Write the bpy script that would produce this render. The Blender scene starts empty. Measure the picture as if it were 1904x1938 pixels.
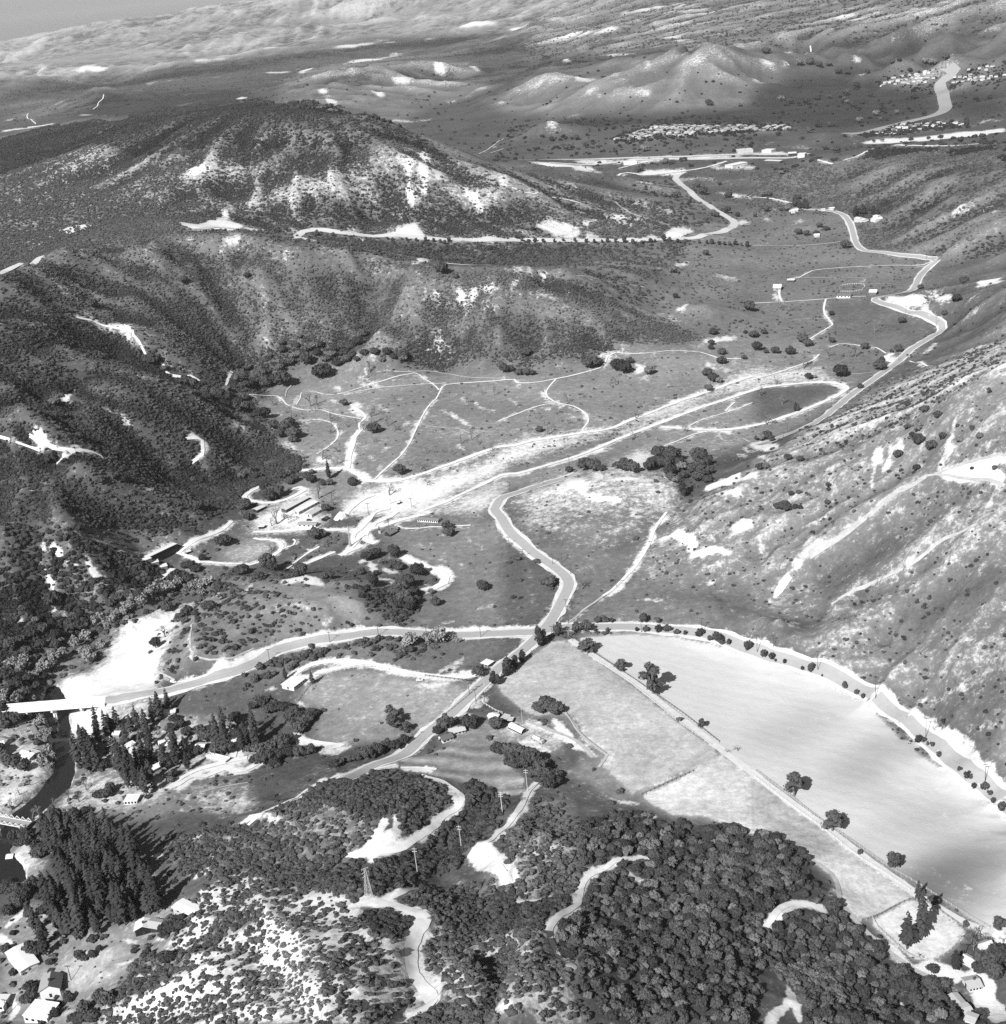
# A wide valley of scrub hills, ranch meadows and pale fields seen from a low aircraft (black and white film).
# World units are metres; +Y runs up the valley, z = 0 is the level of the pale fields by the crossroads.
import bpy, math, random
import numpy as np
from mathutils import Matrix, Vector

sc = bpy.context.scene
random.seed(7); rng = np.random.default_rng(11)
COL = sc.collection
# ------------------------------------------------------------------ camera
RT=[0.995056, -0.036884, -0.092217]; UP=[0.09932, 0.369532, 0.923895]; FW=[0.0, 0.928486, -0.371368]
EYE=(0.0,0.0,420.0)
cam=bpy.data.cameras.new('camera'); camo=bpy.data.objects.new('camera',cam); COL.objects.link(camo); sc.camera=camo
camo.matrix_world=Matrix(((RT[0],UP[0],-FW[0],EYE[0]),(RT[1],UP[1],-FW[1],EYE[1]),(RT[2],UP[2],-FW[2],EYE[2]),(0,0,0,1)))
cam.sensor_fit='VERTICAL'; cam.angle=2*math.atan(969/2500); cam.clip_start=5; cam.clip_end=60000
# ------------------------------------------------------------------ sky, sun, exposure
SUN_EL=math.radians(38); SUN_AZ=math.radians(33)          # light travels towards azimuth 33 deg right of +Y
w=bpy.data.worlds.new('World'); sc.world=w; w.use_nodes=True; nt=w.node_tree
sky=nt.nodes.new('ShaderNodeTexSky'); sky.sky_type='NISHITA'; sky.sun_disc=False; sky.sun_elevation=SUN_EL; sky.sun_rotation=SUN_AZ+math.pi
bw=nt.nodes.new('ShaderNodeRGBToBW'); nt.links.new(sky.outputs[0],bw.inputs[0]); nt.links.new(bw.outputs[0],nt.nodes['Background'].inputs[0])
nt.nodes['Background'].inputs[1].default_value=0.05
sl_=bpy.data.lights.new('sun','SUN'); sl_.energy=5.0; sl_.angle=math.radians(0.5); so_=bpy.data.objects.new('sun',sl_); COL.objects.link(so_)
so_.rotation_euler=Vector((math.sin(SUN_AZ)*math.cos(SUN_EL),math.cos(SUN_AZ)*math.cos(SUN_EL),-math.sin(SUN_EL))).to_track_quat('-Z','Y').to_euler()
vs=sc.view_settings; vs.view_transform='Standard'; vs.look='None'; vs.gamma=1; vs.use_curve_mapping=False; vs.exposure=0.98
sc.cycles.use_denoising=False; sc.cycles.max_bounces=4; sc.cycles.diffuse_bounces=2; sc.cycles.glossy_bounces=2; sc.cycles.volume_bounces=1; sc.cycles.transparent_max_bounces=4
HAZE_DENSITY=1.8e-5
KALB=1.9                                                  # display grey of a flat sunlit surface -> albedo
def alb(g): return (np.asarray(g)/255.0)**2.2/KALB
# ---------- terrain maths (numpy only; shared by generator and scene) ----------
def to_uv(X,Y):
    return np.arctan2(X,Y), np.log(np.hypot(X,Y))
def solve_rbf(P, lam=0.00012):
    u,v=to_uv(P[:,0],P[:,1]); n=len(P)
    A=np.sqrt((u[:,None]-u)**2+(v[:,None]-v)**2)
    M=np.zeros((n+3,n+3)); M[:n,:n]=A-lam*np.eye(n); M[:n,n]=1;M[:n,n+1]=u;M[:n,n+2]=v; M[n:,:n]=M[:n,n:].T
    # scale heights by distance so errors stay even in angle
    b=np.zeros(n+3); b[:n]=P[:,2]
    return u,v,np.linalg.solve(M,b)
def eval_rbf(sol,u,v):
    cu,cv,w=sol; n=len(cu); out=np.empty(u.shape); fu=u.ravel();fv=v.ravel();o=out.ravel()
    for i in range(0,len(fu),20000):
        a=fu[i:i+20000,None];b=fv[i:i+20000,None]
        o[i:i+20000]=np.sqrt((a-cu)**2+(b-cv)**2)@w[:n]+w[n]+w[n+1]*a[:,0]+w[n+2]*b[:,0]
    return o.reshape(u.shape)
def hash2(i,j,s):
    h=(i*374761393+j*668265263+s*974634527)&0xFFFFFFFF
    h=((h^(h>>13))*1274126177)&0xFFFFFFFF
    return ((h^(h>>16))&0xFFFF)/65535.0
def vnoise(x,y,s=0):
    xi=np.floor(x).astype(np.int64);yi=np.floor(y).astype(np.int64);fx=x-xi;fy=y-yi
    fx=fx*fx*fx*(fx*(fx*6-15)+10);fy=fy*fy*fy*(fy*(fy*6-15)+10)
    a=hash2(xi,yi,s);b=hash2(xi+1,yi,s);c=hash2(xi,yi+1,s);d=hash2(xi+1,yi+1,s)
    return (a*(1-fx)+b*fx)*(1-fy)+(c*(1-fx)+d*fx)*fy
def fbm(x,y,wl,octs,s=0,ridge=False):
    t=0;a=1.0;tot=0
    for k in range(octs):
        ang=0.7*k+0.3;c,sn=math.cos(ang),math.sin(ang)
        q=vnoise((x*c-y*sn)/wl+17.3*k,(x*sn+y*c)/wl-9.1*k,s+k)
        if ridge: q=1-abs(2*q-1)
        t=t+a*(q-0.5);tot+=a;a*=0.5;wl*=0.5
    return t/tot*2
AZ0,AZ1=math.radians(-36),math.radians(34)
def dist_rows(d0=300.,d1=19000.):
    d=[d0]
    while d[-1]<d1:
        x=d[-1]; d.append(x+min(0.00105*(x*x+420.**2)/420.,0.0056*x))
    return np.array(d)
def box(a,k):
    for ax in (0,1):
        c=np.cumsum(np.pad(a,[(k+1,k) if i==ax else (0,0) for i in (0,1)],mode='edge'),axis=ax)
        n=a.shape[ax]
        a=(np.take(c,range(2*k+1,2*k+1+n),axis=ax)-np.take(c,range(0,n),axis=ax))/(2*k+1)
    return a
def build_terrain(P,ncol=780):
    D=dist_rows(); A=np.linspace(AZ0,AZ1,ncol)
    # coarse rbf then bilinear upsample
    vs=np.linspace(math.log(D[0]),math.log(D[-1]),420); us=np.linspace(AZ0,AZ1,360)
    sol=solve_rbf(P)
    Zc=eval_rbf(sol,np.broadcast_to(us,(420,360)).copy(),np.broadcast_to(vs[:,None],(420,360)).copy())
    L=np.log(D); fv=(L-vs[0])/(vs[1]-vs[0]); iv=np.clip(fv.astype(int),0,418); fv=(fv-iv)[:,None]
    fu=(A-us[0])/(us[1]-us[0]); iu=np.clip(fu.astype(int),0,358); fu=(fu-iu)[None]
    g=lambda a,b: Zc[np.ix_(a,b)]
    def cub(t): return t
    Z=(g(iv,iu)*(1-fu)+g(iv,iu+1)*fu)*(1-fv)+(g(iv+1,iu)*(1-fu)+g(iv+1,iu+1)*fu)*fv
    X=D[:,None]*np.sin(A)[None];Y=D[:,None]*np.cos(A)[None]
    # slope of a smoothed base -> roughness
    Zs=box(Z,4)
    gv,gu=np.gradient(Zs); dd=np.gradient(D)[:,None]; da=(A[1]-A[0])*D[:,None]
    sl=np.hypot(gv/dd,gu/da)
    sl=box(np.minimum(sl,0.8),6)
    rough=np.clip((sl-0.06)/0.34,0,1)
    f2=np.clip((D[:,None]-2800)/1500,0,1); rough=np.maximum(rough,f2*np.clip((sl-.012)/.11,0,1))
    far=np.clip((D[:,None]-1300)/1500,0,1)
    # gullies and spurs that run down the fall line: eight oriented ridged noises blended by slope direction
    Zl=box(box(Z,14),14); gv,gu=np.gradient(Zl); gd,ga=gv/dd,gu/da
    sa,ca=np.sin(A)[None],np.cos(A)[None]; gx=gd*sa+ga*ca; gy=gd*ca-ga*sa; th=np.arctan2(gy,gx)
    g=0; tw=0
    for k in range(8):
        t=k*math.pi/8; wk=np.maximum(0,np.cos(2*(th-t)))**6
        p=X*math.cos(t)+Y*math.sin(t); q=-X*math.sin(t)+Y*math.cos(t)
        wob=fbm(X,Y,160,2,200)*22
        a=1-np.abs(2*vnoise((q+wob)/70+k*7.7,p/300+k*3.1,40+k)-1); b=1-np.abs(2*vnoise((q+wob)/27+k*5.1,p/130-k,60+k)-1)
        g=g+wk*(a*15+b*6.0-10.5); tw=tw+wk
    g=g/(tw+1e-6)
    gf=0; tf=0
    for k in range(8):
        t=k*math.pi/8; wk=np.maximum(0,np.cos(2*(th-t)))**6
        p=X*math.cos(t)+Y*math.sin(t); q=-X*math.sin(t)+Y*math.cos(t); wob=fbm(X,Y,500,2,210)*70
        gf=gf+wk*((1-np.abs(2*vnoise((q+wob)/180+k*7.7,p/700+k,80+k)-1))*24+(1-np.abs(2*vnoise((q+wob)/80+k*5.1,p/330-k,90+k)-1))*9-16); tf=tf+wk
    g=g*(1-.7*f2)+f2*gf/(tf+1e-6)
    n=g*(1.0+.7*far)+f2*fbm(X,Y,130,4,27,True)*9+fbm(X,Y,150,3,3,True)*3+fbm(X,Y,30,3,11,True)*1.6
    vf=np.clip((D[:,None]-4500)/3000,0,1)
    n=n+vf*(fbm(X,Y,600,6,23,True)*26)
    Z=Z+rough*n+fbm(X,Y,60,2,31)*0.35
    return D,A,X,Y,Z,rough,sl
class Ground:
    def __init__(s,D,A,Z):
        s.D,s.A,s.Z=D,A,Z; s.idx=np.arange(len(D),dtype=float)
    def gridpos(s,X,Y):
        d=np.hypot(X,Y); a=np.arctan2(X,Y)
        r=np.interp(d,s.D,s.idx); c=(a-s.A[0])/(s.A[1]-s.A[0])
        return np.clip(r,0,len(s.D)-1.001),np.clip(c,0,len(s.A)-1.001)
    def sample(s,F,X,Y):
        r,c=s.gridpos(np.asarray(X,float),np.asarray(Y,float)); i=r.astype(int);j=c.astype(int);fr=r-i;fc=c-j
        return (F[i,j]*(1-fc)+F[i,j+1]*fc)*(1-fr)+(F[i+1,j]*(1-fc)+F[i+1,j+1]*fc)*fr
    def h(s,X,Y): return s.sample(s.Z,X,Y)

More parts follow.
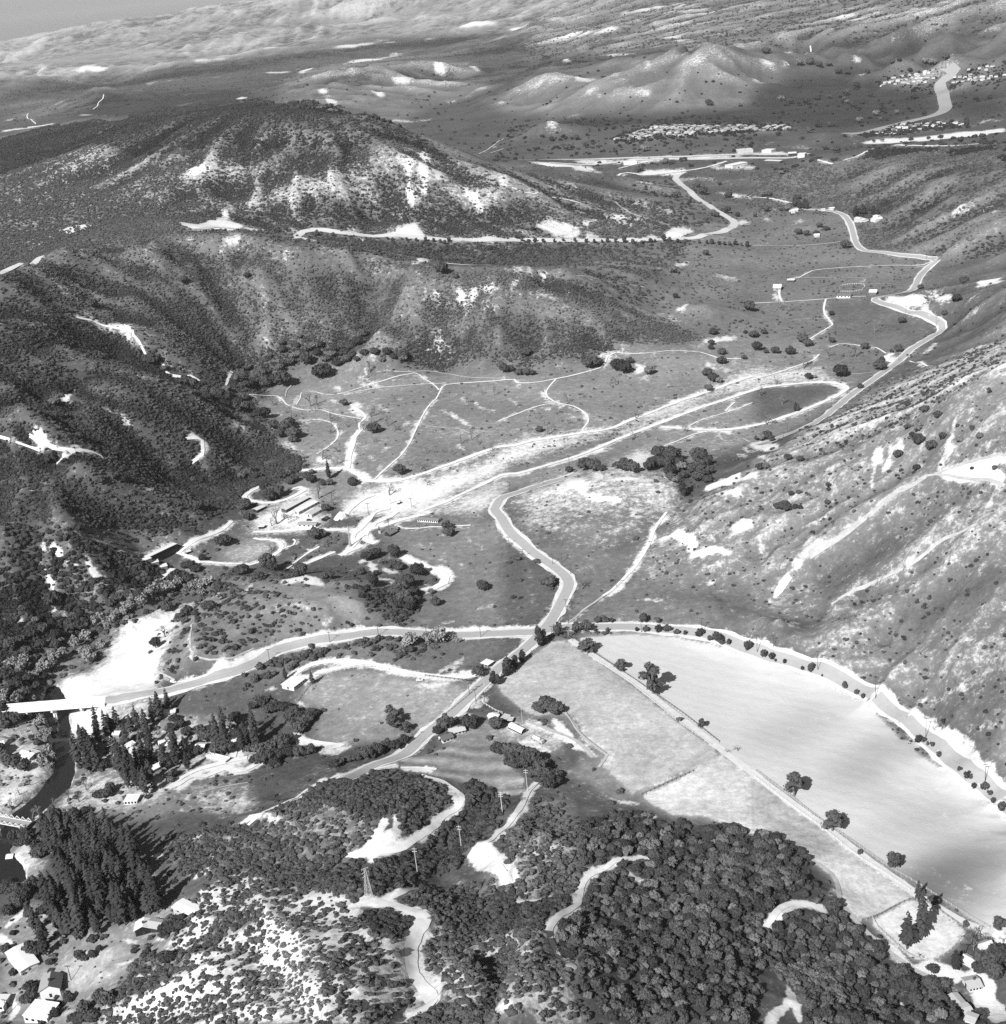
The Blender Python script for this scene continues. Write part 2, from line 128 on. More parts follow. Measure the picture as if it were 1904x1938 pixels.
CTRL="37,826,0;43,803,0;81,806,0;124,793,1;153,756,2;72,734,0;110,710,0;130,690,0;14,764,0;44,707,0;79,669,0;110,649,0;8,802,0;35,857,1;16,861,1;24,913,3;4,912,0;21,939,4;8,994,4;154,762,2;185,732,3;207,692,3;223,654,3;234,619,2;161,684,0;194,633,0;140,629,0;140,596,0;161,546,-1;185,500,-2;208,479,-2;178,581,0;207,543,-1;237,569,1;220,509,-1;166,480,-2;181,506,-2;184,460,-2;189,435,-2;147,520,-1;152,482,-1;162,457,-1;172,429,-1;251,588,3;135,577,-1;36,632,-1;60,615,-1;83,598,-1;103,589,-1;48,606,0;73,583,1;99,570,2;-14,779,0;-37,747,0;-54,711,-1;-70,687,-2;-86,678,-3;-46,677,0;-30,682,0;-18,664,1;-28,763,0;-63,774,0;-100,798,-1;-128,808,-1;-150,795,-2;-137,780,-2;-98,756,-3;-72,747,-1;-114,734,-6;-79,713,-4;-122,721,-9;-149,734,-9;-87,701,-5;-89,846,0;-46,832,0;-22,829,0;-37,806,-1;-64,824,1;-122,849,1;-158,834,1;-185,824,0;-130,830,1;-165,810,0;-64,798,0;-101,818,2;-56,956,-2;-46,926,-3;-66,918,-4;-19,969,0;-7,1002,2;-16,870,0;-46,868,-1;-89,980,-1;-72,952,-2;-115,1048,-3;-92,1061,-2;-97,1036,-1;-63,1048,0;-51,1030,0;-12,1027,3;-140,1010,-5;-113,1022,-3;-167,994,-7;-163,1072,-4;-199,1081,-5;-213,1054,-6;-203,1022,-7;-181,1025,-7;-98,945,2;-87,934,0;-120,956,-1;-120,1134,-4;-95,1146,-2;-58,1148,-3;-21,1171,-2;6,1187,-1;-77,1167,0;-46,1185,1;7,1217,2;-135,1184,0;-175,1209,0;-145,1232,3;-145,1291,4;-130,1328,5;-98,1235,4;-73,1329,6;-52,1410,9;-15,1420,10;15,1416,11;-75,1462,12;-137,1474,10;-181,1441,7;-213,1455,6;-235,1449,7;-254,1481,9;-236,1531,12;-188,1532,15;-138,1508,21.5;-84,1505,15;-29,1466,14;16,1441,13;-31,1315,6;2,1263,5;-173,1345,4;-162,1275,4;-184,1241,4;-214,1332,5;-183,1303,4;-222,1402,6;-118,1389,7;-46,1073,-1;-75,1084,-2;-9,1126,0;4,1148,1;-158,1156,-2;-190,1170,-1;-217,1135,-2;-192,1132,-2;-166,1111,-3;-16,1068,4;2,1067,5;4,1210,2;44,1222,3;84,1232,4;125,1247,3;185,1291,4;231,1319,5;281,1353,6;192,1334,6;157,1388,9;110,1357,8;68,1368,9;56,1396,11;101,1414,12;130,1434,14;166,1454,16;210,1446,16;250,1416,13;277,1407,11;172,1393,12;228,1380,10;35,1293,6;77,1302,6;85,1240,4;132,1304,7;270,1302,6;208,1266,5;162,1228,4;120,1203,3;65,1164,2;14,1135,1;185,1209,5;232,1187,6;228,1230,6;166,1168,6;125,1142,6;104,1173,4;88,1145,5;197,1136,7;168,1106,8;145,1112,8;213,1090,10;208,1127,9;186,1072,12;75,1134,5;151,1075,12;261,1147,7;304,1181,7;346,1232,8;389,1288,8;422,1328,9;454,1371,10;482,1402,11;510,1434,12;518,1475,12;504,1517,13;487,1563,14;480,1594,15;498,1600,16;533,1610,17;567,1678,18;612,1748,19;592,1786,20;359,1278,7;333,1308,7;284,1309,6;315,1264,7;336,1244,7;276,1211,7;297,1365,7;340,1335,8;386,1324,8;395,1409,9;361,1392,8;342,1433,8;341,1494,8;436,1444,11;424,1513,11;471,1461,11;420,1579,12;443,1639,13;393,1643,12;392,1714,14;343,1536,7;350,1604,10;484,1666,15;444,1710,15;462,1779,17;524,1743,18;399,1820,15;586,1712,18;567,1824,21;539,1854,22;564,1976,23;584,2124,25;555,2177,26;502,2233,27;498,2079,22;440,1961,18;498,1918,20;506,2026,20;603,2042,26;545,2272,28;510,2319,29;464,2159,25;445,2124,24;415,2118,28;408,2208,29;403,2367,30;397,2561,32;400,2627,33;412,2487,31;468,2455,30;489,2380,29;463,2562,33;419,2684,34;359,2729,34;306,2741,35;265,2864,37;354,2901,39;450,2869,39;540,2825,39;245,2957,40;134,3055,42;492,2715,36;567,2690,37;517,2514,34;588,2789,39;422,2784,37;636,2761,39;684,2712,40;596,2702,38;688,2863,40;615,2853,40;624,2596,38;567,2572,34;554,2407,33;371,3028,41;227,3091,42;140,3172,44;301,3216,45;436,3058,46;538,2960,44;624,2953,42;484,3173,50;602,3139,48;363,3207,46;436,3279,50;504,3299,54;595,3270,48;669,3238,47;524,3222,58;123,3477,44;323,3438,45;387,3554,44;608,3527,42;448,3621,42;130,3634,44;312,3682,46;202,3440,84;221,3425,82;179,3540,62;254,3493,56;210,3366,44;154,3557,46;716,2976,42;818,3031,38;843,3012,36;777,2932,56;746,2924,50;802,2863,40;823,2793,40;875,2825,37;965,2845,37;1047,2838,38;1118,2803,40;893,2979,36;988,3002,36;1074,2994,37;1014,3098,36;1119,3208,37;1173,3318,38;1265,3601,40;1322,3808,41;1244,3903,42;1381,3969,43;1442,3820,43;1512,3810,44;1496,4183,46;1593,4118,48;963,3566,38;1068,3454,37;939,3242,36;860,3304,38;839,3486,40;875,3788,46;918,4144,53.2;1027,4097,46;1121,4008,43;1229,4109,45;1204,4460,50;1154,4788,58;1320,4411,50;1388,4227,46;1524,4511,50;1244,3380,42;1287,3276,46;1182,3125,44;1162,2918,44;1137,2966,42;764,2550,62;795,2487,72;837,2395,78;892,2351,82;924,2316,86;682,2482,56;661,2591,50;719,2479,60;642,2468,40;658,2351,42;707,2279,58;732,2152,72;778,2103,84;824,2059,95;668,2225,36;693,2098,56;723,2005,72;771,1924,88;660,2126,30;667,2017,44;690,1911,60;734,1826,74;621,1936,30;649,1847,46;685,1796,60;695,1725,62;590,1899,24;627,1782,32;670,1705,42;622,2222,30;626,2320,38;612,1714,22;631,1693,26;664,1644,34;560,1636,19;589,1623,22;618,1589,28;632,1561,34;492,1579,18;510,1535,26;531,1504,34;548,1508,36;588,1511,44;598,1479,52;518,1510,18;523,1470,19;533,1487,32.8;522,1442,15;547,1444,41.1;563,1391,61.6;526,1403,30.1;533,1314,62;519,1404,18.7;533,1385,30.9;519,1276,56;256,1127,9;292,1151,10;328,1190,11;364,1226,12;395,1250,14;428,1263,18;456,1266,24;484,1272,36;515,1266,52;452,1333,13;485,1351,18;516,1356,28;436,1308,13;202,983,38;232,974,46;255,963,54;271,964,62;287,955,70;302,933,84;325,906,107.8;344,890,122.6;358,878,133.4;254,1067,26;287,1061,38;330,1091,42;363,1088,54;398,1088,66;427,1077,86;255,1024,36;341,1021,66;380,1010,88;185,904,28.9;173,922,26;180,902,29;204,989,30;186,985,24;214,1036,22;162,1004,10;150,997,8;193,1048,14;246,875,46.2;270,875,57.2;285,864,67.8;291,835,82.2;282,898,75;296,884,83.7;254,905,60;236,948,46;216,951,36;236,910,44;309,867,93;307,834,95;326,838,110.8;339,825,118.1;332,807,109.3;315,832,99.7;253,845,57.3;268,840,67.6;281,832,77;296,828,86.1;312,813,95.2;327,793,105.3;320,774,96.9;306,805,88.4;296,801,79.9;315,760,89;276,821,69.2;156,909,18;169,878,19;167,915,24;136,942,12;136,913,12;176,859,16;146,861,8;162,842,9;123,895,6;124,968,8;132,989,10;108,936,6;83,897,4;93,981,6;60,971,8;73,986,12;103,973,14;40,990,8;31,1013,8;105,845,4;77,845,2;138,817,9;160,789,10;110,816,2;141,785,4;188,875,13;205,874,20;228,881,30.3;248,882,39.2;183,899,19.1;201,889,32;203,837,26;216,840,31.5;231,840,39.2;245,840,49.7;255,840,56.7;180,839,8;215,828,17.5;246,810,37.4;274,799,56.4;294,785,74.2;192,813,10;209,778,20.8;226,778,29.4;244,773,39.8;257,767,49.2;268,765,57.5;279,765,65.4;294,760,74.1;312,753,85.1;200,774,7;227,775,20.4;246,766,34.1;266,762,48.1;287,752,66.4;309,745,80.9;172,765,16;208,740,19.6;234,741,28.3;256,744,40.7;271,740,50.2;286,727,61.3;298,716,71.3;230,727,10;249,711,31.6;263,706,43.4;280,698,56.4;290,695,63.4;279,706,58.4;203,722,11;241,686,25.9;261,678,36.9;282,672,50.6;225,684,15;249,664,23.8;274,650,45.4;229,671,5;242,664,12;251,649,25.5;263,641,35.4;269,639,40.4;236,649,12;252,632,26.1;264,625,32.9;236,626,8;250,615,17.8;258,609,24.5;246,604,8;253,593,14;156,771,4;187,738,5;206,701,5;224,670,5;233,638,5;241,610,5;57,1082,12;82,1072,17;102,1050,18;124,1043,17;139,1028,15;68,1048,15;99,1026,14;47,1088,6;-1,1068,5;35,1084,5;21,1046,5;65,1018,9;107,1004,10;126,1021,13;-166,917,14;-134,900,14;-109,896,10;-141,870,14;-171,879,15;-184,862,12;-112,865,8;-141,854,6;-159,841,4;-85,880,3;-84,849,2;-182,953,4;-150,950,2;-199,948,6;-179,852,6;-96,901,3;-71,896,-1;-224,928,4;-223,896,5;-238,892,1;-231,854,5;-220,824,6;-200,816,6;-195,847,10;-207,896,9;-248,838,-6;-248,863,-3;-200,808,2;-213,801,-2;-234,810,-6;-194,797,0;-183,818,0;-219,814,1;-253,900,-6;-236,1028,-6;-257,1023,-5;-277,1035,-2;-265,1066,-2;-246,1091,-3;-230,1102,-4;-243,999,-7;-215,1001,-7;-265,1001,-9;-274,989,-12;-293,972,-14;-317,937,-15;-333,900,-16;-341,849,-16.5;-254,968,-9;-286,1033,1;-307,1030,6;-295,1021,1;-282,1008,-3;-284,1002,-6;-283,1050,8;-313,1038,14;-324,1045,22.3;-333,1045,34.1;-220,1062,-6;-213,1008,-8;-184,995,-9;-164,1015,-8;-168,965,-3;-194,996,-7;-278,907,-11;-289,866,-11;-266,849,-10;-270,823,-11;-301,833,-13;-313,845,-13;-285,809,-11;-317,820,-15;-255,822,-8;-262,931,-9;-249,942,-8;-312,877,-14;-307,919,-14;-331,872,-15;-331,836,-17;-318,806,-17;-305,769,-17;-294,734,-17;-298,786,-13;-298,771,-14;-290,794,-11;-276,793,-9;-261,788,-8;-240,774,-7;-226,771,-6;-282,734,-13;-268,738,-12;-242,738,-10;-254,756,-10;-222,724,-9;-206,728,-8;-186,708,-8;-175,722,-8;-232,757,-8;-210,756,-5;-183,746,-7;-252,790,-3;-230,793,-2;-237,784,-5;-221,797,-2;-213,776,-3;-191,775,-3;-184,788,-1;-335,820,-15;-331,791,-12;-316,764,-13;-306,742,-15;-341,781,-10;-326,761,-10;-339,748,-10;-319,738,-11;-348,805,-8;-354,800,-4;-342,817,-10;-303,695,-17;-297,716,-17;-309,662,-17;-299,635,-17;-320,687,-14;-309,705,-13;-325,704,-11;-304,728,-14;-279,701,-14;-286,681,-14;-295,669,-14;-294,638,-15;-281,622,-14;-276,604,-14;-295,616,-17;-297,611,-17;-265,678,-10;-250,653,-8;-235,673,-8;-223,654,-6;-209,661,-5;-269,647,-11;-248,628,-9;-258,607,-10;-267,587,-11;-283,592,-13;-230,620,-5;-210,612,-2;-201,624,-3;-202,631,-3;-184,615,0;-196,674,-6;-181,680,-7;-167,644,-3;-172,628,-2;-220,579,-2;-237,587,-6;-247,570,-8;-267,564,-10;-275,557,-11;-234,550,-6;-211,541,2;-194,530,5;-182,537,6;-177,544,7;-189,522,5;-245,539,-8;-253,530,-8;-266,539,-10;-227,522,-4;-239,518,-6;-220,526,0;-204,514,4;-262,515,-10;-260,499,-12;-243,497,-8;-231,502,-6;-212,495,2;-200,476,6;-191,492,10;-178,493,15;-176,512,14;-163,515,18;-171,551,10;-169,578,6;-175,572,7;-169,595,6;-157,609,3;-147,572,12;-148,542,18;-143,500,28;-147,469,32;-126,457,40;-150,455,30;-164,458,22;-177,474,16;-184,461,14;-132,429,44;-116,406,56;-151,433,34;-156,622,2;-150,632,1;-136,640,2;-120,656,2;-100,662,1;-84,660,2;-60,649,3;-45,631,5;-38,614,8;-52,591,10;-65,574,13;-78,564,16;-94,558,19;-109,610,14;-88,616,16;-73,616,14;-59,612,11;-78,584,20;-71,584,19;-100,587,20;-122,592,15;-139,610,9;-127,574,16;-105,565,20;-142,582,12;-48,588,5;-58,565,8;-71,549,13;-83,537,20;-38,585,6;-31,598,4;-23,612,2;-15,632,1;-27,572,9;-31,554,16;-24,537,20;-17,521,25;-37,550,13;-44,543,13;-57,538,16;-24,521,22;-20,562,15;-17,540,24;-82,504,32;-76,501,33;-63,492,34;-51,484,34;-54,476,36;-59,462,38;-56,440,42;-48,420,46;-56,406,50;-70,509,29;-59,524,21;-43,501,26;-31,509,22;-18,512,22;-36,469,36;-24,486,28;-35,438,45;-19,449,40;-24,411,54;-34,397,58;-19,393,60;-95,529,22;-111,555,16;-114,527,22;-129,539,18;-98,502,32;-88,475,38;-109,490,32;-130,510,26;-76,464,42;-96,443,48;-116,464,40;-115,426,52;-76,416,56;-96,403,60;-64,395,60;-9,637,1;2,637,0;9,620,2;-2,620,3;-6,604,6;-14,587,10;-11,561,16;2,547,20;12,554,14;-5,530,22;-18,532,26;-15,519,24;-6,515,22;21,587,6;26,566,8;44,571,6;35,548,12;20,529,16;18,510,19;11,497,22;2,475,30;3,455,36;8,442,38;3,509,18;-13,504,20;-13,466,36;-8,443,44;-14,419,52;1,412,50;-5,391,56;58,572,4;48,543,10;69,556,6;58,520,14;37,511,16;28,483,24;80,540,8;96,553,5;82,512,14;65,487,20;92,500,14;43,456,30;24,437,38;65,451,28;50,424,36;32,407,44;71,420,34;62,399,40;112,535,8;124,532,5;132,525,1;112,509,8;124,506,5;133,502,2;101,487,12;112,483,10;131,484,3;104,462,14;120,467,8;141,476,1;90,436,24;99,429,22;113,438,16;135,456,4;146,455,0;120,423,14;83,405,32;100,411,24;145,433,2;-400,973,36;-387,975,38.4;-375,981,39.2;-362,983,38.8;-351,982,36.4;-355,972,31.5;-365,967,26.8;-373,961,24.5;-355,950,16.4;-363,949,6;-382,956,22;-394,959,22;-387,946,10;-355,936,0;-372,943,4;-394,936,8;-384,929,2;-372,921,-2;-384,912,-2;-361,915,-6;-382,890,-2;-368,874,-6;-355,860,-11;-363,842,-6;-362,823,-6;-349,928,-8;-335,930,-11;-349,975,30.8;-342,969,23.6;-334,961,14.6;-320,946,6;-311,954,-8;-340,978,27.4;-334,977,23.6;-329,969,16.3;-320,959,6;-308,945,2;-321,981,15.8;-312,981,8.8;-296,956,6;-304,998,14.5;-290,978,8;-287,977,-4;-323,992,20.6;-314,1016,14;-413,1021,44;-383,999,50;-361,998,50.3;-345,1013,44.8;-351,991,40.5;-334,1000,30.1;-423,1062,56.1;-400,1064,60.2;-376,1068,62.2;-347,1072,56.1;-328,1080,46.3;-319,1085,38.4;-301,1099,24.8;-289,1116,12;-275,1129,4;-253,1143,0;-288,1166,3;-264,1175,1;-382,1035,56;-345,1056,44.1;-316,1067,30.3;-431,1091,64.3;-406,1088,66.4;-387,1099,63;-366,1101,55.1;-347,1113,46.2;-332,1114,36.4;-319,1127,25.1;-308,1150,10;-435,1123,88.2;-408,1124,88.6;-398,1107,78.5;-387,1109,77.3;-370,1127,68.6;-353,1135,54.1;-383,1094,66.6;-359,1088,70.2;-341,1136,44.5;-328,1149,32.1;-315,1161,19.8;-330,1191,37.1;-307,1186,22.9;-307,1178,10;-285,1189,6;-286,1210,17.7;-257,1211,3;-261,1193,2;-303,1210,34.2;-284,1222,32;-280,1204,24.5;-306,1232,46.2;-274,1263,26.9;-266,1326,14;-254,1286,10;-255,1242,4;-437,1140,104.1;-424,1138,108.1;-411,1149,98.5;-400,1127,92;-397,1179,81;-413,1228,86.8;-394,1167,75.4;-383,1212,82.2;-366,1208,68.5;-349,1211,59;-370,1175,66.5;-346,1235,71.2;-333,1225,59.4;-477,1288,135.5;-460,1292,127.3;-442,1288,115.6;-423,1282,103.1;-410,1277,95.1;-386,1259,92.3;-359,1251,87.8;-338,1265,78.7;-318,1287,67.4;-307,1321,53;-290,1333,40.5;-275,1350,23.5;-471,1262,123;-452,1253,110.2;-436,1262,106;-424,1255,96;-446,1208,103.1;-401,1238,89.1;-371,1240,81.6;-304,1271,55.4;-286,1299,34.9;-485,1324,149.2;-463,1372,130.9;-443,1436,105.8;-420,1448,91.2;-390,1438,78.7;-377,1436,68.9;-363,1429,57;-342,1426,45;-322,1423,33;-300,1418,23;-281,1406,14;-461,1322,133.4;-424,1322,117.2;-405,1385,88.4;-370,1351,81.2;-408,1303,105.3;-370,1298,88.9;-342,1335,66.8;-520,1445,166.1;-504,1459,156.5;-487,1466,145;-470,1466,132.8;-454,1464,121.1;-435,1468,110.7;-415,1471,101.9;-392,1463,96.9;-373,1474,89.2;-356,1489,79.6;-336,1532,58.9;-316,1539,46;-306,1534,36.6;-515,1419,151;-479,1431,134.5;-456,1437,115.8;-377,1448,80.9;-350,1449,67;-324,1452,48.3;-355,1428,58.1;-329,1431,40.8;-310,1441,29.7;-300,1460,23.1;-297,1497,28.1;-456,1479,123.9;-438,1480,113.4;-410,1480,100.7;-386,1469,96.3;-363,1492,83.6;-344,1536,64.2;-324,1547,51.3;-308,1554,39.7;-303,1522,24.9;-289,1556,30.5;-284,1530,14;-271,1457,10;-385,1652,138.8;-406,1629,132.2;-425,1586,128.3;-439,1526,127;-453,1491,127;-363,1661,129.9;-388,1614,122.1;-408,1550,116.9;-426,1494,112.9;-312,1670,123;-345,1635,111.8;-371,1591,104;-390,1524,100.4;-394,1474,99;-290,1657,111.8;-330,1626,97.2;-356,1583,89.7;-371,1536,86.3;-280,1629,94.8;-313,1602,77.7;-333,1570,69.3;-344,1539,66.6;-281,1602,74.3;-304,1582,60.2;-318,1556,53.2;-280,1584,60.3;-296,1568,47.8;-448,1612,148.1;-486,1584,157.4;-501,1530,163.3;-522,1530,171.6;-521,1609,164;-554,1550,160;-513,1470,164.7;-486,1518,148.9;-463,1541,141.7;-602,1701,160;-599,1771,156;-601,1865,152;-594,1937,150;-562,1929,152;-530,1992,150;-493,1739,160;-491,1608,167.1;-473,1875,156;-447,1846,160;-406,1777,162;-405,1689,160.1;-371,1721,146;-392,1788,150;-334,1701,142.5;-317,1758,146;-306,1795,142;-426,1668,157.7;-284,1710,144.3;-227,1664,124.1;-250,1646,110;-270,1629,97.1;-284,1620,87.2;-229,1649,112.2;-234,1617,86.2;-209,1666,120.2;-169,1666,109.4;-127,1660,103.1;-97,1641,100.6;-76,1611,99.6;-52,1586,89.3;-29,1565,81.8;-201,1645,101.9;-194,1628,87.9;-186,1615,76.7;-170,1600,63.6;-242,1634,100;-258,1603,78.4;-275,1596,70.3;-283,1581,56.4;-266,1566,51.9;-229,1610,80.7;-202,1598,70.6;-170,1592,57.3;-147,1591,48.5;-250,1588,64.7;-265,1559,47.1;-226,1574,52.5;-194,1562,45.5;-157,1569,46.6;-145,1582,35.5;-235,1559,37.3;-203,1562,38.3;-172,1561,27.1;-139,1550,26.6;-111,1641,93.5;-137,1634,79.4;-154,1619,69.2;-102,1623,88.2;-130,1603,62.2;-147,1597,52.1;-77,1589,88;-94,1576,73.1;-121,1568,53.1;-138,1568,41.7;-46,1564,74.1;-71,1560,66.1;-96,1552,57.5;-119,1528,49.6;-132,1534,39.8;-23,1545,68;-56,1545,56.9;-80,1537,46.7;-106,1537,36.5;-32,1529,53.5;-57,1523,41.5;-67,1518,27.7;-43,1504,25.7;0,1531,65.6;23,1524,60.2;-2,1505,46.8;-12,1497,30.7;12,1488,36.9;17,1469,19.3;27,1622,92;59,1608,90;100,1609,84;109,1596,76;80,1589,64;23,1547,77.2;55,1556,72;119,1574,60;166,1569,40;205,1563,26;231,1529,17;247,1484,14;217,1492,15;173,1507,22;128,1514,44;82,1512,54;44,1518,61.1;19,1511,43.2;56,1498,36.2;38,1462,22.3;67,1451,19;93,1477,30;124,1485,20;104,1444,14;153,1475,18;14,1450,14;43,1433,14;133,1626,64;169,1659,50;213,1678,38;174,1640,40;220,1615,24;250,1587,34;233,1586,26;272,1575,28;296,1577,20;259,1553,18;272,1537,14;289,1504,11;307,1477,8;227,1660,30;280,1672,22;332,1676,16;257,1738,28;310,1740,22;358,1754,18;205,1745,46;154,1754,60;270,1819,30;330,1847,24;376,1844,20;309,1562,14;317,1522,10;-326,1958,120;-248,1943,110;-191,1949,102;-133,1933,94;-66,1931,84;1,1932,76;40,1941,70;-273,1834,112;-220,1850,104;-168,1876,94;-112,1870,84;-57,1892,80;0,1895,70;-57,1873,74;38,1894,60;95,1953,62;174,1963,52;234,1971,45;296,1984,38;338,1995,35;377,2042,32;403,2081,29;93,1931,56;171,1933,46;230,1944,38;288,1935,32;350,1955,28;396,1985,24;420,2052,24;-57,1848,70;-3,1814,62;33,1788,58;-38,1745,72;13,1700,64;84,1769,64;31,1786,66;121,1791,56;-951,2826,200;-934,2897,204;-860,2781,204;-853,2875,212;-844,2972,222;-783,2941,226;-668,2755,232;-600,2692,240;-518,2602,246;-427,2512,252;-388,2581,252;-868,2556,188;-788,2542,194;-725,2596,206;-607,2418,214;-498,2349,222;-391,2251,222;-772,2394,176;-679,2310,178;-606,2294,184;-496,2195,186;-401,2139,184;-740,2207,166;-655,2137,168;-589,2120,164;-515,2071,164;-432,2056,158;-366,2080,148;-433,1946,146;-390,1968,140;-355,1995,140;-326,1956,126;-693,2018,160;-650,2004,158;-370,2550,254;-299,2419,252;-248,2407,248;-215,2332,238;-178,2310,230;-144,2267,222;-111,2249,210;-91,2244,198;-63,2212,186;-38,2223,174;-7,2208,160;23,2162,148;53,2110,135.3;-304,2233,226;-214,2186,222;-128,2131,203.2;-327,2200,190;-258,2141,180;-192,2106,178;-131,2079,165.4;-71,2181,186;-74,2093,168;-85,2045,145.5;-93,2010,121.8;-102,1966,104.2;-89,1998,105.5;-70,1959,88.6;-122,2065,146.4;-134,2029,122.8;-146,2001,98.8;-50,2107,154;-49,2059,130;-35,2011,106;-11,2105,130;6,2036,108;13,1996,84;37,2048,113.2;-292,2044,156;-230,2030,152;-172,2043,144.5;-291,2006,132;-231,1995,124;-184,2003,112.1;48,2106,124.1;132,2481,100;108,2480,112;182,2509,88;241,2462,74;266,2387,64;299,2288,52;330,2202,42;356,2098,35;94,2219,104;161,2251,82;205,2258,70;83,2052,88;148,2112,72;216,2159,58;276,2130,46;98,1982,68;69,1998,72.1;178,1994,56;260,2016,44;40,2012,78.6;310,2070,38;245,2353,66;-1254,3742,120;-1334,4269,105;-1113,3364,130;-1689,5055,80;-1697,5469,70;-1488,5169,78;-1822,5531,66;-1644,6389,112;-1557,6179,110;-1716,6079,66;-1304,5500,80;-1224,5634,92;-1248,6084,92;-1299,5886,90;-924,4818,110;-854,4957,110;-865,5532,96;-1335,6177,98;-2116,7143,45;-2211,6916,42;-1774,6578,70;-2676,8125,34;-2469,8486,32;-2074,8877,30;-1498,8292,44;-1396,7091,58;-3050,9294,28;-2584,9266,26;-2186,9530,25;-1568,10522,25;-728,11865,25;-4022,12351,30;-2642,9754,26;-940,8071,34;-1076,7714,40;-1198,7032,56;-1233,7793,50;-314,5646,150;-358,5646,146;-209,5500,96;-450,5991,110;-529,6083,90;-588,5531,110;-645,5464,100;-491,5160,116;-418,5170,80;-337,5138,84;-268,5351,72;-683,5248,90;-525,4671,84;-426,4741,60;-310,4604,52;-212,4827,50;-141,4996,48;-838,6936,66;-628,6393,80;-83,5883,119.8;-130,5815,90;-45,5826,60;50,6068,80;102,5507,46;-152,4620,44;-188,4118,44;-44,3665,46;19,3127,60;-873,5889,92;-842,6350,80;-681,7942,60;-306,7603,70;-831,8230,44;734,4170,176;701,4363,160;668,4599,136;602,4774,120;510,4773,108;821,4209,152.5;904,4225,116.4;978,4199,80;274,4514,120;321,4447,118;212,4705,80;140,4772,56;395,4519,100;475,4042,100;388,4111,96;524,3951,87;651,3982,80;598,3942,66;354,4098,70;425,4028,76;227,4384,60;292,4136,50;489,3930,48.2;623,3825,44;712,3903,58;807,3994,64.3;861,3891,52;744,4066,110;628,4118,118;560,4200,112;524,4450,92;663,4048,104;828,4097,85.2;306,3928,44;121,4287,46;3,4085,44;53,3574,46;117,4651,50;721,3575,42;527,3679,42;390,3732,42;898,3735,46;1041,4005,56;220,4267,54;199,6428,46;11,7890,40;329,6563,50;458,6595,60;524,5958,52;115,8548,60;-220,8884,30;412,5990,50;-281,794,-4.6;-271,793,-4.4;-262,793,-4;-243,793,-3;-226,797,-2;-212,800,-1;-195,807,-0.5;-279,804,-8;-266,807,-8;-251,806,-6;-426,1686,138;-450,1639,128;-464,1557,124.2;-377,1670,129.5;-407,1622,120.6;-430,1573,110.8;-444,1511,108.9;-340,1674,123.4;-370,1629,113.9;-392,1576,104.8;-413,1493,100.1;-302,1675,116.1;-338,1639,101.9;-370,1570,87.6;-384,1505,88.9;-283,1649,102.5;-322,1617,85;-354,1552,70.8;-281,1621,83.3;-309,1597,66.8;-330,1550,55.9;-513,1395,126;-472,1390,114.3;-438,1409,94.3;-405,1432,69.6;-466,1290,125.9;-445,1323,114.8;-416,1348,89.6;-386,1374,64.6;-364,1395,51.8;-403,1256,73.2;-399,1220,68;-381,1246,75.3;-364,1235,69;-355,1206,57.2;-429,1229,77.6;-434,1189,79;-1049,3155,130;-1192,3586,60;-981,3313,142;-1115,3765,72;-850,3208,156;-966,3646,86;-660,2961,170;-750,3364,100;-468,2764,182;-531,3141,112;-355,2705,182;-403,3074,112;-255,2608,170;-289,2963,100;-181,2522,155;-206,2866,85;-115,2489,135;-130,2829,65;-68,2437,114;-78,2770,44;-6,2475,80;-6,2812,10;72,2857,72;205,2812,48;278,2730,32;-2973,9128,131.8;-3537,10943,189.5;-4133,12852,238.7;-2662,9223,96.3;-3032,10574,141.9;-3556,12504,222;-2602,9966,122.9;-2727,10966,150.8;-3111,12622,242.1;-2038,9586,100.6;-2370,11253,163.5;-2655,12726,262.8;-1684,9654,115.4;-1922,11135,185.7;-2152,12618,307.9;-1352,9908,124.9;-1532,11398,220;-1681,12689,351.1;-1001,10151,117.7;-1109,11446,219.2;-1193,12543,352;-630,10381,121.9;-680,11480,218.7;-708,12280,353.5;-241,10497,118.6;-247,11397,220.2;-246,11998,334.4;153,10299,131.6;178,11199,223.8;200,11798,335.9;524,9986,122.9;577,10785,231.1;619,11383,339;520,5877,99.2;696,7769,120.4;884,9760,181;778,5344,118.8;1014,6926,140.7;1311,8904,217.6;1013,4998,120.4;1214,5978,147.2;1515,7447,185.5;1798,8819,265.8;1124,4667,93.1;1336,5541,147.4;1595,6610,211.9;1948,8068,279;1210,4334,105.4;1398,5008,137.8;1640,5876,172.8;2096,7513,236.3;1257,3955,118.5;1452,4575,145.8;1723,5433,172.2;2174,6864,228.2;1326,3721,122.8;1508,4240,150.7;1807,5089,178.9;2206,6220,224.3;1400,3532,130.9;1600,4045,162.5;1872,4744,203;2308,5862,255.4;1568,3462,130.9;2054,4559,187.8;-4877,15239,305.3;-5791,18096,60;-4504,14831,275.1;-5376,17702,60;-4076,14436,326.4;-4891,17323,60;-3530,14064,401;-4260,16974,60;-3136,13850,422.7;-3798,16775,60;-2887,13699,393.1;-3506,16634,60;-2621,13549,428.3;-3191,16494,60;-2519,13466,406.1;-3071,16415,60;-2372,13392,449.8;-2896,16346,60;-2171,13324,455.2;-2653,16285,60;-2014,13248,432.3;-2465,16214,60;-1851,13171,454.8;-2268,16141,60;-1425,13123,479.5;-1748,16105,60;-726,12980,527.7;-893,15975,60;-1,12500,523.8;-2,15500,60;666,11982,499.2;832,14977,60;1482,11404,476;1868,14379,60;2203,10777,473.1;2804,13716,60;2821,10114,452.7;3627,13004,60;3652,9310,449;4747,12102,60;4355,9002,464.8;5661,11702,60;-5638,14974,286.4;-6695,17781,60"
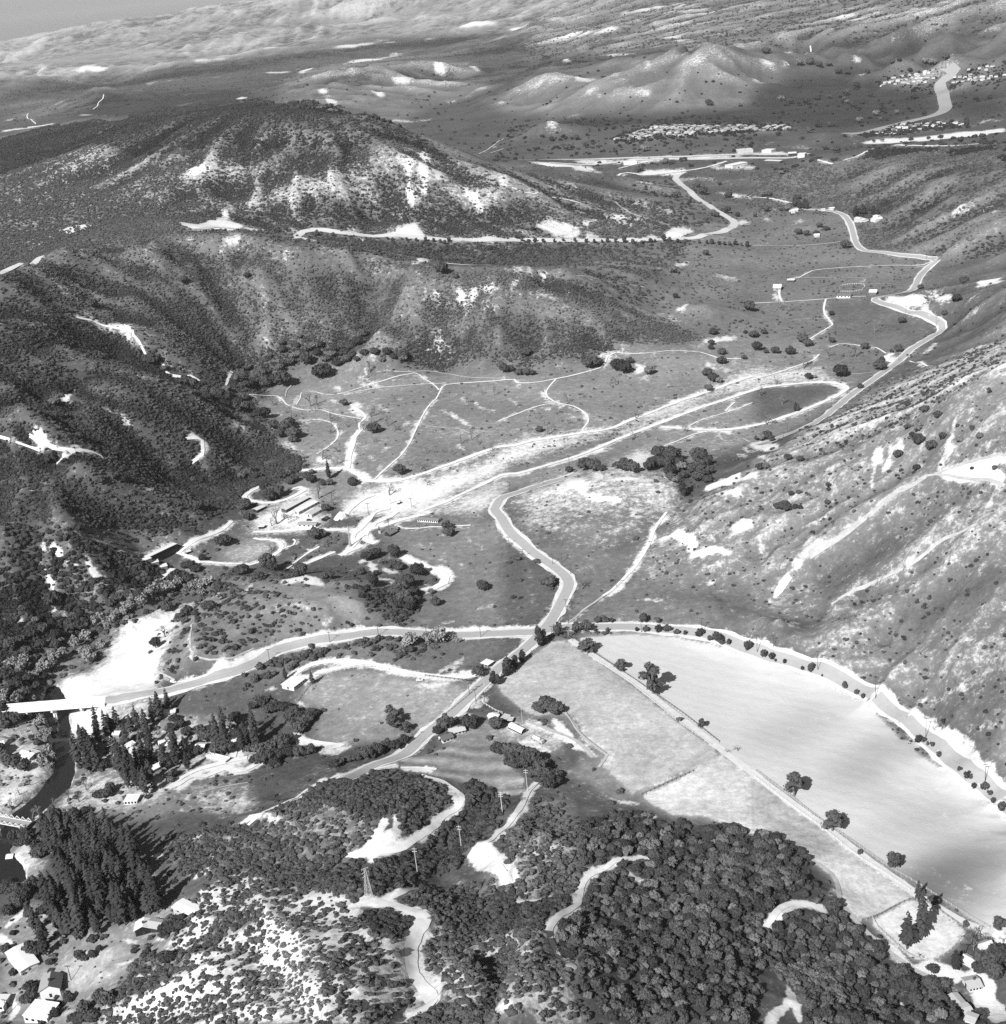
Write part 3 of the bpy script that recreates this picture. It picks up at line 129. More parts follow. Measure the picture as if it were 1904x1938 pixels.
COVER=[
([-732,1688,-875,2052,-1033,2462,-1741,4218,-3081,7590,-4838,12114,-3825,10247,-3454,9952,-2849,8882,-2610,8865,-2411,8997,-2176,9009,-1797,8360,-1581,8582,-1348,8782,-1101,8970,-855,9283,-581,9431,-329,9411,-76,9128,156,8520,347,7700,517,7207,657,6669,796,6350,881,5790,979,5467,1089,5283,1181,5070,1290,4963,1382,4815,1435,4567,1580,4629,1653,4485,1593,4025,1672,3941,1724,3808,1756,3648,1790,3509,1513,2948,1124,2175,919,1768,891,1813,859,1855,824,1894,792,1945,763,2013,745,2121,730,2258,699,2365,656,2450,613,2554,558,2636,495,2695,429,2754,360,2818,287,2878,206,2867,109,2473,50,3143,-43,3482,-91,2245,-153,2245,-220,2233,-289,2244,-369,2315,-455,2400,-557,2533,-651,2613,-740,2657,-833,2707,-915,2711,-882,2442,-843,2190,-792,1937],dict(g=84,s=0.03,b=0.02,z=6,t=50)),
([-4161,10393,-3652,10059,-2962,9095,-2694,9054,-2668,9907,-2379,9865,-2009,9433,-1704,9340,-1434,9442,-1174,9664,-920,10102,-633,10440,-331,10168,-44,9899,228,9593,444,8541,646,8026,826,7584,980,7126,1135,6840,1271,6533,1407,6308,1532,6091,1685,6017,1769,5730,1876,5565,1985,5426,2016,5112,2458,5831,3203,7141,3970,8355,7846,15642,7512,15806,7168,15965,6814,16119,6450,16268,6077,16411,5695,16548,5303,16677,4903,16799,4495,16913,4080,17018,3657,17114,3228,17200,2794,17276,2355,17341,1911,17395,1465,17439,1016,17470,565,17491,114,17500,-337,17497,-787,17482,-1234,17456,-1679,17419,-2120,17371,-2556,17312,-2988,17243,-3413,17164,-3831,17075,-4243,16978,-4646,16872,-5041,16758,-5428,16637,-5806,16509,-6174,16375,-6282,16334,-6392,16291],dict(g=158,s=0.16,b=0)),
([339,6725,506,5718,694,5482,821,5290,767,4176,1050,4944,1199,4978,1312,4825,1428,4716,1538,4610,1639,4494,1593,4025,1700,3922,1737,3685,2118,4512,2807,6008,3990,8575,3717,8483,3557,8651,3345,8711,3122,8747,3012,9132,2789,9214,2560,9292,2340,9422,2141,9680,1942,10008,1690,10132,1381,9977,1110,10097,816,10034,531,10100],dict(g=112,s=0.16,b=0.2,z=5,t=60)),
([-2759,8376,-2743,8349,-2421,8562,-2062,8831,-1538,8734,-1308,8854,-836,9276,-309,9393,130,9184,144,9511,136,9606,-319,9699,-852,9461,-1340,9070,-1594,9056,-2125,9112,-2471,8749,-2764,8420],dict(g=52,s=0,b=0.6,z=5,t=40)),
([-2797,8519,-2784,8499,-2231,9600,-1263,9206,-606,9939,-606,10056,-619,10139,-1293,9432,-2247,9676,-2802,8558],dict(g=120,s=0.3)),
([-2480,7489,-2423,7337,-2248,7605,-1554,6137,-1564,6202,-1589,6280,-2420,8191,-2535,7678],dict(g=110,s=0.25)),
([-1959,6026,-1942,5986,-1770,6042,-1567,5979,-1567,5994,-1574,6008,-1811,6181,-1968,6065],dict(g=120,s=0.3)),
([-869,6527,-847,6404,-708,7591,-337,8449,103,7813,111,7835,105,7964,-357,8963,-793,8486,-909,6867],dict(g=112,s=0.22)),
([-55,7946,-45,7601,315,7252,506,5718,513,5736,512,5771,332,7622,-48,7972],dict(g=64,s=0.02,b=0.4,z=5,t=45)),
([221,6539,211,6069,432,5369,588,4649,608,4771,674,5339,449,5581,231,6621],dict(g=70,s=0.03,b=0.5,z=5,t=45)),
([-1484,4410,-1441,4299,-911,2923,-821,2887,-680,2722,-1171,4715,-1197,4797,-1414,4977,-1519,4876,-1543,4605],dict(g=120,s=0.2)),
([-662,4927,-785,6708,-723,7740,-438,7911,-73,7375,90,5809,108,4941,-100,4752,-192,4251,-153,2267,-246,2347],dict(g=112,s=0.14,b=0.02)),
([93,4397,229,4641,387,4625,584,4625,740,4200,918,4289,1001,4161,877,3768,670,3677,575,3732,475,3767,378,3861,274,3910,134,4203],dict(g=118,s=0.16,b=0.02)),
([-1526,5388,-1597,6217,-1422,6039,-1263,6287,-987,6047,-662,4927,-801,4745,-954,4735,-1104,4714],dict(g=62,s=0.03)),
([-882,2604,-809,2619,-735,2637,-660,2656,-585,2672,-438,2535,-327,2422,-369,2454,-457,2472,-571,2604,-687,2662,-785,2625,-882,2604],dict(g=112,s=0.1)),
([843,3980,1008,4184,1137,4065,1163,3887,1255,3624,1133,3258,1023,3155,857,3063,775,3221,702,3326],dict(g=66,s=0.02,b=0.02,z=8,t=40)),
([1234,3486,1321,3321,1172,2941,1109,3092,1156,3242],dict(g=70,s=0.02)),
([109,4059,221,3951,328,3860,432,3781,539,3674,641,3572,735,3467,597,2824,505,2885,410,2954,312,3031,196,3079,75,3057],dict(g=88,s=0.04,b=0.08,z=6,t=45)),
([255,3886,400,3832,535,3726,661,3720,785,3700,689,3250,558,3430,443,3585,296,3496],dict(g=66,s=0.02)),
([343,3213,402,3296,471,3418,541,3326,619,3259,748,3227,757,3139,646,3142,559,3136,487,3151,411,3174],dict(g=130,s=0.3,b=2.2,z=3.2,t=45)),
([1176,3893,1220,3900,1295,3904,1291,3654,1375,3464,1345,3386,1283,3468,1208,3698],dict(g=120,s=0.3,b=1.8,z=3.2,t=45)),
([871,2928,980,3074,1099,2983,1064,2919,982,2951,886,2901],dict(g=95,s=0.2,b=2.5,z=3.2,t=45)),
([-882,2604,-785,2625,-711,2648,-636,2665,-540,2585,-462,2577,-384,2570,-297,2406,-228,2346,-162,2256,-103,2244,-46,2180,24,2194,102,2350,167,2306,232,2292,294,2250,353,2206,433,2047,319,2002,236,1979,156,1966,93,1953,31,1940,-31,1931,-91,1920,-152,1924,-219,1919,-287,1925,-346,1886,-396,1817,-499,1983,-536,1830,-555,1710,-568,1595,-613,1616,-744,1997,-875,2392,-934,2576],dict(g=112,s=0.26,b=5,z=2.3,t=76)),
([-1426,4248,-1455,4924,-782,2933,-1139,4788,-1002,4808,-860,4807,-386,2582,-298,2419,-229,2352,-162,2260,-103,2253,-45,2190,11,2141,-46,2171,-102,2183,-159,2136,-235,2155,-301,2190,-370,2233,-437,2244,-509,2272,-599,2378,-714,2548,-784,2524,-841,2468],dict(g=80,s=0.03,b=8,z=3,t=56)),
([-54,2173,20,2190,102,2350,167,2308,233,2295,294,2252,353,2206,433,2047,356,2033,282,2021,229,2082,171,2118,88,2082,9,2107],dict(g=112,s=0.16,b=2.5,z=2.4,t=70)),
([-613,1616,-574,1613,-555,1710,-525,1791,-497,1974,-395,1808,-321,1740,-259,1700,-204,1688,-150,1689,-100,1673,-49,1626,6,1609,60,1598,99,1611,122,1587,182,1568,219,1542,251,1494,195,1488,139,1477,91,1453,45,1444,3,1453,-39,1480,-100,1504,-143,1518,-190,1549,-252,1532,-265,1427,-305,1518,-365,1462,-410,1464,-450,1452,-479,1427,-515,1425,-546,1417],dict(g=94,s=0.1,b=11,z=1.7,t=80)),
([-395,1808,-346,1816,-286,1752,-258,1908,-204,1904,-151,1905,-95,1903,-39,1912,18,1919,76,1934,134,1945,194,1959,255,1973,317,1990,303,1911,235,1881,163,1785,98,1704,44,1812,-16,1814,-71,1705,-124,1699,-175,1678,-227,1679,-319,1730],dict(g=100,s=0.12,b=3,z=2.6,t=70)),
([105,1704,141,1590,181,1575,219,1547,251,1494,309,1563,302,1700,292,1847,273,1962,213,1955,154,1945],dict(g=104,s=0.05,b=1.2,z=2.4,t=72)),
([-598,1537,-568,1595,-492,1477,-452,1463,-411,1469,-365,1462,-305,1518,-268,1427,-218,1274,-180,1207,-232,1170,-263,1072,-293,1057,-322,1043,-339,998,-369,990,-400,983,-443,1007,-454,1051,-463,1091,-474,1137,-492,1201,-509,1263,-550,1390],dict(g=84,s=0.1,b=14,z=2,t=66)),
([-446,1020,-409,1012,-370,995,-339,998,-328,997,-302,1000,-275,1002,-265,973,-291,919,-320,905,-339,869,-335,804,-354,788,-376,782,-393,833,-409,883,-421,927,-433,972],dict(g=88,s=0.12,b=9,z=2.9,t=56)),
([-265,1427,-252,1532,-190,1549,-143,1517,-100,1503,-39,1477,3,1452,45,1442,91,1452,139,1475,195,1485,251,1490,323,1568,353,1480,369,1381,384,1291,319,1213,260,1135,224,1125,188,1112,151,1087,115,1060,81,1061,48,1095,13,1099,-23,1104,-71,1106,-118,1103,-152,1111,-186,1119,-232,1170,-180,1207,-218,1274],dict(g=126,s=0.12,b=0.12,z=1.6,t=80)),
([182,1568,236,1718,303,1911,323,2026,413,2178,505,2296,563,2256,619,2212,654,2108,677,1987,689,1855,708,1761,637,1576,577,1589,507,1578,513,1446,420,1304,384,1291,369,1381,353,1480,303,1490,251,1490,219,1540],dict(g=112,s=0.06,b=0.25,z=1.8,t=70)),
([431,1632,481,1597,509,1485,513,1452,502,1426,463,1389,425,1408,396,1444,408,1511],dict(g=100,s=0.03,b=0.03)),
([607,1725,665,1646,608,1502,594,1590,557,1638],dict(g=96,s=0.01,b=0.02)),
([446,1338,501,1415,538,1400,559,1378,517,1270,481,1263,431,1197,408,1203,412,1274],dict(g=94,s=0.05,b=0.05)),
([270,1307,324,1303,349,1292,356,1274,315,1238,276,1212,246,1194],dict(g=92,s=0.02,b=0.02)),
([263,2469,397,2627,416,2190,402,2094,336,2106,299,2287],dict(g=106,s=0.12,b=0.4,z=3,t=60)),
([651,2572,694,2478,774,2501,819,2411,867,2346,902,2258,741,1844,670,1659,633,1723,595,1796,547,1851,568,1983,596,2128,532,2171,462,2204,534,2540],dict(g=104,s=0.1,b=2,z=2.3,t=78)),
([706,2450,747,2509,782,2445,822,2351,802,2328,740,2387],dict(g=70,s=0,b=3,z=3,t=48)),
([826,2309,883,2269,861,2199,815,2266],dict(g=70,s=0,b=3,z=3,t=48)),
([722,2154,769,2137,797,2044,777,1965,734,1981,705,2135],dict(g=84,s=0.04,b=2.5,z=2.6,t=66)),
([606,2116,657,2117,683,2005,692,1974,638,1989,597,2056],dict(g=84,s=0.04,b=3,z=2.6,t=62)),
([29,812,29,811,63,805,85,802,106,793,122,781,137,767,151,749,152,749,152,750,138,769,123,783,107,796,85,804,63,808,29,813],dict(g=96,s=0.02,b=9,z=1.1,t=70)),
([150,750,151,749,168,730,184,711,195,694,203,676,209,649,218,629,226,609,226,609,227,610,220,631,211,651,205,677,197,696,185,713,169,733,151,750],dict(g=96,s=0.02,b=10,z=1.1,t=70)),
([228,609,228,608,234,583,240,559,241,559,241,561,236,584,229,609],dict(g=96,s=0.02,b=10,z=1.2,t=70)),
([49,849,82,904,118,960,145,996,176,1011,206,1022,242,1055,309,1172,371,1248,431,1257,483,1289,518,1275,558,1250,601,1234,490,1001,421,856,392,793,376,756,364,728,351,699,338,670,326,643,318,623,310,603,301,583,292,562,285,545,271,515,266,540,258,561,249,581,239,607,232,643,221,673,203,699,185,730,163,749,141,778,119,793,95,803,71,811,46,818],dict(g=122,s=0.24,b=0.5,z=1.5,t=70)),
([327,1186,379,1213,405,1196,429,1193,478,1255,515,1267,354,867,323,900,300,926,261,966,235,989],dict(g=118,s=0.36,b=1.6,z=1.6,t=66)),
([-6,1036,17,960,35,919,47,896,47,870,36,836,83,819,125,794,154,761,170,837,133,842,99,867,92,888,107,922,58,949,22,964],dict(g=110,s=0.1,b=0.1,z=1.3,t=70)),
([154,764,185,785,210,792,212,824,233,829,259,823,267,778,243,773,218,776,206,776,178,756,193,713,174,739],dict(g=104,s=0.15,b=0.15,z=1.3,t=70)),
([242,740,269,724,279,718,293,714,293,703,278,703,250,713,235,730],dict(g=98,s=0.07)),
([228,663,244,651,267,633,257,605,251,588,240,594,236,627,230,652],dict(g=98,s=0.1,b=0.8,z=1.6,t=62)),
([48,1106,73,1112,104,1069,138,1062,145,1035,137,987,95,996,64,1007,31,1021,-1,1062],dict(g=134,s=0.42,b=0.2,z=1.2,t=80)),
([3,1038,39,1017,74,1002,132,989,111,954,68,946,39,969,18,980],dict(g=124,s=0.32,b=0.15,z=1.2,t=80)),
([-115,1052,-80,1046,-46,1042,-12,1036,0,1022,-3,950,-6,886,-8,826,-38,835,-69,842,-66,906,-41,914,-46,942,-78,973,-86,988],dict(g=116,s=0.07,b=0.05,z=1.4,t=70)),
([-210,981,-175,942,-144,918,-110,904,-71,910,-67,883,-76,847,-103,849,-130,844,-167,834,-186,824,-192,869],dict(g=120,s=0.08,b=1.6,z=1.9,t=70)),
([-262,930,-243,934,-240,959,-225,966,-205,972,-187,866,-183,826,-200,812,-221,818,-247,812,-253,831,-245,869],dict(g=114,s=0.09,b=1.7,z=2.4,t=68)),
([-116,899,-95,908,-71,900,-70,867,-77,847,-101,851,-112,867],dict(g=96,s=0.05,b=4,z=2.4,t=62)),
([-174,905,-138,900,-116,877,-110,855,-126,850,-135,860,-167,886],dict(g=126,s=0.07,b=0.2,z=1.5)),
([-329,1047,-283,1050,-269,1052,-287,1036,-310,1020,-329,1004,-340,1005],dict(g=122,s=0.14,b=1.2,z=1.6,t=72)),
([-275,1037,-267,1047,-257,1064,-244,1080,-223,1101,-206,983,-242,997,-265,998,-282,1007],dict(g=110,s=0.08,b=0.15)),
([-243,1030,-234,1050,-217,1056,-211,1009,-228,1014],dict(g=185,s=0.35,b=0)),
([-222,1059,-201,1053,-195,1043,-195,1031,-203,1020,-216,1013],dict(g=185,s=0.35,b=0)),
([-226,1092,-214,1118,-197,1126,-182,1158,-176,1146,-161,1087,-158,1066,-179,1066,-204,1077,-222,1080],dict(g=210,s=0.8,b=0)),
([-141,1097,-132,1136,-114,1146,-89,1153,-58,1159,-21,1183,6,1198,4,1149,-46,1110,-75,1074],dict(g=200,s=0.92,b=0)),
([4,1201,36,1208,69,1207,88,1212,61,1189,28,1176,2,1163],dict(g=205,s=0.85,b=0)),
([117,1232,139,1249,184,1281,231,1315,279,1345,271,1307,227,1297,180,1259,136,1226,120,1207],dict(g=195,s=0.85,b=0.05)),
([-107,1130,-85,1118,-61,1114,-63,1098,-81,1080,-92,1071,-104,1076,-99,1096],dict(g=205,s=0.8,b=0)),
([98,1120,125,1146,142,1161,132,1101,116,1071,100,1083],dict(g=215,s=0.85,b=0)),
([281,1358,310,1358,350,1346,360,1333,335,1317,287,1319,272,1314],dict(g=190,s=0.75,b=0.1)),
([4,1213,44,1224,97,1230,126,1252,186,1294,233,1325,282,1357,278,1338,229,1303,182,1270,130,1230,95,1212,42,1201,3,1193],dict(g=190,s=0.8,b=0.1)),
([2,1183,3,1181,29,1186,58,1200,77,1213,78,1216,77,1218,58,1208,29,1194,3,1186],dict(g=110,s=0.1,b=3,z=1.3,t=95)),
([14,1165,15,1162,41,1173,76,1192,97,1204,115,1211,130,1235,145,1247,147,1252,146,1255,129,1246,115,1222,97,1215,75,1203,41,1184,15,1170],dict(g=105,s=0.08,b=2,z=1.3,t=90)),
([115,1227,116,1226,132,1244,154,1262,192,1292,229,1305,273,1315,275,1319,274,1322,230,1315,193,1301,154,1270,132,1252,116,1231],dict(g=95,s=0.03,b=0.6,z=1.2,t=70)),
([-120,1136,-119,1135,-95,1143,-70,1150,-33,1169,6,1188,6,1190,5,1191,-34,1175,-71,1154,-96,1148,-120,1138],dict(g=120,s=0.15,b=1.2,z=1.3,t=90)),
([-61,1109,-60,1108,-46,1126,-21,1140,5,1155,5,1158,4,1160,-22,1146,-46,1132,-61,1111],dict(g=125,s=0.2,b=1,z=1.2,t=90)),
([9,1097,13,1087,44,1106,75,1118,99,1121,103,1138,101,1152,76,1159,43,1138,11,1111],dict(g=120,s=0.12,b=0.1)),
([-75,1074,-46,1085,4,1135,2,1078,-17,1047],dict(g=190,s=0.5,b=0)),
([43,804,63,805,81,802,106,793,130,773,152,750,143,709,133,664,125,625,111,654,99,684,86,716,66,757,53,782],dict(g=218,s=0,b=0,fld=1)),
([149,751,172,728,190,704,199,690,206,673,212,643,220,622,227,609,207,615,186,617,165,620,144,624,123,628,132,666,141,709],dict(g=218,s=0,b=0,fld=1)),
([124,632,146,628,167,625,188,621,209,618,228,612,235,582,240,558,242,518,232,493,220,464,208,478,204,482,196,494,180,521,167,544,154,568,140,597],dict(g=218,s=0,b=0,fld=1)),
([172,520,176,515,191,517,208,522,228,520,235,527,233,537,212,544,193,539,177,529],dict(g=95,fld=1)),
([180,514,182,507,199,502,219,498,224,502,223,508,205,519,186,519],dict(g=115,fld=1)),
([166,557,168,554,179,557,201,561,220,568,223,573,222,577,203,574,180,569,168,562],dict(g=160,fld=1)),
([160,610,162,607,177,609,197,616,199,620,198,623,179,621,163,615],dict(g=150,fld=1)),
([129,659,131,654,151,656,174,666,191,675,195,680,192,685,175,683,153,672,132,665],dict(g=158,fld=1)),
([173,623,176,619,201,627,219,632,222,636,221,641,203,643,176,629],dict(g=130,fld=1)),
([36,802,43,789,50,775,71,731,92,682,108,651,108,646,83,633,48,606,44,608,26,645,31,648,40,646,46,657,33,682,26,708,6,710,-1,719,-13,743,-15,757,-1,772,26,805],dict(g=186,s=0.08,b=0,fld=2)),
([110,644,116,636,124,620,117,589,98,602,90,620,63,616,61,620,85,632],dict(g=218,s=0.1,b=0,fld=2)),
([61,614,95,633,110,643,124,622,112,564,101,578,91,589,74,592,64,605],dict(g=222,s=0.1,b=0,fld=2)),
([123,627,136,595,147,571,159,545,168,529,177,513,175,509,164,505,153,498,147,494,143,500,142,512,143,529,135,537,132,543,122,555,112,569],dict(g=205,s=0.1,b=0,fld=2)),
([153,496,175,508,181,505,192,485,191,481,181,473,173,468,165,468,162,470,157,480,152,492],dict(g=226,s=0.3,b=0,fld=2)),
([57,616,59,614,72,620,96,635,96,637,95,639,72,626,58,618],dict(g=120,s=0,b=0)),
([-138,792,-118,795,-102,795,-81,782,-59,769,-28,756,-46,725,-56,708,-79,719,-105,729,-129,749,-147,761],dict(g=160,s=0.14,b=0.12,z=0.9,t=110)),
([-185,813,-157,824,-130,831,-107,838,-93,839,-46,826,-13,817,-9,795,-28,780,-37,769,-63,777,-91,795,-114,808,-142,809,-158,790,-181,775],dict(g=112,s=0.04,b=0.15,z=1.6,t=74)),
([-185,813,-157,824,-130,831,-107,838,-76,833,-46,828,-42,818,-68,801,-91,811,-120,817,-147,811,-172,791,-181,775],dict(g=108,s=0.04,b=0.9,z=2.6,t=72)),
([-129,746,-105,728,-75,714,-56,707,-64,700,-87,701,-112,705,-134,720],dict(g=150,s=0.15,b=0.1)),
([-75,658,-44,660,-14,658,-15,621,-23,621,-30,631,-49,644,-58,652],dict(g=158,s=0.1,b=0,fld=3)),
([-75,674,-61,676,-46,684,-13,686,-14,652,-44,656,-74,658],dict(g=140,s=0.1,b=0.05,fld=3)),
([-17,661,-11,655,-3,640,-6,617,-18,619],dict(g=165,s=0.15,b=0,fld=3)),
([-54,696,-29,712,-12,708,-13,679,-38,682,-50,688],dict(g=155,s=0.3,b=0.1)),
([-16,709,2,704,19,683,22,669,12,663,-3,677,-16,687],dict(g=180,s=0.4,b=0.05)),
([7,708,26,708,33,682,46,656,40,646,30,650,37,655,26,680,15,703],dict(g=112,s=0.05,b=0.05)),
([20,643,34,655,40,646,56,616,60,614,64,603,74,591,90,588,97,577,87,578,64,593,48,607,35,620],dict(g=122,s=0.08,b=0.05)),
([-370,838,-369,864,-353,896,-344,923,-319,932,-294,940,-278,984,-260,1002,-246,993,-232,1002,-222,976,-240,959,-266,948,-285,930,-301,917,-307,898,-304,870,-313,858,-334,844,-333,814,-356,796],dict(g=104,s=0.04,b=1.5,z=3.2,t=84)),
([-338,853,-337,853,-335,867,-332,889,-328,908,-329,911,-330,911,-335,893,-338,870,-339,855],dict(g=190,s=0.6,b=0)),
([-332,854,-329,853,-322,869,-313,883,-313,888,-317,893,-329,881,-333,859],dict(g=125,s=0.1,b=0.4)),
([-184,986,-180,979,-164,1007,-150,1022,-136,1035,-135,1042,-138,1046,-155,1038,-169,1022,-185,1000],dict(g=112,s=0.08,b=1.2,z=2.2,t=90)),
([-255,904,-246,877,-255,834,-246,808,-250,792,-280,793,-316,819,-328,841,-325,850,-316,853,-307,853,-302,864,-304,897,-300,911,-286,921,-265,935,-243,934,-242,925,-258,923],dict(g=220,s=0.95,b=0)),
([-267,894,-261,895,-252,883,-251,873,-260,873,-270,887],dict(g=120,s=0.1,b=1)),
([-269,875,-262,871,-255,862,-259,856,-265,862],dict(g=120,s=0.1,b=0.5)),
([-302,876,-295,875,-289,858,-292,853,-298,862],dict(g=170,s=0.4)),
([-308,830,-307,829,-304,834,-309,845,-320,856,-320,855,-320,854,-309,843,-305,835,-308,831],dict(g=160,s=0.4)),
([-289,832,-289,832,-270,826,-260,828,-260,829,-261,829,-271,828,-289,833],dict(g=130,s=0.2)),
([-305,848,-301,857,-298,852,-300,837],dict(g=120,s=0.1)),
([-310,803,-296,794,-283,789,-275,772,-283,766,-290,758,-297,764,-303,781],dict(g=225,s=1,b=0)),
([-280,789,-260,785,-246,783,-241,769,-266,769,-277,779],dict(g=190,s=0.5,b=0.3,z=2)),
([-286,722,-279,715,-251,704,-225,697,-206,684,-218,666,-232,661,-252,665,-269,668,-283,674,-289,685,-283,701],dict(g=165,s=0.45,b=0.4,z=1.8,t=70)),
([-295,761,-274,766,-243,764,-210,757,-174,749,-166,690,-194,696,-223,703,-254,712,-285,723],dict(g=150,s=0.3,b=1.2,z=2.2,t=60)),
([-351,782,-330,789,-320,778,-309,748,-300,726,-333,725],dict(g=175,s=0.4,b=0.5,z=1.8,t=80)),
([-335,730,-301,730,-302,713,-308,693,-314,680,-320,680],dict(g=180,s=0.55,b=0.6,z=1.8,t=110)),
([-310,649,-303,645,-291,631,-283,613,-288,600,-295,600],dict(g=120,s=0.2,b=0)),
([-303,646,-287,646,-277,624,-275,606,-281,608,-286,623,-294,632,-303,641],dict(g=190,s=0.5,b=0)),
([-254,665,-232,661,-210,668,-202,687,-182,687,-165,681,-157,634,-202,648,-219,639,-238,650],dict(g=124,s=0.2,b=1.2,z=1.3,t=74)),
([-203,674,-180,676,-161,660,-155,626,-182,645,-199,653],dict(g=150,s=0.45,b=0.8,z=1.4,t=80)),
([-286,575,-266,586,-224,540,-203,537,-185,551,-169,527,-174,505,-196,485,-210,475,-236,487,-258,492,-271,531],dict(g=150,s=0.2,b=0.7,z=1.7,t=70)),
([-239,525,-208,532,-191,508,-195,505,-207,501,-222,503],dict(g=165,s=0.12,b=0.5,z=0.8,t=80)),
([-156,614,-133,624,-118,643,-91,656,-60,646,-45,626,-40,610,-49,597,-55,583,-69,572,-70,583,-81,588,-89,582,-99,586,-115,605,-132,615],dict(g=110,s=0.08,b=10.2,z=2.08,t=70)),
([-156,613,-132,615,-107,597,-85,584,-84,570,-87,563,-97,560,-111,568,-134,579,-151,586],dict(g=128,s=0.32,b=5.78,z=1.76,t=84)),
([-151,586,-127,579,-97,559,-86,542,-82,499,-97,504,-120,530,-145,551],dict(g=112,s=0.1,b=9.35,z=2.08,t=74)),
([-70,563,-48,595,-38,607,-36,635,-29,639,-15,617,-20,582,-34,555,-40,544,-57,538,-61,514,-72,501,-78,501,-82,532,-77,554],dict(g=96,s=0.05,b=6.8,z=2.72,t=66)),
([-145,551,-120,530,-82,499,-77,488,-56,482,-56,474,-59,460,-58,444,-49,419,-58,399,-71,393,-86,395,-101,399,-118,405,-127,452,-135,495],dict(g=150,s=0.62,b=6.2,z=1.68,t=78)),
([-79,490,-67,487,-56,479,-55,474,-59,464,-69,459,-76,470],dict(g=100,s=0.12,b=13.6,z=1.92,t=62)),
([-130,495,-118,494,-101,455,-92,425,-83,404,-90,396,-118,405,-126,447,-134,489],dict(g=200,s=0.85,b=12,z=1.15,t=95)),
([-69,497,-58,515,-38,523,-17,517,-18,468,-42,475,-53,470,-49,482,-60,493],dict(g=104,s=0.08,b=11.9,z=1.84,t=72)),
([-54,472,-36,477,-18,470,-18,435,-18,392,-34,400,-43,412,-50,432,-56,453],dict(g=150,s=0.5,b=8.5,z=1.76,t=80)),
([-48,410,-34,400,-18,392,-19,384,-38,388,-57,395],dict(g=104,s=0.08,b=11.9,z=1.92,t=76)),
([-19,570,-3,575,21,581,23,545,21,523,12,504,0,509,-15,505,-20,516],dict(g=118,s=0.2,b=10.2,z=1.84,t=82)),
([-13,552,6,549,17,550,11,536,-2,519,-14,526],dict(g=150,s=0.45,b=6.8,z=1.68,t=88)),
([-20,511,0,509,16,501,14,486,5,472,1,460,-20,471],dict(g=98,s=0.05,b=13.6,z=1.76,t=66)),
([-20,471,1,460,2,443,9,416,7,405,15,393,-3,388,-21,385,-21,426],dict(g=150,s=0.45,b=8.5,z=1.76,t=82)),
([-2,609,19,608,21,578,-7,571,-13,582],dict(g=120,s=0.1,b=4.25,z=1.92,t=80)),
([-210,616,-185,620,-153,611,-140,581,-143,553,-159,550,-180,565,-196,586],dict(g=116,s=0.16,b=8.5,z=1.84,t=76)),
([-171,539,-156,551,-145,564,-135,531,-127,484,-121,446,-112,401,-133,414,-159,438,-185,459,-210,473,-195,482,-174,504,-170,525],dict(g=150,s=0.6,b=7.48,z=1.52,t=78)),
([-190,507,-171,492,-150,503,-134,506,-132,494,-152,492,-169,473,-193,475,-206,486],dict(g=108,s=0.1,b=10.2,z=1.84,t=74)),
([22,576,33,586,51,594,62,590,63,581,76,586,85,571,99,578,112,565,102,515,94,480,88,450,78,405,62,399,47,396,33,394,18,393,10,415,6,437,4,456,4,466,15,484,21,503,21,519,21,534],dict(g=86,s=0.06,b=2.5,z=2.4,t=62,forest=1)),
([112,568,120,558,131,541,134,535,128,520,131,512,128,504,116,499,109,495,100,479,92,474,100,511],dict(g=86,s=0.06,b=2.5,z=2.4,t=62,forest=1)),
([92,473,101,480,109,488,129,497,137,498,143,490,147,482,151,470,143,463,140,463,148,459,162,457,173,450,165,420,149,419,133,416,118,418,98,415,105,434,102,442,98,446,98,459,85,436],dict(g=86,s=0.06,b=2.5,z=2.4,t=62,forest=1)),
([98,459,115,468,130,459,127,442,116,429,105,434,102,442,97,446],dict(g=98,s=0.06,b=9,z=2.6,t=86,forest=0)),
([-72,2194,-75,2180,-71,2130,-77,2075,-87,2065,-88,2056,-83,2054,-68,2070,-60,2138,-68,2190],dict(s=0.8)),
([-89,2136,-92,2111,-99,2081,-86,2051,-82,2049,-81,2055,-90,2081,-87,2131],dict(s=0.95)),
([-91,2056,-95,2052,-99,2030,-95,2022,-91,2024,-88,2050],dict(s=0.95)),
([-52,2144,-55,2132,-56,2077,-70,2058,-96,2014,-96,2007,-90,2007,-61,2049,-45,2078,-47,2140],dict(s=0.7)),
([-75,2048,-78,2046,-94,2002,-93,1998,-89,2000,-73,2045],dict(s=0.6)),
([-22,2076,-23,2062,-10,2034,3,2017,4,2004,8,1998,13,2002,16,2026,1,2053,-16,2083],dict(s=0.6)),
([-4,2067,-3,2056,26,2040,47,2044,51,2050,49,2053,29,2055,0,2074],dict(s=0.6)),
([-55,2018,-58,2012,-55,1992,-52,1959,-48,1952,-44,1967,-43,1996,-50,2016],dict(s=0.5)),
([-43,2024,-46,2020,-47,2005,-45,2001,-42,2005,-41,2021],dict(s=0.4)),
([-214,2144,-221,2148,-240,2139,-252,2113,-250,2094,-244,2094,-229,2118,-214,2135],dict(s=0.45)),
([-194,2132,-196,2122,-190,2101,-195,2076,-193,2068,-189,2074,-178,2102,-189,2133],dict(s=0.42)),
([-160,2153,-162,2148,-158,2127,-154,2123,-152,2126,-156,2149],dict(s=0.4)),
([-275,2064,-270,2057,-253,2094,-254,2105,-259,2107,-276,2074],dict(s=0.42)),
([-335,2203,-340,2203,-345,2166,-311,2122,-306,2122,-308,2131,-336,2175,-333,2198],dict(s=0.5)),
([-176,2064,-171,2061,-157,2069,-155,2075,-159,2078,-174,2070],dict(s=0.45)),
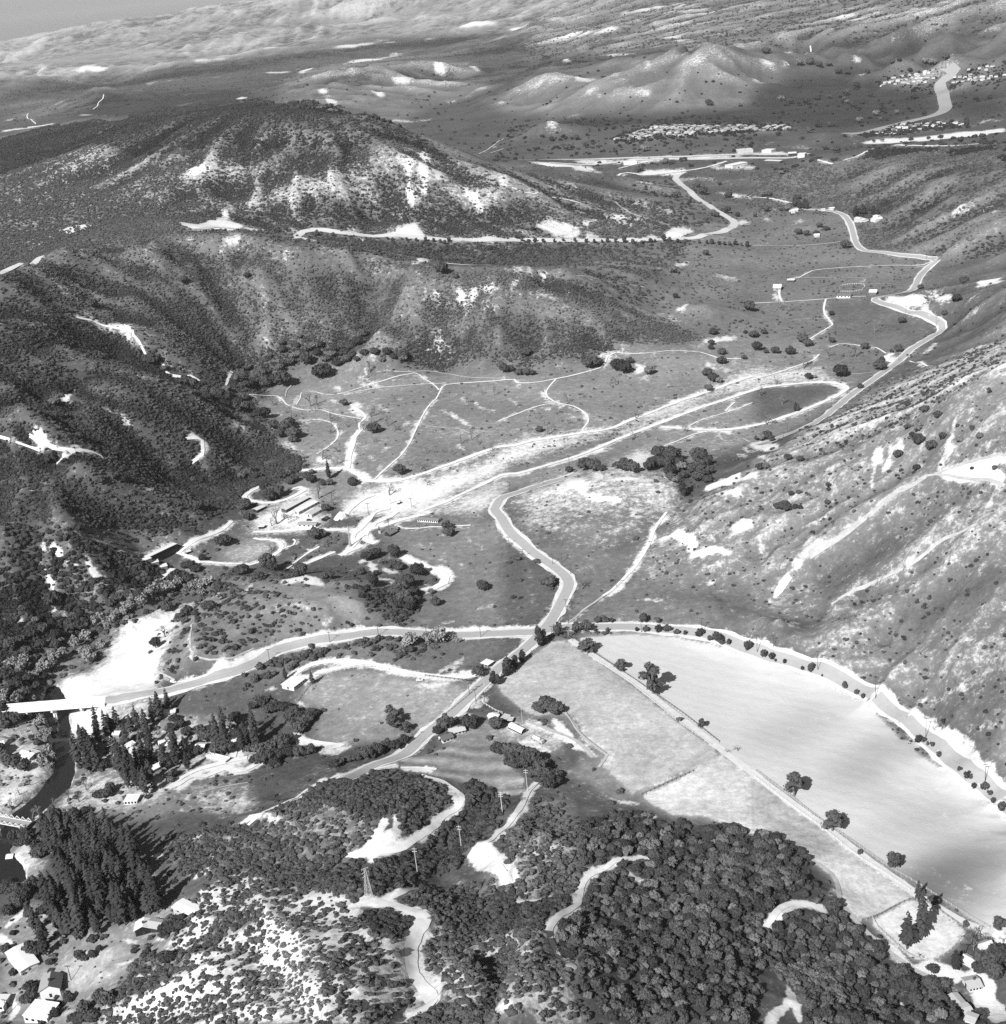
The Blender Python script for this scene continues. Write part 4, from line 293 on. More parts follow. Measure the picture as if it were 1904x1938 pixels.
([-207,2044,-212,2050,-241,2041,-271,2050,-275,2047,-271,2033,-240,2026,-210,2039],dict(s=0.4)),
([-138,2102,-141,2101,-149,2085,-158,2063,-158,2059,-154,2060,-143,2082,-137,2098],dict(s=0.4)),
([-168,2026,-166,2019,-142,2012,-128,2041,-131,2050,-139,2045,-147,2030,-161,2033],dict(s=0.42)),
([-339,2136,-340,2144,-356,2177,-360,2173,-358,2164,-343,2138],dict(s=0.4)),
([-300,2048,-304,2060,-326,2064,-330,2065,-325,2048,-303,2044],dict(s=0.4)),
([-663,2316,-671,2322,-680,2306,-697,2313,-700,2301,-689,2273,-656,2227,-658,2294],dict(s=0.5)),
([-686,2271,-690,2266,-680,2212,-714,2262,-698,2163,-687,2126,-680,2123,-685,2173,-653,2129,-673,2231],dict(s=0.5)),
([-787,2379,-780,2350,-752,2275,-723,2165,-709,2128,-707,2138,-736,2269,-777,2367],dict(s=0.5)),
([-877,2631,-869,2616,-855,2628,-858,2646,-868,2668,-882,2652],dict(s=0.5)),
([-625,2260,-614,2236,-600,2252,-603,2275,-612,2293,-628,2281],dict(s=0.45)),
([-562,2224,-558,2222,-547,2244,-554,2278,-561,2292,-571,2265],dict(s=0.42)),
([-454,2060,-455,2056,-453,2021,-451,2015,-450,2017,-452,2055],dict(s=0.8)),
([-541,2055,-537,2048,-509,2051,-509,2059,-513,2068,-541,2064],dict(s=0.6)),
([-446,2135,-438,2127,-423,2132,-400,2135,-397,2144,-401,2150,-433,2183,-447,2151],dict(s=0.45)),
([-394,2093,-389,2079,-361,2056,-350,2029,-342,2023,-342,2042,-356,2095,-389,2106],dict(s=0.42)),
([-347,2203,-353,2202,-355,2163,-352,2151,-347,2155,-344,2193],dict(s=0.4)),
([-655,2343,-649,2329,-606,2289,-605,2307,-612,2325,-652,2349],dict(s=0.42)),
([-419,1872,-383,1882,-370,1957,-369,1998,-360,2003,-350,1973,-326,1914,-314,1776,-352,1771,-381,1782],dict(s=0.95,b=0)),
([-547,1928,-558,1954,-575,1942,-590,1932,-584,1897,-569,1860,-538,1819,-538,1884],dict(s=0.8)),
([-581,1869,-590,1886,-588,1813,-579,1732,-570,1699,-562,1684,-557,1726,-566,1817],dict(s=0.6)),
([-578,2001,-575,1991,-560,1979,-560,1986,-564,1996,-578,2007],dict(s=0.6)),
([-614,1884,-619,1886,-587,1732,-576,1698,-572,1696,-603,1849],dict(s=0.5)),
([-544,2023,-542,2015,-532,1999,-530,2001,-533,2011,-542,2025],dict(s=0.5)),
([-359,1735,-363,1739,-367,1722,-367,1713,-363,1712,-357,1722],dict(s=0.6)),
([-322,1708,-319,1704,-301,1708,-299,1715,-303,1723,-321,1718],dict(s=0.7)),
([-314,1715,-316,1713,-322,1696,-321,1694,-319,1694,-313,1710],dict(s=0.6)),
([-287,1703,-290,1704,-295,1695,-294,1691,-291,1691,-286,1699],dict(s=0.6)),
([-400,1681,-404,1679,-409,1652,-409,1646,-404,1646,-399,1673],dict(s=0.4)),
([-476,1709,-473,1702,-459,1692,-458,1697,-461,1705,-474,1714],dict(s=0.5)),
([-503,1696,-482,1621,-474,1605,-472,1607,-473,1615,-499,1694],dict(s=0.5)),
([-125,1925,-105,1950,-90,1990,-83,1982,-75,1953,-71,1919],dict(s=0.95,b=0)),
([-196,1928,-186,1948,-171,1950,-160,1939,-152,1936],dict(s=0.8,b=0)),
([-284,1933,-266,1943,-247,1926],dict(s=0.8,b=0)),
([-39,1926,-37,1921,-18,1926,-8,1922,-5,1925,-6,1930,-18,1943,-37,1929],dict(s=0.8)),
([7,1928,9,1925,26,1934,39,1930,41,1936,40,1943,27,1951,8,1931],dict(s=0.85)),
([-242,1734,-238,1723,-223,1730,-211,1733,-226,1883,-230,1900,-244,1915,-241,1747],dict(s=0.55)),
([-179,1891,-174,1871,-164,1879,-159,1841,-154,1832,-154,1863,-162,1925,-177,1907],dict(s=0.5)),
([-252,1669,-250,1666,-234,1663,-233,1666,-235,1670,-250,1671],dict(s=0.5)),
([89,1997,107,2024,128,2033,148,2008,156,1977,131,1961,97,1976],dict(s=0.8,b=0)),
([148,2007,150,2004,179,2033,205,2089,251,2102,265,2094,268,2103,269,2117,257,2137,208,2122,180,2058,150,2014],dict(s=0.8)),
([238,1981,251,2006,270,2009,273,1992],dict(s=0.75,b=0)),
([281,2021,309,2081,329,2063,333,2027,297,1994,283,1993],dict(s=0.85,b=0)),
([163,1986,176,1992,193,1974,163,1968],dict(s=0.75,b=0)),
([207,2051,209,2033,235,2063,232,2027,236,2018,241,2041,246,2126,214,2087],dict(s=0.55)),
([161,2084,163,2081,195,2144,206,2178,208,2188,206,2190,194,2159,164,2109],dict(s=0.6)),
([267,2251,267,2226,282,2182,320,2146,328,2162,330,2189,296,2251,274,2261],dict(s=0.42)),
([45,2107,47,2099,59,2096,64,2104,62,2110,50,2110],dict(s=0.5)),
([123,2220,126,2214,149,2245,184,2273,191,2292,189,2307,156,2315,128,2254],dict(s=0.45)),
([42,2048,42,2043,62,2035,86,2059,88,2066,84,2067,64,2049,46,2051],dict(s=0.5)),
([228,2313,226,2299,230,2260,234,2262,236,2274,232,2316],dict(s=0.5)),
([91,2222,93,2212,110,2214,115,2222,113,2229,96,2230],dict(s=0.5)),
([417,2119,417,2105,441,2119,446,2133,446,2145,423,2137],dict(s=0.9)),
([342,2740,342,2701,400,2644,428,2680,437,2713,435,2739,414,2739,351,2770],dict(s=0.75)),
([171,2847,172,2829,193,2466,229,2483,263,2814,264,2853,227,2877,176,2867],dict(s=0.8)),
([124,2871,125,2864,152,2845,176,2491,203,2845,203,2855,155,2889,126,2884],dict(s=0.8)),
([236,2950,236,2921,322,2872,432,2845,437,2862,437,2880,329,2924,241,2974],dict(s=0.7)),
([355,2921,355,2903,446,2844,561,2791,567,2807,568,2825,454,2895,359,2938],dict(s=0.7)),
([484,2695,483,2669,555,2631,563,2652,565,2678,492,2718],dict(s=0.6)),
([403,2604,403,2579,429,2583,437,2607,437,2631,410,2632],dict(s=0.5)),
([433,2629,430,2599,456,2529,463,2543,466,2572,440,2646],dict(s=0.4)),
([439,2442,438,2427,462,2365,492,2335,496,2344,497,2356,469,2398,443,2451],dict(s=0.7)),
([568,2864,568,2849,596,2849,601,2864,602,2878,573,2878],dict(s=0.6)),
([374,2544,375,2567,301,2477,291,2426,294,2422,368,2525],dict(s=0.4)),
([828,2819,822,2787,852,2750,856,2558,915,2545,969,2521,1046,2618,1077,2691,1120,2809,1076,2806,1018,2837,945,2827,886,2862,838,2843],dict(s=0.85)),
([809,2897,807,2885,807,2787,812,2794,818,2819,813,2902],dict(s=0.6)),
([1081,2906,1079,2892,1122,2922,1148,2896,1155,2908,1159,2924,1138,2969,1089,2924],dict(s=0.6)),
([662,2868,661,2856,710,2802,714,2812,715,2824,666,2878],dict(s=0.6)),
([592,2818,591,2805,638,2770,665,2660,671,2673,676,2703,647,2808,596,2828],dict(s=0.7)),
([706,2428,699,2407,698,2376,701,2367,707,2385,710,2420],dict(s=0.35)),
([668,1861,670,1853,694,1819,697,1762,703,1770,715,1807,706,1851,679,1881],dict(s=0.5)),
([703,2108,701,2087,717,2043,732,2082,734,2099,708,2114],dict(s=0.4)),
([657,1915,656,1933,635,1927,622,1889,618,1858,647,1888],dict(s=0.3)),
([678,1724,676,1722,677,1710,680,1706,682,1709,681,1721],dict(s=0.4)),
([501,2098,501,2087,521,2099,526,2113,526,2124,506,2113],dict(s=0.6)),
([464,2161,463,2151,478,2113,482,2118,483,2127,468,2166],dict(s=0.6)),
([629,2910,629,2900,677,2934,682,2950,683,2964,633,2923],dict(s=0.5)),
([670,2100,668,2093,670,2028,671,2029,673,2035,671,2102],dict(s=0.5)),
([510,2231,510,2242,481,2232,477,2220,477,2211,506,2220],dict(s=0.5)),
([1174,4256,1238,4293,1234,4272,1202,4252],dict(s=0.9,b=0)),
([1172,4125,1151,4041,1164,3980,1168,3990,1173,4014,1183,4157],dict(s=0.5)),
([1238,3518,1235,3505,1259,3423,1286,3404,1313,3405,1314,3408,1314,3412,1289,3417,1263,3433,1246,3539],dict(s=0.5)),
([1297,3368,1297,3363,1322,3326,1324,3328,1325,3332,1299,3370],dict(s=0.5)),
([-137,5871,-147,5851,-142,5738,-130,5705,-122,5792,-126,5858],dict(s=0.75)),
([-100,5872,-100,5849,-85,5832,-94,5817,-91,5708,-74,5730,-47,5851,-83,5878],dict(s=0.6)),
([55,6051,54,5945,78,5818,88,5820,89,5894,65,6068],dict(s=0.5)),
([104,5914,93,5934,69,5842,64,5815,75,5805,98,5827],dict(s=0.5)),
([-353,5466,-355,5447,-338,5378,-329,5377,-328,5409,-344,5461],dict(s=0.5)),
([-276,5403,-255,5197,-196,5418,-150,5660,-144,5722,-156,5731,-209,5612,-270,5427],dict(s=0.45)),
([-307,5611,-306,5562,-253,5412,-241,5412,-240,5431,-296,5621],dict(s=0.3)),
([-336,5031,-327,4998,-300,4938,-284,4861,-275,4866,-275,4931,-303,5200,-337,5174],dict(s=0.65)),
([-524,5059,-516,4988,-462,4737,-443,4674,-218,2355,-431,4714,-458,4913,-512,5063],dict(s=0.6)),
([-598,4778,-595,4777,-279,2396,-276,2410,-548,4760,-592,4780],dict(s=0.4)),
([-391,4868,-393,4835,-381,4714,-373,4705,-371,4741,-383,4853],dict(s=0.4)),
([-597,5468,-579,5360,-539,5498,-538,5520,-545,5528,-595,5485],dict(s=0.4)),
([-1169,8364,-1152,8276,-985,8192,-988,8259,-1000,8327,-1174,8443],dict(s=0.8)),
([-1002,8503,-980,8339,-833,7514,-839,8042,-877,8444,-897,8535,-900,8131,-1000,8574],dict(s=0.7)),
([-695,8653,-681,8541,-534,8557,-426,8888,-309,8958,-305,9001,-312,9040,-435,9048,-558,8936,-695,8721],dict(s=0.75)),
([-779,8504,-768,8413,-674,8440,-676,8510,-684,8573,-782,8570],dict(s=0.6)),
([11,4982,17,4846,67,5015,123,4952,128,4970,124,5002,67,5180,14,5034],dict(s=0.5)),
([-56,4827,-51,4804,-9,4809,-5,4854,-10,4925,-53,4872],dict(s=0.5)),
([-229,4321,-225,4283,-165,4188,-84,4261,-82,4290,-85,4315,-167,4258,-227,4335],dict(s=0.6)),
([97,4432,98,4398,126,4313,133,4323,132,4354,104,4446],dict(s=0.5)),
([25,4814,27,4800,70,4431,74,4433,72,4447,29,4820],dict(s=0.5)),
([-67,10479,-55,10354,108,10057,315,9992,329,10043,319,10089,116,10558,-55,10586],dict(s=0.5)),
([-856,9662,-842,9597,-677,9591,-462,9666,-389,9547,-380,9601,-389,9701,-478,10055,-702,9943,-858,9780],dict(s=0.5)),
([-1353,9905,-1323,9759,-1250,9847,-1340,10654,-1360,10713,-1465,10813],dict(s=0.5)),
([-651,10500,-623,10168,-554,9919,-536,10014,-563,10367,-632,10590],dict(s=0.3)),
([-1130,9488,-1110,9373,-998,9312,-999,9408,-1013,9480,-1127,9542],dict(s=0.4)),
([-1175,12536,-1207,12560,-1291,12377,-1380,12364,-1392,12264,-1364,12169,-1243,12114,-1168,12432],dict(s=0.3)),
([-336,10193,-313,10266,-272,10975,-281,11090,-309,11099,-353,10517],dict(s=0.3)),
([116,11223,129,11083,274,10760,297,10794,288,10962,140,11270],dict(s=0.3)),
([195,10014,201,9977,325,9996,331,10026,326,10047,201,10040],dict(s=0.5)),
([-232,9765,-225,9678,-43,9456,-35,9491,-41,9554,-226,9812],dict(s=0.4)),
([-2774,10090,-2747,10006,-2660,9898,-2638,9998,-2592,9990,-2501,9841,-2453,9912,-2471,10022,-2507,10118,-2533,10007,-2688,10425,-2772,10477,-2706,10070,-2770,10135],dict(s=0.7)),
([-3246,10136,-3226,10097,-3105,10141,-2955,10070,-2885,10199,-2932,10398,-2953,10443,-3030,10326,-3133,10239,-3254,10194],dict(s=0.45)),
([-3316,10264,-3307,10276,-3375,10568,-3437,10761,-3443,10737,-3376,10451],dict(s=0.4)),
([-2560,11147,-2531,11056,-2431,11088,-2445,11185,-2488,11345,-2572,11236],dict(s=0.5)),
([-2377,11263,-2362,11220,-2332,11284,-2337,11335,-2349,11361,-2382,11309],dict(s=0.8)),
([-2684,12825,-2681,12792,-2587,12446,-2472,11984,-2460,11959,-2483,12086,-2576,12469,-2675,12814],dict(s=0.5)),
([-2464,12586,-2459,12530,-2382,12222,-2364,12200,-2374,12284,-2441,12545],dict(s=0.4)),
([-2159,10666,-2130,10573,-1979,10565,-1983,10659,-2012,10758,-2159,10732],dict(s=0.35)),
([-1799,9466,-1767,9345,-1615,9278,-1510,9315,-1423,9587,-1431,9707,-1606,10797,-1608,9898,-1646,9467,-1849,9801],dict(s=0.4)),
([-2063,8942,-2044,8881,-1870,8425,-1836,8504,-1844,8569,-1874,8678,-1940,8759,-2061,8971],dict(s=0.5)),
([-2602,8959,-2597,8946,-2566,8947,-2564,8954,-2568,8965,-2601,8969],dict(s=0.6)),
([-1869,8732,-1858,8689,-1710,8435,-1713,8466,-1721,8499,-1871,8755],dict(s=0.6)),
([-1493,8472,-1477,8400,-1336,8210,-1341,8268,-1356,8339,-1498,8525],dict(s=0.5)),
([-1622,4848,-1609,4815,-1601,4878,-1525,4892,-1504,5099,-1557,5287,-1569,5318,-1635,5246,-1738,5299,-1633,4886],dict(s=0.7)),
([-1174,4731,-1153,4665,-1115,4699,-1125,4758,-1141,4807,-1182,4781],dict(s=0.4)),
([-1969,5915,-1955,5881,-1912,6023,-1918,6048,-1926,6066,-1982,5963],dict(s=0.6)),
([-885,5468,-872,5403,-780,5062,-781,5097,-819,5337,-885,5501],dict(s=0.8)),
([-946,4752,-943,4751,-1019,5251,-1034,5330,-1039,5342,-949,4772],dict(s=0.6)),
([-1110,5329,-1099,5292,-924,5478,-929,5525,-939,5568,-1118,5386],dict(s=0.35)),
([-474,2558,-474,2569,-423,2483,-422,2493,-429,2523,-472,2557],dict(s=0.35)),
([-1556,5574,-1545,5540,-1434,5400,-1259,4949,-1262,4973,-1283,5049,-1469,5540,-1567,5623],dict(s=0.5)),
([-951,2813,-932,2771,-902,2806,-906,2831,-938,2917,-957,2843],dict(s=0.4)),
([-917,2902,-887,2822,-843,2791,-847,2823,-870,2885,-916,2917],dict(s=0.35)),
([364,9699,351,9161,393,8905,475,9141,501,9523,494,9568,423,9629,376,9777],dict(s=0.6)),
([475,7482,473,7263,558,7167,619,7213,688,6963,795,6861,812,6907,808,6972,747,7576,652,7677,589,7627,499,7665],dict(s=0.4)),
([885,6314,880,6237,875,5638,911,5430,946,5598,969,5767,929,5964,906,6411],dict(s=0.45)),
([923,6244,890,5966,1000,6217,1018,6298,1024,6397,935,6295],dict(s=0.4)),
([708,5218,710,5214,769,5487,811,5385,816,5409,819,5442,787,5633,714,5266],dict(s=0.5)),
([573,5634,567,5535,630,5394,617,4779,689,5303,690,5343,640,5475,580,5661],dict(s=0.5)),
([375,7609,376,7423,463,7227,476,7263,477,7448,391,7697],dict(s=0.35)),
([948,8144,944,7966,1132,7244,1229,6662,1250,6697,1331,7196,1305,8341,1036,8758],dict(s=0.35)),
([1023,5674,1013,5547,1113,5594,1173,5632,1205,5732,1211,5820,1160,5855,1060,5825],dict(s=0.35)),
([413,5737,399,5497,442,5505,451,5580,449,5598,417,5746],dict(s=0.6)),
([594,9885,570,9287,679,8766,705,8933,721,9285,612,9935],dict(s=0.3)),
([1248,6483,1218,6261,1319,6316,1362,6481,1355,6514,1264,6526],dict(s=0.3)),
([964,7098,960,7022,986,6533,996,6539,1031,6809,990,7214],dict(s=0.3)),
([278,4478,271,4483,233,4439,217,4381,218,4368,226,4369,244,4406,277,4463],dict(s=0.55)),
([291,4462,292,4441,336,4401,341,4412,339,4423,296,4469],dict(s=0.5)),
([188,4589,180,4493,186,4397,194,4374,200,4406,193,4502],dict(s=0.4)),
([264,4351,270,4349,291,4385,291,4400,285,4401,264,4361],dict(s=0.5)),
([378,4612,367,4424,410,4175,447,4475,448,4538,387,4630],dict(s=0.5)),
([356,4101,361,4074,389,4069,404,4017,412,4013,414,4036,398,4121,362,4121],dict(s=0.5)),
([438,4191,443,4164,484,4163,495,4204,527,4556,481,4539],dict(s=0.4)),
([578,4573,535,4257,534,4190,540,4188,545,4203,545,4260],dict(s=0.4)),
([601,4579,561,4280,572,4194,595,4152,601,4155,601,4166,582,4213,606,4575],dict(s=0.5)),
([487,3958,494,3947,516,3931,530,3855,537,3834,545,3882,531,3971,494,3970],dict(s=0.5)),
([381,4016,382,4005,439,3956,443,3959,441,3968,385,4023],dict(s=0.5)),
([461,4085,463,4075,505,4040,527,4054,532,4066,530,4078,512,4092,465,4094],dict(s=0.4)),
([563,3997,567,3982,612,3973,620,3989,618,4011,572,4019],dict(s=0.35)),
([709,4116,714,4111,733,4126,735,4134,729,4134,711,4122],dict(s=0.6)),
([800,4155,801,4148,835,4180,841,4188,840,4194,809,4179],dict(s=0.6)),
([743,4168,745,4161,808,4179,814,4189,812,4195,748,4175],dict(s=0.4)),
([636,4219,631,4224,599,4205,597,4194,601,4188,634,4212],dict(s=0.4)),
([689,4112,688,4104,704,4060,707,4059,708,4066,693,4111],dict(s=0.5)),
([736,4108,734,4095,742,4073,746,4075,748,4085,741,4111],dict(s=0.5)),
([800,3974,804,3965,828,3984,837,4015,832,4024,805,3987],dict(s=0.5)),
([653,4014,657,4007,683,4020,688,4030,685,4038,660,4031],dict(s=0.4)),
([242,4012,243,3990,268,3952,273,3968,271,3990,246,4024],dict(s=0.5)),
([280,3906,284,3861,363,3830,374,3873,371,3904,290,3939],dict(s=0.35)),
([118,4366,123,4351,148,4357,153,4375,149,4404,123,4406],dict(s=0.35)),
([212,4332,216,4308,322,4032,328,4044,326,4073,219,4345],dict(s=0.4)),
([552,3870,550,3830,615,3814,622,3828,621,3847,558,3879],dict(s=0.4)),
([194,3411,200,3406,219,3405,221,3390,228,3383,234,3397,258,3879,199,3429],dict(s=0.4)),
([837,5452,831,5351,749,4295,756,4293,944,5411,876,5635],dict(s=0.3)),
([807,4105,810,4098,875,4161,885,4178,881,4184,816,4117],dict(s=0.35)),
([452,4113,454,4100,512,4088,517,4101,516,4115,457,4122],dict(s=0.4)),
([1027,4361,1031,4354,1229,4937,1232,4888,1234,4874,1239,4892,1238,4977,1148,4867],dict(s=0.5)),
([1030,4316,1032,4312,1170,4627,1234,4871,1234,4887,1034,4326],dict(s=0.4)),
([1081,4925,1084,4921,1164,5062,1197,5037,1200,5045,1199,5055,1169,5098,1096,4985],dict(s=0.6)),
([1338,5698,1333,5649,1371,5730,1344,5695,1306,5539,1310,5524,1401,5803,1351,5745],dict(s=0.5)),
([1406,6003,1407,5991,1480,6008,1577,6048,1663,6072,1674,6105,1678,6132,1588,6102,1484,6031,1411,6016],dict(s=0.4)),
([1447,4517,1442,4523,1401,4544,1395,4537,1397,4523,1440,4507],dict(s=0.4)),
([1481,5422,1480,5383,1509,5247,1639,5311,1662,5361,1667,5412,1575,5488,1533,5583],dict(s=0.4)),
([1741,4665,1736,4631,1759,4633,1671,4542,1708,4378,1724,4392,1749,4480,1716,4590,1759,4550,1757,4675],dict(s=0.35)),
([1399,4865,1397,4831,1448,4770,1468,4806,1481,4875,1413,4883],dict(s=0.35)),
([1545,4625,1549,4616,1487,4284,1604,4603,1605,4626,1558,4644],dict(s=0.3)),
([880,4182,890,4183,935,4238,940,4183,950,4180,957,4197,962,4318,888,4199],dict(s=0.4)),
([1216,5764,1205,5675,1199,5291,1235,5401,1252,5509,1240,5825],dict(s=0.35)),
([1410,5441,1393,5373,1309,4869,1319,4860,1350,4979,1422,5436],dict(s=0.3)),
([904,4163,904,4157,912,4157,917,4162,917,4169,909,4170],dict(s=0.5)),
([856,4054,856,4042,886,4005,919,4137,918,4143,862,4066],dict(s=0.5)),
([1669,4935,1669,4950,1737,5464,1722,5438,1705,5369,1660,4928],dict(s=0.3)),
([1782,4581,1785,4574,1824,4614,1831,4631,1827,4635,1791,4602],dict(s=0.4)),
([-484,1505,-483,1499,-472,1489,-464,1496,-463,1503,-466,1507,-472,1504,-482,1508],dict(s=0.59)),
([-495,1498,-494,1493,-484,1480,-482,1482,-484,1489,-493,1500],dict(s=0.47)),
([-446,1474,-445,1470,-437,1470,-436,1476,-437,1479,-446,1479],dict(s=0.72)),
([-426,1535,-425,1539,-427,1579,-431,1585,-433,1585,-434,1584,-432,1580,-433,1558],dict(s=0.42)),
([-372,1579,-371,1576,-357,1573,-349,1594,-349,1597,-352,1596,-358,1582,-370,1582],dict(s=0.51)),
([-329,1588,-329,1586,-321,1581,-319,1582,-319,1585,-327,1589],dict(s=0.77)),
([-334,1585,-332,1585,-323,1589,-322,1591,-324,1592,-333,1588],dict(s=0.59)),
([-382,1581,-381,1580,-374,1587,-373,1589,-375,1590,-382,1584],dict(s=0.51)),
([-337,1523,-335,1520,-329,1537,-324,1539,-321,1542,-323,1545,-329,1549,-338,1535],dict(s=0.64)),
([-317,1548,-316,1544,-305,1549,-291,1557,-290,1560,-292,1561,-305,1557,-315,1554],dict(s=0.59)),
([-420,1471,-419,1468,-402,1465,-394,1470,-398,1493,-401,1496,-407,1487,-420,1476],dict(s=0.59)),
([-293,1567,-291,1567,-279,1570,-278,1572,-280,1573,-292,1569],dict(s=0.42)),
([-440,1263,-439,1261,-434,1259,-433,1261,-434,1263,-439,1265],dict(s=0.68)),
([-430,1263,-429,1260,-427,1262,-431,1246,-430,1243,-428,1244,-422,1265,-428,1266],dict(s=0.51)),
([-413,1270,-413,1265,-410,1262,-412,1230,-402,1211,-394,1196,-400,1220,-404,1231,-402,1260,-410,1271],dict(s=0.51)),
([-408,1232,-409,1230,-387,1152,-385,1149,-387,1163,-407,1231],dict(s=0.59)),
([-387,1246,-384,1244,-379,1245,-367,1233,-368,1214,-366,1208,-364,1213,-361,1239,-376,1252,-386,1250],dict(s=0.51)),
([-361,1247,-361,1245,-357,1241,-355,1241,-355,1243,-359,1247],dict(s=0.59)),
([-358,1227,-357,1221,-350,1210,-344,1206,-341,1206,-341,1210,-345,1216,-355,1227],dict(s=0.42)),
([-393,1237,-394,1232,-382,1199,-398,1227,-400,1224,-398,1218,-376,1192,-390,1235],dict(s=0.38)),
([-423,1212,-421,1208,-414,1209,-413,1212,-414,1215,-423,1218],dict(s=0.51)),
([-433,1143,-431,1139,-422,1134,-421,1135,-422,1136,-432,1144],dict(s=0.59)),
([-492,1425,-493,1422,-491,1411,-470,1351,-468,1349,-468,1355,-486,1414,-490,1424],dict(s=0.51)),
([-482,1420,-481,1418,-474,1417,-473,1419,-474,1421,-481,1421],dict(s=0.42)),
([-469,1416,-469,1413,-462,1409,-460,1410,-461,1413,-468,1417],dict(s=0.42)),
([-450,1307,-449,1303,-442,1289,-434,1286,-433,1289,-434,1292,-443,1299,-449,1308],dict(s=0.42)),
([-473,1269,-472,1264,-462,1250,-460,1250,-460,1254,-470,1269],dict(s=0.42)),
([-456,1242,-454,1237,-439,1241,-438,1245,-439,1248,-454,1245],dict(s=0.42)),
([-343,1229,-343,1228,-338,1230,-338,1231,-338,1232,-343,1230],dict(s=0.59)),
([-308,1240,-308,1236,-303,1230,-294,1236,-293,1242,-295,1245,-303,1239,-306,1241],dict(s=0.72)),
([-292,1240,-291,1237,-283,1254,-282,1259,-284,1261,-292,1248],dict(s=0.51)),
([-309,1251,-309,1246,-309,1237,-308,1236,-307,1239,-307,1249],dict(s=0.51)),
([-277,1231,-276,1230,-270,1248,-269,1253,-270,1254,-277,1236],dict(s=0.51)),
([-341,1149,-339,1150,-336,1166,-327,1184,-326,1188,-327,1190,-338,1177,-342,1155],dict(s=0.42)),
([-345,1121,-344,1120,-337,1136,-337,1141,-338,1142,-345,1124],dict(s=0.42)),
([-340,1186,-339,1188,-335,1201,-335,1203,-337,1202,-341,1189],dict(s=0.34)),
([-400,1057,-399,1055,-394,1054,-390,1051,-388,1051,-389,1054,-394,1061,-399,1059],dict(s=0.68)),
([-428,1118,-427,1116,-419,1113,-418,1114,-419,1116,-426,1118],dict(s=0.51)),
([-408,1120,-407,1118,-395,1110,-393,1110,-394,1111,-406,1120],dict(s=0.51)),
([-360,1078,-359,1077,-352,1072,-351,1072,-351,1074,-358,1078],dict(s=0.51)),
([-350,1082,-349,1080,-342,1084,-342,1088,-344,1092,-349,1085],dict(s=0.42)),
([-313,1096,-312,1093,-304,1092,-303,1094,-304,1097,-312,1100],dict(s=0.59)),
([-354,1042,-352,1038,-345,1043,-344,1047,-346,1050,-353,1047],dict(s=0.42)),
([-306,1074,-307,1073,-308,1068,-307,1067,-306,1068,-305,1074],dict(s=0.42)),
([-297,1188,-297,1185,-277,1168,-268,1180,-267,1186,-270,1187,-276,1183,-295,1192],dict(s=0.38)),
([-282,1282,-280,1280,-266,1290,-254,1297,-252,1302,-258,1325,-266,1302,-280,1288],dict(s=0.34)),
([-294,1434,-293,1430,-271,1398,-271,1412,-272,1418,-292,1435],dict(s=0.42)),
([-516,1482,-516,1475,-509,1423,-507,1421,-505,1423,-513,1477],dict(s=0.34)),
([-377,1259,-376,1257,-367,1257,-366,1259,-368,1262,-377,1262],dict(s=0.42)),
([-291,1192,-293,1193,-301,1185,-306,1184,-308,1182,-307,1181,-301,1181,-292,1189],dict(s=0.51)),
([-195,1631,-192,1629,-181,1630,-177,1626,-182,1628,-185,1623,-183,1621,-168,1625,-177,1639,-192,1636],dict(s=0.5)),
([-274,1609,-272,1607,-263,1605,-269,1601,-268,1598,-265,1597,-258,1609,-273,1611],dict(s=0.6)),
([-275,1597,-275,1599,-282,1605,-284,1605,-284,1603,-277,1597],dict(s=0.5)),
([-134,1630,-133,1628,-120,1610,-118,1610,-120,1613,-132,1631],dict(s=0.6)),
([-68,1569,-66,1567,-53,1569,-42,1573,-41,1575,-42,1577,-54,1573,-66,1570],dict(s=0.75)),
([-65,1556,-64,1556,-47,1564,-35,1557,-34,1558,-35,1560,-48,1568,-65,1558],dict(s=0.7)),
([-34,1564,-33,1562,-21,1561,-9,1557,26,1537,27,1539,26,1541,-8,1564,-22,1568,-33,1566],dict(s=0.75)),
([-21,1552,-20,1548,-11,1536,4,1522,19,1513,21,1514,21,1516,6,1528,-9,1543,-18,1551],dict(s=0.7)),
([-59,1545,-58,1543,-50,1540,-49,1541,-49,1543,-57,1546],dict(s=0.6)),
([-51,1538,-50,1536,-39,1531,-38,1531,-39,1533,-50,1539],dict(s=0.8)),
([-225,1630,-226,1628,-225,1623,-223,1622,-222,1624,-224,1629],dict(s=0.5)),
([-93,1601,-92,1594,-85,1586,-83,1585,-84,1590,-91,1599],dict(s=0.5)),
([-129,1667,-128,1663,-96,1631,-95,1633,-96,1638,-128,1669],dict(s=0.5)),
([-85,1616,-84,1613,-68,1592,-67,1593,-67,1595,-83,1615],dict(s=0.6)),
([-48,1531,-51,1531,-61,1521,-64,1516,-63,1513,-60,1512,-55,1517,-47,1528],dict(s=0.5)),
([-87,1509,-82,1506,-67,1506,-45,1495,-30,1473,-24,1474,-26,1485,-42,1508,-66,1520,-83,1514],dict(s=0.55)),
([-66,1519,-63,1513,-51,1505,-36,1501,-32,1503,-37,1511,-50,1518,-60,1520],dict(s=0.5)),
([6,1467,7,1464,17,1456,20,1458,19,1462,8,1468],dict(s=0.5)),
([-181,1578,-179,1577,-161,1589,-160,1592,-161,1593,-180,1580],dict(s=0.4)),
([-136,1555,-133,1530,-126,1520,-125,1520,-125,1522,-134,1555],dict(s=0.5)),
([-256,1664,-258,1668,-272,1673,-275,1670,-272,1665,-259,1662],dict(s=0.5)),
([-271,1565,-271,1561,-255,1547,-251,1549,-251,1552,-266,1562],dict(s=0.4)),
